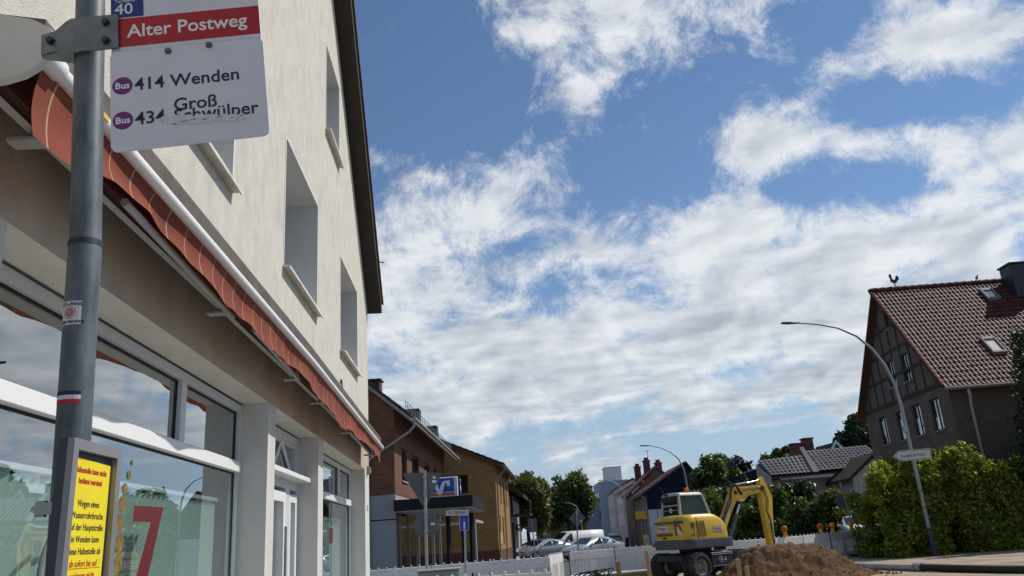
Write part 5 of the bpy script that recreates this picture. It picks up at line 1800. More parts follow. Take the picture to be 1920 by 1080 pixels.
# the tall hedge of shrubs under the church sign
def hedge_clumps(x0, x1, y0, y1, hfun, seed, step=0.6, r=(0.26, 0.62)):
    g_ = np.random.default_rng(seed)
    out = []
    nx = max(2, int((x1 - x0) / step))
    for i in range(nx + 1):
        for yy in np.arange(y0, y1 + 0.01, step * 1.5):
            x = x0 + (x1 - x0) * i / nx + g_.uniform(-0.15, 0.15)
            h = hfun(x) + g_.uniform(-0.55, 0.35) - 0.10 * (yy - y0)
            z = 0.3
            while z < h - 0.25:
                out.append((np.array([x + g_.uniform(-0.2, 0.2), yy + g_.uniform(-0.2, 0.2) , z]), g_.uniform(*r)))
                z += step * 1.05
            out.append((np.array([x, yy, h - 0.2]), g_.uniform(r[0] * 0.7, r[1] * 0.75)))
            if g_.random() < 0.5:
                out.append((np.array([x + g_.uniform(-0.3, 0.3), yy, h + g_.uniform(0.0, 0.3)]), 0.16))
    return out


hx = [15.4, 15.9, 16.6, 17.5, 18.2, 19.1, 19.8, 20.7, 21.9, 23.4, 26.0]
hh = [2.0, 3.0, 3.4, 3.6, 3.35, 3.85, 4.15, 3.6, 3.3, 3.5, 3.7]
hfun = lambda x: float(np.interp(x, hx, hh))
for k, (xa, xb, n, lab) in enumerate(((15.9, 17.3, 17000, 'bright green shrub forming the left end of the tall hedge by the barrier'), (17.4, 19.1, 22000, 'bright green shrub directly behind the church direction sign'), (19.2, 21.0, 22000, 'tallest bright green shrub just right of the lamp post'), (21.1, 24.4, 27000, 'bright green shrub at the right edge of the picture'))):
    cl = hedge_clumps(xa, xb, 31.5 - 0.05 * (xa - 13), 33.3, hfun, 40 + k)
    shrub('shrub', lab, ((xa + xb) / 2, 32.2, 0), cl, int(n * 1.6), 0.066, L_bright, 'shrub', 'bright shrubs under the timber-framed house', 6, 0.6)

# dark conifer at the right edge, trees behind
cl = [(np.array([22.75 + 1.0 * math.sin(k * 2.4) * (1 - k / 34), 30.8 + 0.9 * math.cos(k * 2.4) * (1 - k / 34), 0.6 + k * 0.235]), 0.85 - 0.018 * k) for k in range(34)]
shrub('conifer', 'dark columnar conifer cut off by the right picture edge', (22.75, 30.8, 0), cl, 14000, 0.08, L_dark, 'tree', None, 3)
tree('dark_tree', 'dark tree rising left of the timber-framed house', (37.4, 75, 0), 10.6, (8.3, 2.3, 2.3, 2.3), 40, 9000, 0.22, L_dark, 5, 0.2)
tree('far_tree', 'low green tree top behind the bungalow roof ridge', (33.2, 82, 0), 8.6, (7.2, 3.2, 2.5, 1.5), 30, 7000, 0.2, L_mid, 6, 0.2)

# dark garden shrubs between excavator and hedge
for k, (x, y, rx, rz, n, mt, lab) in enumerate(((18.3, 45.5, 1.5, 1.95, 11000, L_dark, 'dark garden shrub in front of the pale gable wall'), (15.6, 43.5, 1.45, 1.7, 10000, L_mid, 'mid green shrub right behind the digger stick'), (17.2, 42.0, 0.9, 1.3, 5000, L_mid, 'small lit shrub behind the warning lamps'), (16.2, 48.0, 1.6, 2.2, 9000, L_dark, 'dark tall shrub under the bungalow roof'), (19.8, 44.5, 0.9, 1.55, 6000, L_olive, 'thin flowering shrub beside the round sign'))):
    cl = ell_clumps((x, y, rz * 0.95), rx, rx * 0.8, rz, 34, 0.35, 0.6, 90 + k)
    shrub('garden_shrub', lab, (x, y, 0), cl, n, 0.11, mt, 'shrub', 'garden shrubs behind the barrier')
shrub('cypress', 'small dark pointed cypress before the pale gable wall', (21.7, 47.0, 0), [(np.array([21.7, 47.0, 0.3 + 0.22 * k]), 0.62 - 0.045 * k) for k in range(12)], 4500, 0.08, L_dark, 'tree')

for k, (x, y, rx, rz, n, mt, lab) in enumerate(((14.4, 50.0, 1.5, 1.75, 9000, L_mid, 'bright topped bush behind the digger boom'), (16.4, 54.0, 1.9, 2.0, 9000, L_mid, 'large bush between digger boom and garden'))):
    cl = ell_clumps((x, y, rz * 0.95), rx, rx * 0.8, rz, 34, 0.4, 0.7, 190 + k)
    shrub('roadside_bush', lab, (x, y, 0), cl, n, 0.12, mt, 'shrub', 'bushes behind the digger')

tree('green_tree', 'round green tree behind the digger cab', (19.0, 62, 0), 7.0, (4.4, 1.75, 2.0, 2.5), 46, 13000, 0.17, L_mid, 11, 0.2)
tree('copper_beech', 'purple leaved copper beech behind the digger arm', (21.7, 66, 0), 6.9, (4.6, 1.9, 1.8, 2.3), 40, 9500, 0.16, L_copper, 12, 0.2)
tree('street_tree', 'olive green street tree beside the ochre house', (5.4, 76, 0), 7.2, (4.5, 2.2, 2.2, 2.75), 48, 13000, 0.18, L_olive, 13, 0.17, 'trees along the far street')
tree('street_tree', 'larger dark green street tree above the white van', (11.4, 95, 0), 8.2, (5.3, 2.9, 2.5, 2.95), 52, 15000, 0.2, L_mid, 14, 0.2, 'trees along the far street')
tree('street_tree', 'small dark tree between the two larger street trees', (8.4, 98, 0), 6.3, (4.4, 1.6, 1.6, 2.0), 30, 6000, 0.2, L_dark, 15, 0.15, 'trees along the far street')
tree('far_conifer', 'distant dark conifer beside the grey tower', (16.6, 150, 0), 7.6, (4.6, 1.2, 1.2, 3.2), 24, 3500, 0.3, L_dark, 16, 0.2)
tree('far_dark_tree', 'distant dark tree left of the grey tower', (18.4, 165, 0), 7.0, (4.2, 2.5, 2.2, 2.0), 24, 4500, 0.3, L_dark, 17, 0.2)
# grass tuft strip by the barrier
gn = 2500
gx = rng.uniform(4.6, 7.4, gn)
gy = rng.uniform(30.0, 32.5, gn)
gt = MB()
for x, y in zip(gx, gy):
    hgt = rng.uniform(0.05, 0.16)
    dx, dy = rng.normal(0, 0.04, 2)
    gt.add([(x - 0.012, y, 0), (x + 0.012, y, 0), (x + dx, y + dy, hgt)], [(0, 1, 2)])
go = stuff(gt.build('grass', leaf_mat('dry_grass', (0.06, 0.07, 0.02), (0.16, 0.15, 0.05), 0.3)))
tag(go, 'short dry grass in front of the grey barrier panels', 'grass')


# ------------------------------------------------------------------ street lamps
M_lamp = mat('grey_lamp_post', (0.27, 0.285, 0.29), 0.5, 0.4, var=0.15, scale=3, streak=3)
M_lampd = mat('dark_lamp_head', (0.06, 0.065, 0.07), 0.45, 0.3)


def street_lamp(label, path, r0, head_dir, group='curved street lamps'):
    base = Vector(path[0])
    t = thing('street_lamp', label, 'street lamp', base, 0, group)
    n = len(path)
    MB().tube(path, [r0 * (1 - 0.62 * (i / (n - 1)) ** 0.8) for i in range(n)], 12).build('post', M_lamp, t)
    e = Vector(path[-1])
    d = Vector(head_dir).normalized()
    side = d.cross(Vector((0, 0, 1))).normalized()
    u_ = side.cross(d)
    k = r0 / 0.09
    pts = [(0, 0.05), (0.16, 0.075), (0.42, 0.13), (0.62, 0.11), (0.78, 0.03)]
    h = MB()
    vs = []
    for (s, w) in pts:
        c = e + d * (s * k)
        for (a, b) in ((-w, 0.02), (-w * 0.6, 0.06), (w * 0.6, 0.06), (w, 0.02), (w * 0.8, -0.025), (-w * 0.8, -0.025)):
            vs.append(c + side * a * k + u_ * b * k)
    fs = [tuple(range(6))[::-1], tuple(range(24, 30))]
    for i in range(4):
        for j in range(6):
            fs.append((i * 6 + j, i * 6 + (j + 1) % 6, (i + 1) * 6 + (j + 1) % 6, (i + 1) * 6 + j))
    h.add(vs, fs)
    h.build('lamp_head', M_lampd, t)
    return t


lampR = street_lamp('tall curved street lamp carrying the church direction sign by the hedge', [(17.32, 30.8, 0), (17.30, 30.8, 2.2), (17.27, 30.8, 4.2), (17.25, 30.8, 5.6), (17.17, 30.8, 6.5), (16.93, 30.8, 7.3), (16.55, 30.8, 7.98), (16.0, 30.8, 8.55), (15.3, 30.8, 8.93), (14.5, 30.8, 9.13), (13.72, 30.8, 9.22)], 0.085, (-1, 0, 0.02))
MB().tube([(17.318, 30.8, 0.0), (17.31, 30.8, 1.0)], 0.105, 14).build('base_sleeve', mat('dark_violet_base', (0.03, 0.03, 0.07), 0.6), lampR)
MB().box(17.12, 17.2, 30.7, 30.8, 4.6, 4.85).build('junction_box', M_galv, lampR)
street_lamp('smaller curved street lamp rising behind the digger cab', [(16.05, 60, 0), (16.10, 60, 2.5), (16.13, 60, 4.6), (16.05, 60, 5.7), (15.75, 60, 6.5), (15.2, 60, 7.05), (14.5, 60, 7.4), (13.7, 60, 7.6)], 0.085, (-1, 0, 0.03))
street_lamp('far street lamp standing before the grey tower block', [(17.2, 90, 0), (17.2, 90, 3.5), (17.15, 90, 4.9), (16.95, 90, 5.9), (16.5, 90, 6.6), (15.9, 90, 7.0), (15.1, 90, 7.15)], 0.085, (-1, 0, 0.02))
street_lamp('most distant street lamp in front of the larger street tree', [(12.4, 92, 0), (12.4, 92, 2.8), (12.3, 92, 3.9), (12.0, 92, 4.6), (11.4, 92, 5.0), (10.6, 92, 5.15)], 0.07, (-1, 0, 0))

# church direction sign clamped to the near lamp
sf = frame((16.44, 30.66, 3.50), (1, 0, 0.02), (0, 0, 1))
M_csign = mat('pale_direction_sign', (0.52, 0.52, 0.50), 0.5, var=0.06)


def lplate(name, pts, d, t, mt, par, M):
    return MB().prism([M @ Vector((x, y, d)) for x, y in pts], M.to_3x3() @ Vector((0, 0, t))).build(name, mt, par)


outer = [(0.0, 0.2), (0.25, 0.0), (1.52, 0.0), (1.52, 0.40), (0.25, 0.40)]
inner = [(0.045, 0.2), (0.265, 0.025), (1.495, 0.025), (1.495, 0.375), (0.265, 0.375)]
inn2 = [(0.075, 0.2), (0.275, 0.045), (1.475, 0.045), (1.475, 0.355), (0.275, 0.355)]
ds_ = lplate('direction_sign', outer, -0.02, 0.02, M_csign, lampR, sf)
lplate('sign_border', inner, 0.001, 0.002, M_dark, ds_, sf)
lplate('sign_face', inn2, 0.003, 0.002, M_csign, ds_, sf)
lettering('lettering', 'Evangelische Kirche', 0.178, sf @ Matrix.Translation((0.30, 0.135, 0.006)), M_dark, ds_, squeeze=0.70, bold=0.002)

# ------------------------------------------------------------------ sign posts seen from behind and in front
gw = thing('give_way_sign_post', 'grey backs of a triangular and a round traffic sign on one post', 'traffic sign', (-1.05, 20.0, 0.1))
MB().tube([(-1.052, 20, 0.1), (-1.045, 20, 1.6), (-1.03, 20, 3.33)], 0.038, 12).build('post', M_galv, gw)
tri = [(-1.545, 20.07, 3.31), (-0.625, 20.07, 3.26), (-0.63, 20.07, 3.22), (-1.035, 20.07, 2.46), (-1.085, 20.07, 2.46), (-1.555, 20.07, 3.27)]
t_ = MB().prism(tri, (0, 0.004, 0)).build('triangle_sign_back', M_signback, gw)
MB().box(-0.86, -0.76, 20.064, 20.068, 3.03, 3.09).build('inspection_sticker', M_whitepaint, t_)
MB().disc((-0.81, 20.064, 3.16), (0, 1, 0), 0.035, 0.004, 12).build('round_sticker', M_whitepaint, t_)
rd = MB().disc((-1.04, 20.07, 2.06), (0, 1, 0), 0.30, 0.004, 32).build('round_sign_back', M_signback, gw)
MB().box(-0.93, -0.83, 20.064, 20.068, 2.05, 2.10).build('inspection_sticker', M_whitepaint, rd)
for z in (3.15, 2.75, 2.2, 1.9):
    MB().box(-1.09, -0.98, 19.955, 20.069, z, z + 0.035).build('pipe_clamp', M_galv, gw)
# dead end sign and street name
de = thing('dead_end_sign_post', 'blue dead end sign under a white street name plate on a thin post', 'traffic sign', (-0.15, 24.0, 0.1))
MB().tube([(-0.19, 24, 0.1), (-0.15, 24, 1.6), (-0.13, 24, 2.5)], 0.033, 10).build('post', M_galv, de)
df = frame((-0.29, 23.93, 1.93), (1, 0, -0.02), (0, 0, 1))
M_tblue = flat('traffic_blue', (0.010, 0.06, 0.36), 0.4)
pl = lplate('dead_end_sign', rounded(0.27, 0.42, 0.02), 0, 0.004, M_whitepaint, de, df)
lplate('blue_field', rounded(0.25, 0.40, 0.015, 0.01, 0.01), 0.004, 0.002, M_tblue, pl, df)
lplate('white_bar', [(0.115, 0.03), (0.155, 0.03), (0.155, 0.24), (0.115, 0.24)], 0.006, 0.002, M_whitepaint, pl, df)
lplate('red_bar', [(0.08, 0.25), (0.19, 0.25), (0.19, 0.31), (0.08, 0.31)], 0.006, 0.002, M_red, pl, df)
nf = frame((-0.67, 23.93, 2.36), (1, 0, -0.03), (0, 0, 1))
nm_ = lplate('street_name_plate', [(0, 0), (0.66, 0), (0.66, 0.16), (0, 0.16)], 0, 0.006, mat('name_plate_white', (0.5, 0.5, 0.48), 0.5), de, nf)
lettering('lettering', 'Im Winkel', 0.125, nf @ Matrix.Translation((0.07, 0.045, 0.008)), M_dark, nm_, squeeze=0.95)
# priority road diamond seen from behind
dm = thing('diamond_sign_post', 'grey back of a diamond shaped sign on a post in front of the parked cars', 'traffic sign', (4.85, 38.0, 0))
MB().tube([(4.83, 38, 0), (4.88, 38, 1.5), (4.93, 38, 2.75)], 0.035, 10).build('post', M_galv, dm)
d_ = MB().prism([(4.95 + 0.40 * math.cos(R(a)), 38.06, 2.33 + 0.40 * math.sin(R(a))) for a in (0, 90, 180, 270)], (0, 0.004, 0)).build('diamond_sign_back', M_signback, dm)
MB().box(5.06, 5.14, 38.05, 38.055, 2.16, 2.24).build('inspection_sticker', M_whitepaint, d_)
# round sign seen from behind, leaning
rs = thing('round_sign_post', 'leaning post with the dark back of a round sign behind the right barrier', 'traffic sign', (17.1, 36.3, 0))
MB().tube([(17.1, 36.3, 0), (16.9, 36.3, 1.7), (16.75, 36.3, 3.1)], 0.032, 10).build('post', M_galv, rs)
r_ = MB().disc((16.72, 36.36, 2.28), (0, 1, 0), 0.33, 0.004, 30).build('round_sign_back', M_signback, rs)
MB().box(16.86, 16.94, 36.345, 36.355, 2.2, 2.3).build('inspection_sticker', M_whitepaint, r_)
ts = thing('traffic_sign_back', 'dark rectangular sign back on a tilted post by the half-timbered house', 'traffic sign', (4.75, 62.0, 0))
MB().tube([(4.75, 62, 0), (4.62, 62, 2.9)], 0.04, 8).build('post', M_galv, ts)
MB().box(4.35, 5.0, 62.03, 62.06, 2.0, 3.0).build('sign_back', M_signback, ts)

# ------------------------------------------------------------------ white plastic barrier panels
M_bar = mat('white_barrier_plastic', (0.68, 0.675, 0.66), 0.55, var=0.08, scale=3, stain=(0.36, 0.34, 0.30, 0.6))
M_foot = mat('recycled_foot', (0.03, 0.03, 0.032), 0.9, var=0.3, scale=6)
PL = 2.0


def make_panel(label, solid):
    t = thing('barrier_panel', label, 'barrier', (0, 0, 0), 0, 'white plastic roadworks barriers')
    m_ = MB()
    m_.bev(0.02, PL - 0.02, -0.022, 0.022, 0.70, 1.0, 0.008)
    m_.bev(0.02, PL - 0.02, -0.022, 0.022, 0.10, 0.22, 0.008)
    m_.box(0.02, 0.08, -0.02, 0.02, 0.222, 0.698)
    m_.box(PL - 0.08, PL - 0.02, -0.02, 0.02, 0.222, 0.698)
    m_.box(0.86, 1.14, -0.019, 0.019, 0.222, 0.698)
    if solid:
        m_.box(0.081, PL - 0.081, -0.004, 0.004, 0.222, 0.698)
    m_.build('frame', M_bar, t, False)
    sm = MB().bev(-0.028, 0.028, -0.018, 0.018, 0.221, 0.699, 0.004).mesh('slat', M_bar)
    for k in range(6):
        for x in (0.155 + k * 0.127, PL - 0.155 - k * 0.127):
            if 0.84 < x < 1.16:
                continue
            link('slat', sm, t, (x, 0, 0))
    km = MB().bev(-0.02, 0.02, -0.02, 0.02, 0.998, 1.055, 0.005).mesh('knob', M_bar)
    for k in range(8):
        link('knob', km, t, (0.14 + k * 0.245, 0, 0))
    hm = MB().tube([(0, -0.0235, 0), (0, -0.022, 0)], 0.014, 8).mesh('hole', M_signback)
    for k in range(9):
        link('hole', hm, t, (0.16 + k * 0.21, 0, 0.78 if k % 2 else 0.9))
    MB().tube([(0, 0, 0.05), (0, 0, 1.06)], 0.02, 8).build('hinge_post', M_signback, t, False)
    MB().bev(-0.42, 0.42, -0.2, 0.2, 0.0, 0.12, 0.03).build('foot', M_foot, t, False)
    return t


protos = {}
FENCES = [
    ('left of the digger, in front of the bank building', [(-5.0, 24.4), (-3.1, 24.95), (-1.2, 25.5), (0.55, 26.0), (2.3, 26.45)], False, ['first grey barrier panel beside the cream house corner', 'barrier panel in front of the grey bank wall', 'barrier panel behind the give way sign post', 'barrier panel behind the dead end sign post']),
    ('lit', [(2.42, 26.62), (2.75, 28.6), (3.3, 30.5)], False, ['sunlit barrier panel at the fence corner, the nearer one', 'sunlit barrier panel at the fence corner, the farther one']),
    ('mid', [(3.72, 32.0), (5.6, 32.7), (7.55, 32.9), (9.45, 32.0)], True, ['grey barrier panel under the silver car', 'grey barrier panel left of the digger wheels', 'barrier panel behind the digger wheels']),
    ('right', [(9.5, 31.0), (11.35, 31.55), (13.1, 32.5), (14.75, 33.75), (16.35, 34.95), (17.95, 36.1)], False, ['barrier panel behind the digger undercarriage', 'barrier panel behind the digger stick', 'barrier panel carrying the first red warning lamp', 'barrier panel carrying the middle warning lamps', 'last barrier panel at the hedge end']),
    ('near', [(-2.45, 15.95), (-0.5, 15.55), (1.45, 15.15)], False, ['near barrier panel at the bottom picture edge, left', 'near barrier panel at the bottom picture edge, right']),
]
for nm, pts, solid, labs in FENCES:
    for (a, b), lab in zip(zip(pts[:-1], pts[1:]), labs):
        d = Vector((b[0] - a[0], b[1] - a[1]))
        rz = math.atan2(d.y, d.x)
        zz = 0.0
        if solid not in protos:
            protos[solid] = make_panel(lab, solid)
            protos[solid].location = (a[0], a[1], zz)
            protos[solid].rotation_euler = (0, 0, rz)
        else:
            copy_tree(protos[solid], (a[0], a[1], zz), rz, lab)

# warning lamps on the right-hand panels
M_wyel = mat('lamp_yellow_plastic', (0.60, 0.28, 0.02), 0.45, var=0.1)
M_wred = flat('lamp_red_lens', (0.45, 0.03, 0.02), 0.25)
M_wamb = flat('lamp_amber_lens', (0.75, 0.26, 0.02), 0.25)


def warning_lamp(x, y, rz, red, label):
    t = thing('warning_lamp', label, 'warning lamp', (x, y, 1.0), rz, 'warning lamps on the barrier')
    MB().bev(-0.07, 0.07, -0.05, 0.05, 0.0, 0.20, 0.015).build('battery_case', M_wyel, t, False)
    MB().lathe([(0.0, -0.045), (0.09, -0.045), (0.115, -0.03), (0.115, 0.03), (0.09, 0.045), (0.0, 0.045)], 20, Matrix.Translation((0, 0, 0.31)) @ Matrix.Rotation(R(90), 4, 'X')).build('lens_housing', M_wyel, t, False)
    MB().lathe([(0.0, 0.0), (0.088, 0.0), (0.08, 0.02), (0.05, 0.034), (0.0, 0.04)], 20, Matrix.Translation((0, -0.045, 0.31)) @ Matrix.Rotation(R(90), 4, 'X')).build('lens', M_wred if red else M_wamb, t, False)
    return t


for (x, y, red, lab) in ((12.2, 31.95, True, 'red warning lamp nearest the digger stick'), (14.2, 33.3, True, 'red warning lamp left of the amber ones'), (14.95, 33.85, False, 'amber warning lamp beside the red one'), (16.2, 34.8, False, 'amber warning lamp by the leaning sign post'), (17.35, 35.65, False, 'amber warning lamp nearest the hedge')):
    warning_lamp(x, y, R(-20), red, lab)

# ------------------------------------------------------------------ pipe and hose on the ground, stakes, cable heap
M_pipe = mat('pale_grey_pipe', (0.36, 0.37, 0.38), 0.45, 0.2, var=0.15, scale=2)
pp = thing('supply_pipe', 'long pale grey temporary pipe lying on the ground along the barrier', 'pipe', (8, 30, 0))
MB().tube([(3.6, 31.2, 0.10), (5.2, 31.8, 0.10), (7.4, 32.2, 0.10), (9.6, 31.2, 0.10), (11.2, 28.6, 0.10), (12.2, 26.4, 0.10), (12.62, 23.3, 0.10)], 0.095, 12).build('pipe', M_pipe, pp)
MB().tube([(12.60, 23.55, 0.10), (12.64, 23.2, 0.10)], 0.13, 12).build('coupling', M_galv, pp)
MB().tube([(12.63, 23.19, 0.11), (12.9, 22.0, 0.10), (13.3, 20.6, 0.09), (13.8, 19.4, 0.09), (15.2, 18.2, 0.09), (18, 17.0, 0.09)], 0.10, 12).build('hose', M_black, pp)
M_stake = mat('raw_pine_stake', (0.36, 0.24, 0.13), 0.85, var=0.25, scale=8, streak=6)


def stake(x, y, h, w, lean, label):
    t = thing('wooden_stake', label, 'stake', (x, y, 0), 0, 'wooden stakes on the site')
    M_ = Matrix.Translation((0, 0, -0.05)) @ Matrix.Rotation(lean, 4, 'Y')
    MB().bev(-w, w, -w, w, 0, h, 0.006, M_).build('post', M_stake, t, False)
    MB().bev(-w * 1.02, w * 1.02, -w * 1.02, w * 1.02, h + 0.002, h + 0.012, 0.004, M_).build('sawn_top', mat('fresh_wood', (0.5, 0.36, 0.2), 0.8), t, False)


stake(4.66, 22.0, 1.13, 0.045, R(-3), 'tall wooden stake left of the digger wheels')
stake(6.70, 21.0, 0.80, 0.045, 0, 'taller of two pale wooden stakes before the dirt pile')
stake(6.88, 21.0, 0.62, 0.045, R(2), 'shorter of two pale wooden stakes before the dirt pile')
stake(5.4, 31.0, 0.62, 0.08, 0, 'dark short wooden stake in front of the grey barrier')
ch = thing('cable_heap', 'black cable coils on a brown board beside the barrier corner', 'cable', (3.3, 25.4, 0))
for k in range(5):
    an = [R(a) for a in range(0, 370, 15)]
    MB().tube([(3.35 + 0.1 * k + (0.35 + 0.04 * k) * math.cos(a), 25.4 + 0.1 * math.sin(a), 0.30 + (0.20 + 0.02 * k) * math.sin(a + 0.3 * k)) for a in an], 0.02, 6).build('coil', M_black, ch)
MB().prism([(3.5, 25.5, 0), (4.35, 25.5, 0), (4.35, 25.5, 0.22), (3.75, 25.5, 0.50)], (0, 0.3, 0)).build('board', mat('brown_ply', (0.12, 0.08, 0.055), 0.9), ch)
ub = thing('site_box', 'grey metal box at the bottom edge behind the near barrier', 'box', (-0.65, 17.5, 0.1))
MB().bev(-0.45, 0.40, -0.25, 0.25, 0.0, 0.98, 0.02).build('case', mat('grey_green_metal', (0.22, 0.235, 0.215), 0.6, 0.2), ub, False)
MB().bev(-0.47, 0.42, -0.27, 0.27, 0.983, 1.02, 0.01).build('lid', mat('grey_lid', (0.3, 0.31, 0.29), 0.6, 0.2), ub, False)

# ------------------------------------------------------------------ dirt pile
M_dirt = mat('brown_soil', (0.112, 0.066, 0.036), 1.0, var=0.35, scale=2.6, bump=1.0, bscale=16, stain=(0.050, 0.031, 0.020, 0.85), spec=0.1)
from mathutils import noise as mnoise
pile = MB()
NX, NY = 150, 100
vs, fs = [], []
for j in range(NY + 1):
    for i in range(NX + 1):
        x, y = 5.9 + 6.2 * i / NX, 22.2 + 5.0 * j / NY
        h = 0
        for (cx, cy, sx, sy, a) in ((9.45, 24.7, 1.15, 1.1, 0.95), (8.35, 24.8, 0.95, 0.9, 0.50), (10.5, 24.4, 0.9, 0.9, 0.36), (9.2, 25.6, 1.4, 0.8, 0.25)):
            h = h + a * math.exp(-((x - cx) / sx) ** 2 - ((y - cy) / sy) ** 2)
        h = 1.12 * math.tanh(h * 1.15) - 0.07
        q = Vector((x, y, 0))
        h += (0.13 * mnoise.fractal(q * 1.5, 1.0, 2.0, 3) + 0.085 * mnoise.fractal(q * 5.0 + Vector((3, 1, 0)), 0.9, 2.0, 4)) * min(1, max(0, h + 0.12) * 2.2)
        vs.append((x, y, h))
for j in range(NY):
    for i in range(NX):
        k = j * (NX + 1) + i
        fs.append((k, k + 1, k + NX + 2, k + NX + 1))
pile.add(vs, fs, True)
dp = thing('dirt_pile', 'heap of brown excavated soil in front of the digger', 'dirt pile', (9.4, 24.7, 0))
pile.build('soil', M_dirt, dp)
cl_ = MB()
for k in range(500):
    a = rng.uniform(0, 2 * math.pi)
    rr_ = rng.uniform(0.2, 1.25) ** 0.8
    x, y = 9.3 + 2.9 * rr_ * math.cos(a), 24.5 + 1.9 * rr_ * math.sin(a)
    i, j = int((x - 5.9) / 6.2 * NX), int((y - 22.2) / 5.0 * NY)
    if not (0 <= i <= NX and 0 <= j <= NY):
        continue
    z = max(vs[j * (NX + 1) + i][2], 0.0)
    s = rng.uniform(0.012, 0.045)
    M_ = Matrix.Translation((x, y, z)) @ Euler(tuple(rng.uniform(0, 3, 3))).to_matrix().to_4x4()
    cl_.bev(-s, s, -s * 0.8, s * 0.8, -s * 0.6, s * 0.6, s * 0.35, M_)
stuff(cl_.build('clods', M_dirt, dp))

# blue bin, A-board, motorcycle-like scooter in front of the post shop
bn = thing('wheelie_bin', 'blue wheelie bin on the pavement before the blue gabled house', 'bin', (19.9, 86.5, 0))
M_bin = flat('bin_blue', (0.012, 0.035, 0.22), 0.5)
MB().add([(-0.28, -0.3, 0.06), (0.28, -0.3, 0.06), (0.28, 0.3, 0.06), (-0.28, 0.3, 0.06), (-0.36, -0.38, 1.0), (0.36, -0.38, 1.0), (0.36, 0.38, 1.0), (-0.36, 0.38, 1.0)], [(3, 2, 1, 0), (4, 5, 6, 7), (0, 1, 5, 4), (1, 2, 6, 5), (2, 3, 7, 6), (3, 0, 4, 7)]).build('body', M_bin, bn, False)
MB().bev(-0.38, 0.38, -0.40, 0.42, 1.003, 1.09, 0.02).build('lid', M_bin, bn, False)
for s in (-1, 1):
    MB().tube([(s * 0.30, 0.36, 0.1), (s * 0.37, 0.36, 0.1)], 0.1, 12).build('wheel', M_black, bn, False)
ab = thing('pavement_sign', 'yellow A-board standing outside the post shop', 'A-board', (17.7, 84.0, 0))
for s in (-1, 1):
    MB().prism([(-0.3, s * 0.3, 0), (0.3, s * 0.3, 0), (0.3, s * 0.06, 1.15), (-0.3, s * 0.06, 1.15)], (0, 0.02, 0)).build('board', M_psign, ab, False)
MB().prism([(-0.2, -0.26, 0.3), (0.2, -0.26, 0.3), (0.2, -0.13, 0.95), (-0.2, -0.13, 0.95)], (0, 0.02, 0)).build('poster', mat('pale_poster', (0.4, 0.42, 0.46), 0.8, var=0.5, scale=2.0), ab, False)


# ------------------------------------------------------------------ wheeled excavator
EX = thing('wheeled_excavator', 'yellow wheeled excavator with raised arm standing behind the dirt pile', 'excavator', (7.35, 27.3, 0), R(28))
M_yel = mat('excavator_yellow', (0.58, 0.37, 0.022), 0.42, var=0.10, scale=3, stain=(0.34, 0.22, 0.04, 0.5), coat=0.2)
M_egrey = mat('excavator_grey', (0.055, 0.068, 0.075), 0.5, var=0.15, scale=4)
M_edark = mat('excavator_black', (0.016, 0.017, 0.018), 0.6, var=0.3, scale=5)
M_cabw = mat('cab_pale_grey', (0.36, 0.36, 0.35), 0.45, var=0.06)
M_tyre = mat('tyre_rubber', (0.028, 0.027, 0.026), 0.9, var=0.35, scale=7, stain=(0.09, 0.075, 0.06, 0.7))
M_rim = mat('dusty_rim', (0.30, 0.29, 0.27), 0.7, var=0.2, scale=5)
M_chrome = mat('chrome_rod', (0.62, 0.63, 0.65), 0.15, 1.0, var=0.03)
M_cabglass = mat('dark_green_cab_glass', (0.014, 0.032, 0.024), 0.08, var=0.35, scale=1.6, spec=0.35)
M_vent = mat('brown_vent_grille', (0.14, 0.09, 0.02), 0.8, var=0.2)


def P(name, m_, mt, par=EX):
    return m_.build(name, mt, par, False)


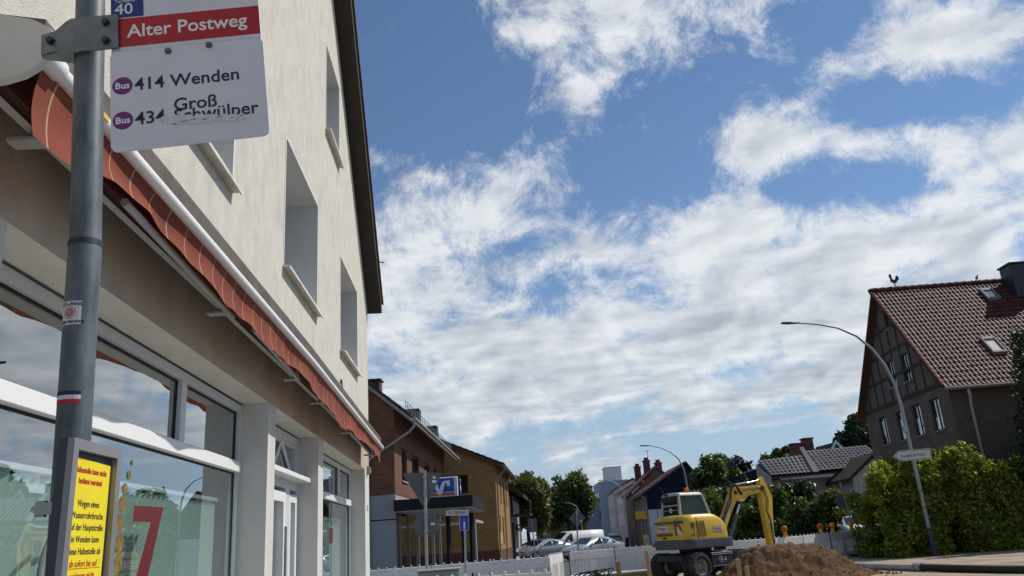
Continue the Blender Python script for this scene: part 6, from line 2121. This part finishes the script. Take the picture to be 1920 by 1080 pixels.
# undercarriage
P('chassis', MB().bev(-1.0, 1.35, -0.42, 0.42, 0.52, 0.86, 0.03).bev(-1.25, -0.9, -0.62, 0.62, 0.60, 0.80, 0.03), M_edark)
for ax in (-0.78, 1.12):
    P('axle', MB().tube([(ax, -0.95, 0.44), (ax, -0.3, 0.46), (ax, 0.3, 0.46), (ax, 0.95, 0.44)], [0.10, 0.14, 0.14, 0.10], 10).lathe([(0, -0.2), (0.2, -0.15), (0.24, 0), (0.2, 0.15), (0, 0.2)], 12, Matrix.Translation((ax, 0, 0.46)) @ Matrix.Rotation(R(90), 4, 'Y')), M_edark)
    for s in (-1, 1):
        for k, yy in enumerate((0.64, 0.94)):
            W = Matrix.Translation((ax, s * yy, 0.43)) @ Matrix.Rotation(R(-90 * s), 4, 'X')
            prof = [(0.25, -0.125), (0.36, -0.135), (0.405, -0.12), (0.43, -0.09), (0.43, 0.09), (0.405, 0.12), (0.36, 0.135), (0.25, 0.125), (0.25, -0.125)]
            tyre = MB().lathe(prof, 36, W)
            for n in range(22):
                a = 2 * math.pi * n / 22
                for (z0, z1, da) in ((-0.12, -0.015, 0.0), (0.015, 0.12, math.pi / 22)):
                    LM = W @ Matrix.Rotation(a + da, 4, 'Z') @ Matrix.Translation((0.43, 0, 0))
                    tyre.bev(-0.03, 0.022, -0.035, 0.035, z0, z1, 0.006, LM)
            wh_ = P('wheel', tyre, M_tyre)
            P('rim', MB().lathe([(0.0, 0.02 if k else 0.0), (0.09, 0.03 if k else 0.0), (0.10, 0.0), (0.18, -0.03), (0.215, 0.02), (0.235, 0.09), (0.252, 0.115), (0.252, 0.10), (0.252, -0.12), (0.0, -0.12)], 28, W), M_rim, wh_)
            if k:
                hub = MB()
                for n in range(8):
                    a = 2 * math.pi * n / 8
                    hub.tube([W @ Vector((0.14 * math.cos(a), 0.14 * math.sin(a), -0.02)), W @ Vector((0.14 * math.cos(a), 0.14 * math.sin(a), 0.03))], 0.014, 6)
                P('wheel_nuts', hub, M_edark, wh_)
P('turntable', MB().lathe([(0.0, 0.86), (0.55, 0.86), (0.55, 0.98), (0.0, 0.98)], 28), M_edark)
tb = P('tool_box', MB().bev(-0.28, 0.72, -1.04, -0.46, 0.40, 0.84, 0.02), M_edark)
P('box_trim', MB().box(-0.26, 0.70, -1.052, -1.042, 0.76, 0.785).box(-0.26, 0.70, -1.052, -1.042, 0.40, 0.42), mat('trim_grey', (0.3, 0.31, 0.33), 0.5), tb)
P('round_emblem', MB().disc((0.12, -1.0425, 0.6), (0, -1, 0), 0.10, 0.004, 24), mat('emblem_grey', (0.34, 0.35, 0.36), 0.5), tb)
P('emblem_core', MB().disc((0.12, -1.047, 0.6), (0, -1, 0), 0.075, 0.003, 24), M_edark, tb)
P('emblem_mark', MB().prism([(0.08, -1.051, 0.57), (0.16, -1.051, 0.57), (0.17, -1.051, 0.62), (0.10, -1.051, 0.64)], (0, -0.002, 0)), mat('emblem_grey', (0.34, 0.35, 0.36), 0.5), tb)
P('diamond_emblem', MB().prism([(0.33, -1.043, 0.53), (0.39, -1.043, 0.60), (0.33, -1.043, 0.67), (0.27, -1.043, 0.60)], (0, -0.004, 0)), mat('emblem_grey', (0.34, 0.35, 0.36), 0.5), tb)
P('dozer_blade', MB().prism([(1.75, -1.0, 0.12), (1.85, -1.0, 0.35), (1.75, -1.0, 0.62), (1.68, -1.0, 0.60), (1.74, -1.0, 0.35), (1.66, -1.0, 0.12)], (0, 2.0, 0)), M_edark)
P('blade_arm', MB().tube([(1.2, -0.3, 0.5), (1.72, -0.35, 0.36)], 0.06, 8).tube([(1.2, 0.3, 0.5), (1.72, 0.35, 0.36)], 0.06, 8), M_edark)


# upper body
def rbox(x0, x1, y0, y1, r0, r1, n=6):
    """plan outline, rounded at the rear (r0) and a little at the front (r1)"""
    pts = []
    for (cx, cy, a0, r) in ((x0 + r0, y0 + r0, 180, r0), (x1 - r1, y0 + r1, 270, r1), (x1 - r1, y1 - r1, 0, r1), (x0 + r0, y1 - r0, 90, r0)):
        for k in range(n + 1):
            a = R(a0 + 90 * k / n)
            pts.append((cx + r * math.cos(a), cy + r * math.sin(a)))
    return pts


def loft(rings, smooth=True, cap=True):
    m_ = MB()
    n = len(rings[0])
    v = [p for r in rings for p in r]
    f = []
    for i in range(len(rings) - 1):
        for k in range(n):
            f.append((i * n + k, i * n + (k + 1) % n, (i + 1) * n + (k + 1) % n, (i + 1) * n + k))
    m_.add(v, f, smooth)
    if cap:
        m_.add(rings[-1], [tuple(range(n))])
        m_.add(rings[0], [tuple(range(n))[::-1]])
    return m_


sk = rbox(-1.14, 0.95, -0.93, 0.93, 0.34, 0.12)
P('counterweight_skirt', loft([[(x, y, 0.99) for x, y in sk], [(x * 1.01, y * 1.01, 1.03) for x, y in sk], [(x * 1.01, y * 1.01, 1.27) for x, y in sk], [(x, y, 1.295) for x, y in sk]], False), M_egrey)
rings = []
for (z, s, fr) in ((1.30, 0.985, 0.84), (1.55, 0.99, 0.84), (1.80, 0.975, 0.74), (1.95, 0.945, 0.58), (2.05, 0.90, 0.40), (2.10, 0.82, 0.26)):
    o_ = rbox(-1.14 * s, fr, -0.92 * s, 0.86 * s, 0.36, 0.22)
    rings.append([(x, y, z) for x, y in o_])
hood = P('engine_hood', loft(rings), M_yel)
# seam, grilles, hazard panel and company plates
P('hood_seam', MB().box(-0.66, -0.645, -0.925, -0.90, 1.32, 2.0), M_vent, hood)
for k, x in enumerate((-0.60, -0.47, -0.34)):
    P('grille', MB().prism([(x, -0.913, 1.38), (x + 0.085, -0.913, 1.38), (x + 0.03, -0.905, 1.88), (x - 0.045, -0.905, 1.88)], (0, -0.006, 0)), M_vent, hood)
P('rear_grille', MB().prism([(-0.90, -0.872, 1.40), (-0.78, -0.905, 1.38), (-0.77, -0.90, 1.85), (-0.88, -0.868, 1.83)], (-0.004, -0.01, 0)), M_vent, hood)
P('rear_vent', MB().box(-1.142, -1.13, -0.28, 0.68, 1.83, 1.90).box(-1.142, -1.13, -0.20, 0.62, 1.44, 1.53), M_vent, hood)
M_plw = flat('plate_white', (0.62, 0.60, 0.58), 0.5)
M_plr = flat('plate_red', (0.30, 0.02, 0.02), 0.5)
pr_ = P('company_plate', MB().box(-1.142, -1.132, -0.02, 0.50, 1.56, 1.80), M_plw, hood)


def on_rear(body, y0, z0, size, mt, **k):
    Mx = WM[EX.name] @ frame((-1.148, y0, z0), (0, -1, 0), (0, 0, 1))
    return lettering('lettering', body, size, Mx, mt, hood, **k)


def on_side(body, x0, z0, size, mt, y=-0.922, **k):
    Mx = WM[EX.name] @ frame((x0, y, z0), (1, 0, 0), (0, 0, 1))
    return lettering('lettering', body, size, Mx, mt, hood, **k)


P('plate_stripe', MB().box(-1.145, -1.1425, 0.0, 0.48, 1.765, 1.785).box(-1.145, -1.1425, 0.0, 0.48, 1.575, 1.595), M_plr, hood)
on_rear('STRABAG', 0.475, 1.635, 0.125, M_plr, squeeze=0.80, bold=0.003)
P('company_plate', MB().box(0.08, 0.50, -0.918, -0.905, 1.50, 1.70), M_plw, hood)
P('plate_stripe', MB().box(0.10, 0.48, -0.921, -0.9185, 1.668, 1.683).box(0.10, 0.48, -0.921, -0.9185, 1.515, 1.53), M_plr, hood)
on_side('STRABAG', 0.105, 1.56, 0.10, M_plr, squeeze=0.80, bold=0.003)
# hazard chevron on the rear right corner
hz = P('hazard_panel', MB().prism([(-1.145, -0.36, 1.42), (-1.145, -0.33, 1.92), (-1.08, -0.70, 1.92), (-1.06, -0.72, 1.46)], (0.03, 0.012, 0)), M_egrey, hood)
P('red_chevron', MB().prism([(-1.151, -0.47, 1.90), (-1.146, -0.505, 1.90), (-1.108, -0.655, 1.66), (-1.108, -0.655, 1.52)], (-0.004, 0, 0)), M_plr, hood)
P('white_chevron', MB().prism([(-1.156, -0.47, 1.74), (-1.118, -0.64, 1.50), (-1.118, -0.64, 1.43), (-1.156, -0.47, 1.58)], (-0.004, 0, 0)), M_plw, hood)
for y in (-0.70, 0.80):
    P('tail_light', MB().bev(-1.165, -1.06, y - 0.09, y + 0.09, 1.10, 1.21, 0.015), mat('tail_lens', (0.22, 0.03, 0.012), 0.3), EX)
P('rear_handle', MB().box(-1.15, -1.13, 0.12, 0.30, 1.345, 1.40), M_edark, hood)
# cab
cx0, cx1, cy0, cy1 = -0.52, 0.78, -0.02, 0.90
cb_pts = {'rl': (cx0, cy1), 'rr': (cx0, cy0), 'fr': (cx1 + 0.1, cy0), 'fl': (cx1 + 0.1, cy1)}
top = {'rl': (cx0 + 0.06, cy1 - 0.06), 'rr': (cx0 + 0.06, cy0 + 0.04), 'fr': (cx1 - 0.15, cy0 + 0.04), 'fl': (cx1 - 0.15, cy1 - 0.06)}
cabm = MB()
for k in cb_pts:
    a, b = cb_pts[k], top[k]
    cabm.tube([(a[0], a[1], 1.28), (a[0], a[1], 2.05), (b[0], b[1], 2.78)], [0.055, 0.055, 0.05], 8)
cabm.bev(cx0, cx1 + 0.1, cy0, cy1, 1.26, 1.42, 0.02)
cab_o = P('cab_frame', cabm, M_cabw)
P('cab_roof', loft([[(x, y, 2.76) for x, y in rbox(cx0 + 0.02, cx1 - 0.08, cy0, cy1 - 0.02, 0.1, 0.16)], [(x, y, 2.84) for x, y in rbox(cx0 + 0.03, cx1 - 0.1, cy0 + 0.02, cy1 - 0.04, 0.1, 0.16)], [(x, y, 2.875) for x, y in rbox(cx0 + 0.12, cx1 - 0.2, cy0 + 0.12, cy1 - 0.14, 0.08, 0.12)]]), M_cabw, EX)


def cquad(name, k1, k2, mt, z0=1.44, zm=2.05, z1=2.74):
    a, b = cb_pts[k1], cb_pts[k2]
    c, d = top[k1], top[k2]
    P(name, MB().add([(a[0], a[1], z0), (b[0], b[1], z0), (b[0], b[1], zm), (a[0], a[1], zm), (d[0], d[1], z1), (c[0], c[1], z1)], [(0, 1, 2, 3), (3, 2, 4, 5)]), mt, cab_o)


cquad('rear_window', 'rl', 'rr', M_cabglass)
cquad('side_window', 'rr', 'fr', M_cabglass)
cquad('windscreen', 'fr', 'fl', M_cabglass)
cquad('door_window', 'fl', 'rl', M_cabglass)
P('rear_header', MB().box(cx0 - 0.01, cx0 + 0.03, cy0 + 0.05, cy1 - 0.05, 2.56, 2.74), M_edark, cab_o)
P('rear_rail', MB().tube([(cx0 - 0.03, cy0 + 0.05, 2.44), (cx0 - 0.03, cy1 - 0.05, 2.44)], 0.025, 8).tube([(cx0 - 0.03, cy0 + 0.05, 2.28), (cx0 - 0.03, cy1 - 0.05, 2.28)], 0.014, 6), M_cabw, cab_o)
P('round_sticker', MB().disc((cx0 - 0.012, 0.42, 2.28), (-1, 0, 0), 0.085, 0.003, 22), M_plw, cab_o)
P('sticker_figure', MB().disc((cx0 - 0.016, 0.42, 2.28), (-1, 0, 0), 0.03, 0.003, 12), mat('emblem_grey', (0.34, 0.35, 0.36), 0.5), cab_o)
P('seat', MB().bev(-0.15, 0.35, 0.20, 0.68, 1.6, 1.75, 0.04).bev(-0.22, -0.08, 0.20, 0.68, 1.75, 2.35, 0.05).bev(-0.2, -0.1, 0.32, 0.56, 2.38, 2.56, 0.04), M_edark, EX)
P('beacon', MB().lathe([(0.0, 0.0), (0.075, 0.0), (0.075, 0.12), (0.06, 0.155), (0.0, 0.16)], 16, Matrix.Translation((0.05, 0.12, 2.875))), mat('orange_beacon', (0.75, 0.16, 0.01), 0.25), EX)
P('mirror_arm', MB().tube([(-0.52, 0.94, 1.5), (-0.62, 1.02, 1.9), (-0.62, 1.04, 2.45), (-0.5, 0.95, 2.62)], 0.014, 6), M_edark, EX)
P('antenna', MB().tube([(-0.3, 0.86, 2.8), (-0.42, 0.98, 3.12)], 0.010, 6), M_edark, EX)
P('work_light', MB().bev(-0.55, -0.46, 0.52, 0.66, 2.78, 2.87, 0.015), M_edark, EX)

# boom, arm, stick: plate sections in the local X-Z plane, swung at y = -0.12
BY = -0.12


def arm_plate(name, pts, w, mt, y=BY, par=EX):
    return P(name, MB().prism([(x, y - w / 2, z) for x, z in pts], (0, w, 0)), mt, par)


def cyl(name, a, b, r, par, split=0.55, y=BY):
    a3, b3 = Vector((a[0], y, a[1])), Vector((b[0], y, b[1]))
    m3 = a3.lerp(b3, split)
    o_ = P(name, MB().tube([a3, m3], r, 12), M_egrey, par)
    P('rod', MB().tube([m3, b3], r * 0.55, 10), M_chrome, o_)
    return o_


P('boom_bracket', MB().box(0.75, 1.12, -0.42, 0.2, 0.98, 1.45), M_edark)
boom = arm_plate('lower_boom', [(0.88, 1.22), (1.10, 1.14), (1.34, 1.50), (1.72, 2.10), (2.02, 2.44), (2.16, 2.72), (2.08, 2.92), (1.92, 2.98), (1.86, 2.72), (1.62, 2.32), (1.22, 1.78)], 0.24, M_yel)
jib = arm_plate('upper_boom', [(1.98, 2.66), (2.16, 2.52), (2.42, 2.46), (2.75, 2.66), (3.42, 2.76), (3.58, 2.80), (3.60, 3.0), (3.40, 3.03), (2.2, 2.98), (2.0, 2.92)], 0.20, M_yel)
stick = arm_plate('stick', [(3.46, 3.22), (3.62, 3.32), (3.80, 2.92), (3.98, 2.62), (3.92, 2.30), (3.78, 1.40), (3.70, 0.72), (3.52, 0.66), (3.46, 1.20), (3.42, 2.0), (3.38, 2.72), (3.42, 3.0)], 0.20, M_yel)
cyl('stick_cylinder', (2.06, 3.02), (3.52, 3.20), 0.055, EX, 0.5)
cyl('boom_cylinder', (1.35, 1.20), (2.10, 2.36), 0.075, EX, 0.7, BY - 0.2)
cyl('adjust_cylinder', (1.55, 1.55), (2.42, 2.58), 0.06, EX, 0.62, BY + 0.2)
cyl('bucket_cylinder', (3.86, 2.45), (3.86, 0.95), 0.045, EX, 0.6)
for (x, z) in ((2.05, 2.78), (3.50, 2.92), (3.60, 0.80), (1.0, 1.28)):
    P('pivot_pin', MB().tube([(x, BY - 0.17, z), (x, BY + 0.17, z)], 0.06, 12), M_edark)
P('stick_decal', MB().prism([(3.56, BY - 0.103, 1.72), (3.70, BY - 0.103, 1.66), (3.70, BY - 0.103, 1.46), (3.60, BY - 0.103, 1.52)], (0, -0.003, 0)), M_plw, stick)
P('stick_decal_red', MB().prism([(3.58, BY - 0.107, 1.66), (3.69, BY - 0.107, 1.60), (3.69, BY - 0.107, 1.53), (3.60, BY - 0.107, 1.58)], (0, -0.003, 0)), M_plr, stick)
P('boom_decal', MB().box(2.95, 3.18, BY - 0.104, BY - 0.1005, 2.80, 2.92), mat('faded_decal', (0.42, 0.33, 0.14), 0.6), jib)
hs = []
for k, off in enumerate((0.0, 0.05, 0.10, -0.06)):
    y = BY - 0.15 - 0.02 * k
    P('hose', MB().tube([(1.0 + off, y, 1.35), (1.25 + off * 0.5, y, 1.95 + off), (1.7, y, 2.55 + off), (1.85 + off, y, 3.05 + off * 0.5), (2.1, y, 3.0 + off * 0.4), (2.25 + off, y, 2.7)], 0.02, 6), M_black)
for k, off in enumerate((0.0, 0.06)):
    y = BY - 0.125 - 0.02 * k
    P('hose', MB().tube([(2.4, y, 2.82 + off), (3.1, y, 2.88 + off), (3.52 + off, y, 2.86), (3.62 + off, y, 2.45), (3.50 + off, y, 2.05), (3.66, y, 1.75), (3.62 + off, y, 1.2), (3.68, y, 0.9)], 0.016, 6), M_black)
P('hose', MB().tube([(2.0, BY, 2.6), (1.75, BY + 0.1, 2.9), (1.85, BY + 0.1, 3.15), (2.05, BY, 3.05)], 0.022, 6), M_black)
P('hose_bundle', MB().tube([(1.0, BY + 0.1, 1.4), (1.3, BY - 0.16, 2.0), (1.62, BY - 0.16, 2.5)], 0.05, 8).tube([(1.12, BY - 0.16, 1.6), (1.5, BY - 0.18, 2.2)], 0.045, 8), mat('grey_hose_sleeve', (0.18, 0.18, 0.18), 0.8), EX)
P('quick_coupler', MB().bev(3.45, 3.95, BY - 0.14, BY + 0.14, 0.50, 0.78, 0.03), M_edark)
P('bucket', MB().prism([(3.45, BY - 0.4, 0.55), (3.95, BY - 0.4, 0.55), (4.05, BY - 0.4, 0.25), (3.75, BY - 0.4, -0.05), (3.30, BY - 0.4, 0.05)], (0, 0.8, 0)), M_edark)
EX.scale = (0.95, 0.95, 0.95)


# ------------------------------------------------------------------ vehicles
M_cglass = mat('car_glass', (0.012, 0.015, 0.018), 0.03, var=0.1, spec=0.9)
M_silver = mat('silver_paint', (0.36, 0.38, 0.41), 0.25, 0.4, var=0.03, coat=0.6)
M_wpaint = mat('white_car_paint', (0.58, 0.59, 0.60), 0.45, var=0.03, coat=0.15, spec=0.3)
M_bluep = mat('teal_blue_car_paint', (0.04, 0.09, 0.13), 0.25, 0.2, var=0.04, coat=0.6)
M_dpaint = mat('dark_grey_car_paint', (0.05, 0.055, 0.06), 0.25, 0.3, var=0.04, coat=0.6)
SEDAN = [(-2.25, .38, .72, .76, .78, .74), (-2.12, .25, .92, .98, .87, .78), (-1.62, .22, .96, 1.06, .90, .72), (-0.95, .22, .96, 1.38, .90, .62), (-0.1, .22, .94, 1.46, .90, .62), (0.45, .22, .93, 1.41, .90, .63), (1.20, .22, .91, 1.00, .90, .74), (2.0, .24, .78, .84, .87, .76), (2.25, .36, .60, .64, .76, .70)]
WAGON = [(-2.25, .40, .90, 1.00, .80, .74), (-2.15, .25, .98, 1.22, .88, .68), (-1.85, .22, .98, 1.42, .90, .64), (-0.9, .22, .97, 1.49, .90, .63), (0.0, .22, .95, 1.49, .90, .63), (0.5, .22, .94, 1.42, .90, .64), (1.2, .22, .92, 1.02, .90, .74), (2.0, .24, .80, .86, .87, .76), (2.25, .36, .60, .64, .76, .70)]
VAN = [(-2.48, .40, 1.10, 1.85, .90, .80), (-2.40, .28, 1.12, 1.93, .95, .84), (-1.2, .26, 1.12, 1.95, .95, .85), (0.3, .26, 1.12, 1.95, .95, .85), (0.75, .26, 1.12, 1.90, .95, .83), (1.55, .26, 1.08, 1.28, .95, .84), (2.15, .28, 0.92, 1.02, .92, .82), (2.48, .40, .66, .74, .84, .78)]


def section(s):
    x, zl, zb, zr, hb, hr = s
    zm = (zl + zb) / 2
    return [(x, -hb * 0.93, zl), (x, -hb * 1.0, zm), (x, -hb * 0.985, zb), (x, -hr, zr - 0.03), (x, -hr * 0.7, zr), (x, hr * 0.7, zr), (x, hr, zr - 0.03), (x, hb * 0.985, zb), (x, hb, zm), (x, hb * 0.93, zl)]


def vehicle(name, label, cat, loc, rotz, secs, paint, wheel_x, wins, wr=0.32, front_lights=True, group=None, extras=None):
    t = thing(name, label, cat, loc, rotz, group)
    rings = [section(s) for s in secs]
    n = 10
    v = [p for r in rings for p in r]
    f = []
    for i in range(len(rings) - 1):
        for k in range(n):
            f.append((i * n + k, (i + 1) * n + k, (i + 1) * n + (k + 1) % n, i * n + (k + 1) % n))
    m_ = MB().add(v, f, True)
    m_.add(rings[0], [tuple(range(n))])
    m_.add(rings[-1], [tuple(range(n))[::-1]])
    body = m_.build('body', paint, t, False)

    def lerp_sec(x):
        for a, b in zip(secs[:-1], secs[1:]):
            if a[0] <= x <= b[0]:
                k = (x - a[0]) / (b[0] - a[0])
                return [a[j] + (b[j] - a[j]) * k for j in range(6)]
        return secs[-1]

    def side_pt(x, s, sg):
        q = lerp_sec(x)
        zb, zr, hb, hr = q[2], q[3] - 0.03, q[4] * 0.985, q[5]
        return (x, sg * (hb + (hr - hb) * s + 0.008), zb + (zr - zb) * s)

    for (xa, xb, ta, tb) in wins:
        for sg in (-1, 1):
            MB().add([side_pt(xa, 0.06, sg), side_pt(xb, 0.06, sg), side_pt(xb, tb, sg), side_pt(xa, ta, sg)], [(0, 1, 2, 3) if sg < 0 else (3, 2, 1, 0)]).build('side_window', M_cglass, t, False)
    # windscreen and rear window lie on the sloping sections
    def cross(i0, i1, nm, lo=0.08, hi=0.95):
        a, b = secs[i0], secs[i1]
        pts = []
        for (q, sg) in ((lo, -1), (lo, 1), (hi, 1), (hi, -1)):
            s = [a[j] + (b[j] - a[j]) * q for j in range(6)]
            nx = 1 if nm == 'windscreen' else -1
            pts.append((s[0] + nx * 0.010, sg * s[5] * 0.90, s[3] + 0.012))
        MB().add(pts, [(0, 1, 2, 3)]).build(nm, M_cglass, t, False)
    k_front = max(range(len(secs) - 1), key=lambda i: (secs[i][3] - secs[i + 1][3]) if secs[i + 1][0] > 0.4 else -1)
    cross(k_front + 1, k_front, 'windscreen')
    k_rear = max(range(len(secs) - 1), key=lambda i: (secs[i + 1][3] - secs[i][3]) if secs[i][0] < -0.8 else -1)
    cross(k_rear, k_rear + 1, 'rear_window')
    for x in wheel_x:
        for sg in (-1, 1):
            W = Matrix.Translation((x, sg * 0.80, wr)) @ Matrix.Rotation(R(-90 * sg), 4, 'X')
            w_ = MB().lathe([(wr * 0.62, -0.09), (wr * 0.95, -0.10), (wr, -0.06), (wr, 0.07), (wr * 0.95, 0.11), (wr * 0.62, 0.10)], 20, W).build('wheel', M_black, t, False)
            MB().lathe([(0, 0.09), (wr * 0.2, 0.10), (wr * 0.5, 0.08), (wr * 0.63, 0.10)], 16, W).build('rim', M_rim, w_, False)
    xf, xr = secs[-1][0], secs[0][0]
    for sg in (-1, 1):
        MB().bev(xf - 0.16, xf - 0.01, sg * 0.62 - 0.14, sg * 0.62 + 0.14, secs[-1][2] - 0.06, secs[-1][2] + 0.07, 0.02).build('headlight', mat('headlight_lens', (0.55, 0.57, 0.6), 0.1, var=0.02), t, False)
        MB().bev(xr - 0.015, xr + 0.12, sg * 0.68 - 0.12, sg * 0.68 + 0.10, secs[0][2] - 0.14, secs[0][2] + 0.02, 0.02).build('tail_light', mat('tail_red', (0.25, 0.01, 0.01), 0.25), t, False)
        q = lerp_sec(0.85)
        MB().bev(0.80, 0.95, sg * (q[4] + 0.10) - 0.10, sg * (q[4] + 0.10) + 0.10, q[2] + 0.0, q[2] + 0.14, 0.03).build('mirror', paint, t, False)
    MB().box(xr - 0.02, xr + 0.02, -0.26, 0.26, 0.5, 0.61).build('number_plate', M_whitepaint, t, False)
    MB().box(xf - 0.01, xf + 0.015, -0.26, 0.26, 0.42, 0.53).build('number_plate', M_whitepaint, t, False)
    MB().box(xr + 0.3, xf - 0.3, -0.74, 0.74, 0.16, 0.28).build('underbody', M_black, t, False)
    return t


CARW = [(-1.35, -0.22, 0.55, 0.9), (-0.16, 0.78, 0.9, 0.72)]
vehicle('silver_sedan', 'silver sedan parked just behind the grey barrier panel', 'car', (8.15, 56.0, -0.02), R(214), SEDAN, M_silver, (-1.38, 1.36), CARW)
vehicle('white_van', 'white panel van parked behind the silver sedan', 'van', (8.3, 68.0, -0.02), R(200), VAN, M_wpaint, (-1.45, 1.45), [(0.42, 1.25, 0.88, 0.7)], 0.34)
vehicle('white_estate_car', 'white estate car seen from behind, parked before the far row houses', 'car', (17.9, 104.0, 0), R(84), WAGON, M_wpaint, (-1.38, 1.36), [(-1.9, -1.0, 0.8, 0.88)] + CARW)
for k, (x, y, rz, sec, paint, lab) in enumerate(((5.9, 72.5, 200, WAGON, M_bluep, 'teal blue car in the row left of the white van'), (5.9, 66.0, 203, SEDAN, M_silver, 'silver car in the row left of the white van, bonnet towards the barrier'), (5.0, 79.0, 202, SEDAN, M_wpaint, 'white car at the far left of the parked row'), (4.6, 85.0, 200, WAGON, M_dpaint, 'dark grey car under the olive street tree'), (14.6, 110.0, 88, SEDAN, M_silver, 'distant silver car in the middle of the far street'), (14.2, 120.0, 88, WAGON, M_dpaint, 'most distant dark car in the far street'))):
    vehicle('parked_car', lab, 'car', (x, y, -0.02), R(rz), sec, paint, (-1.38, 1.36), CARW, group='cars parked in the far street')
vehicle('white_suv', 'white car in the driveway behind the amber warning lamps', 'car', (20.6, 44.0, 0.16), R(262), WAGON, M_wpaint, (-1.38, 1.36), [(-1.9, -1.0, 0.8, 0.88)] + CARW)
mc = thing('parked_motorcycle', 'dark motorcycle parked outside the row houses', 'motorcycle', (17.3, 92.0, 0), R(70))
for x in (-0.65, 0.7):
    W = Matrix.Translation((x, 0, 0.32)) @ Matrix.Rotation(R(90), 4, 'X')
    MB().lathe([(0.22, -0.05), (0.31, -0.05), (0.32, 0.0), (0.31, 0.05), (0.22, 0.05), (0.22, -0.05)], 18, W).build('wheel', M_black, mc, False)
MB().bev(-0.55, 0.25, -0.16, 0.16, 0.35, 0.72, 0.06).build('engine', M_dark, mc, False)
MB().bev(-0.8, -0.1, -0.14, 0.14, 0.75, 0.88, 0.05).build('saddle', M_black, mc, False)
MB().bev(-0.1, 0.4, -0.17, 0.17, 0.72, 1.0, 0.07).build('tank', M_dpaint, mc, False)
MB().tube([(0.7, 0, 0.32), (0.45, 0, 0.95), (0.4, 0.35, 1.05)], 0.03, 6).tube([(0.45, 0, 0.95), (0.4, -0.35, 1.05)], 0.03, 6).build('fork', M_dark, mc, False)
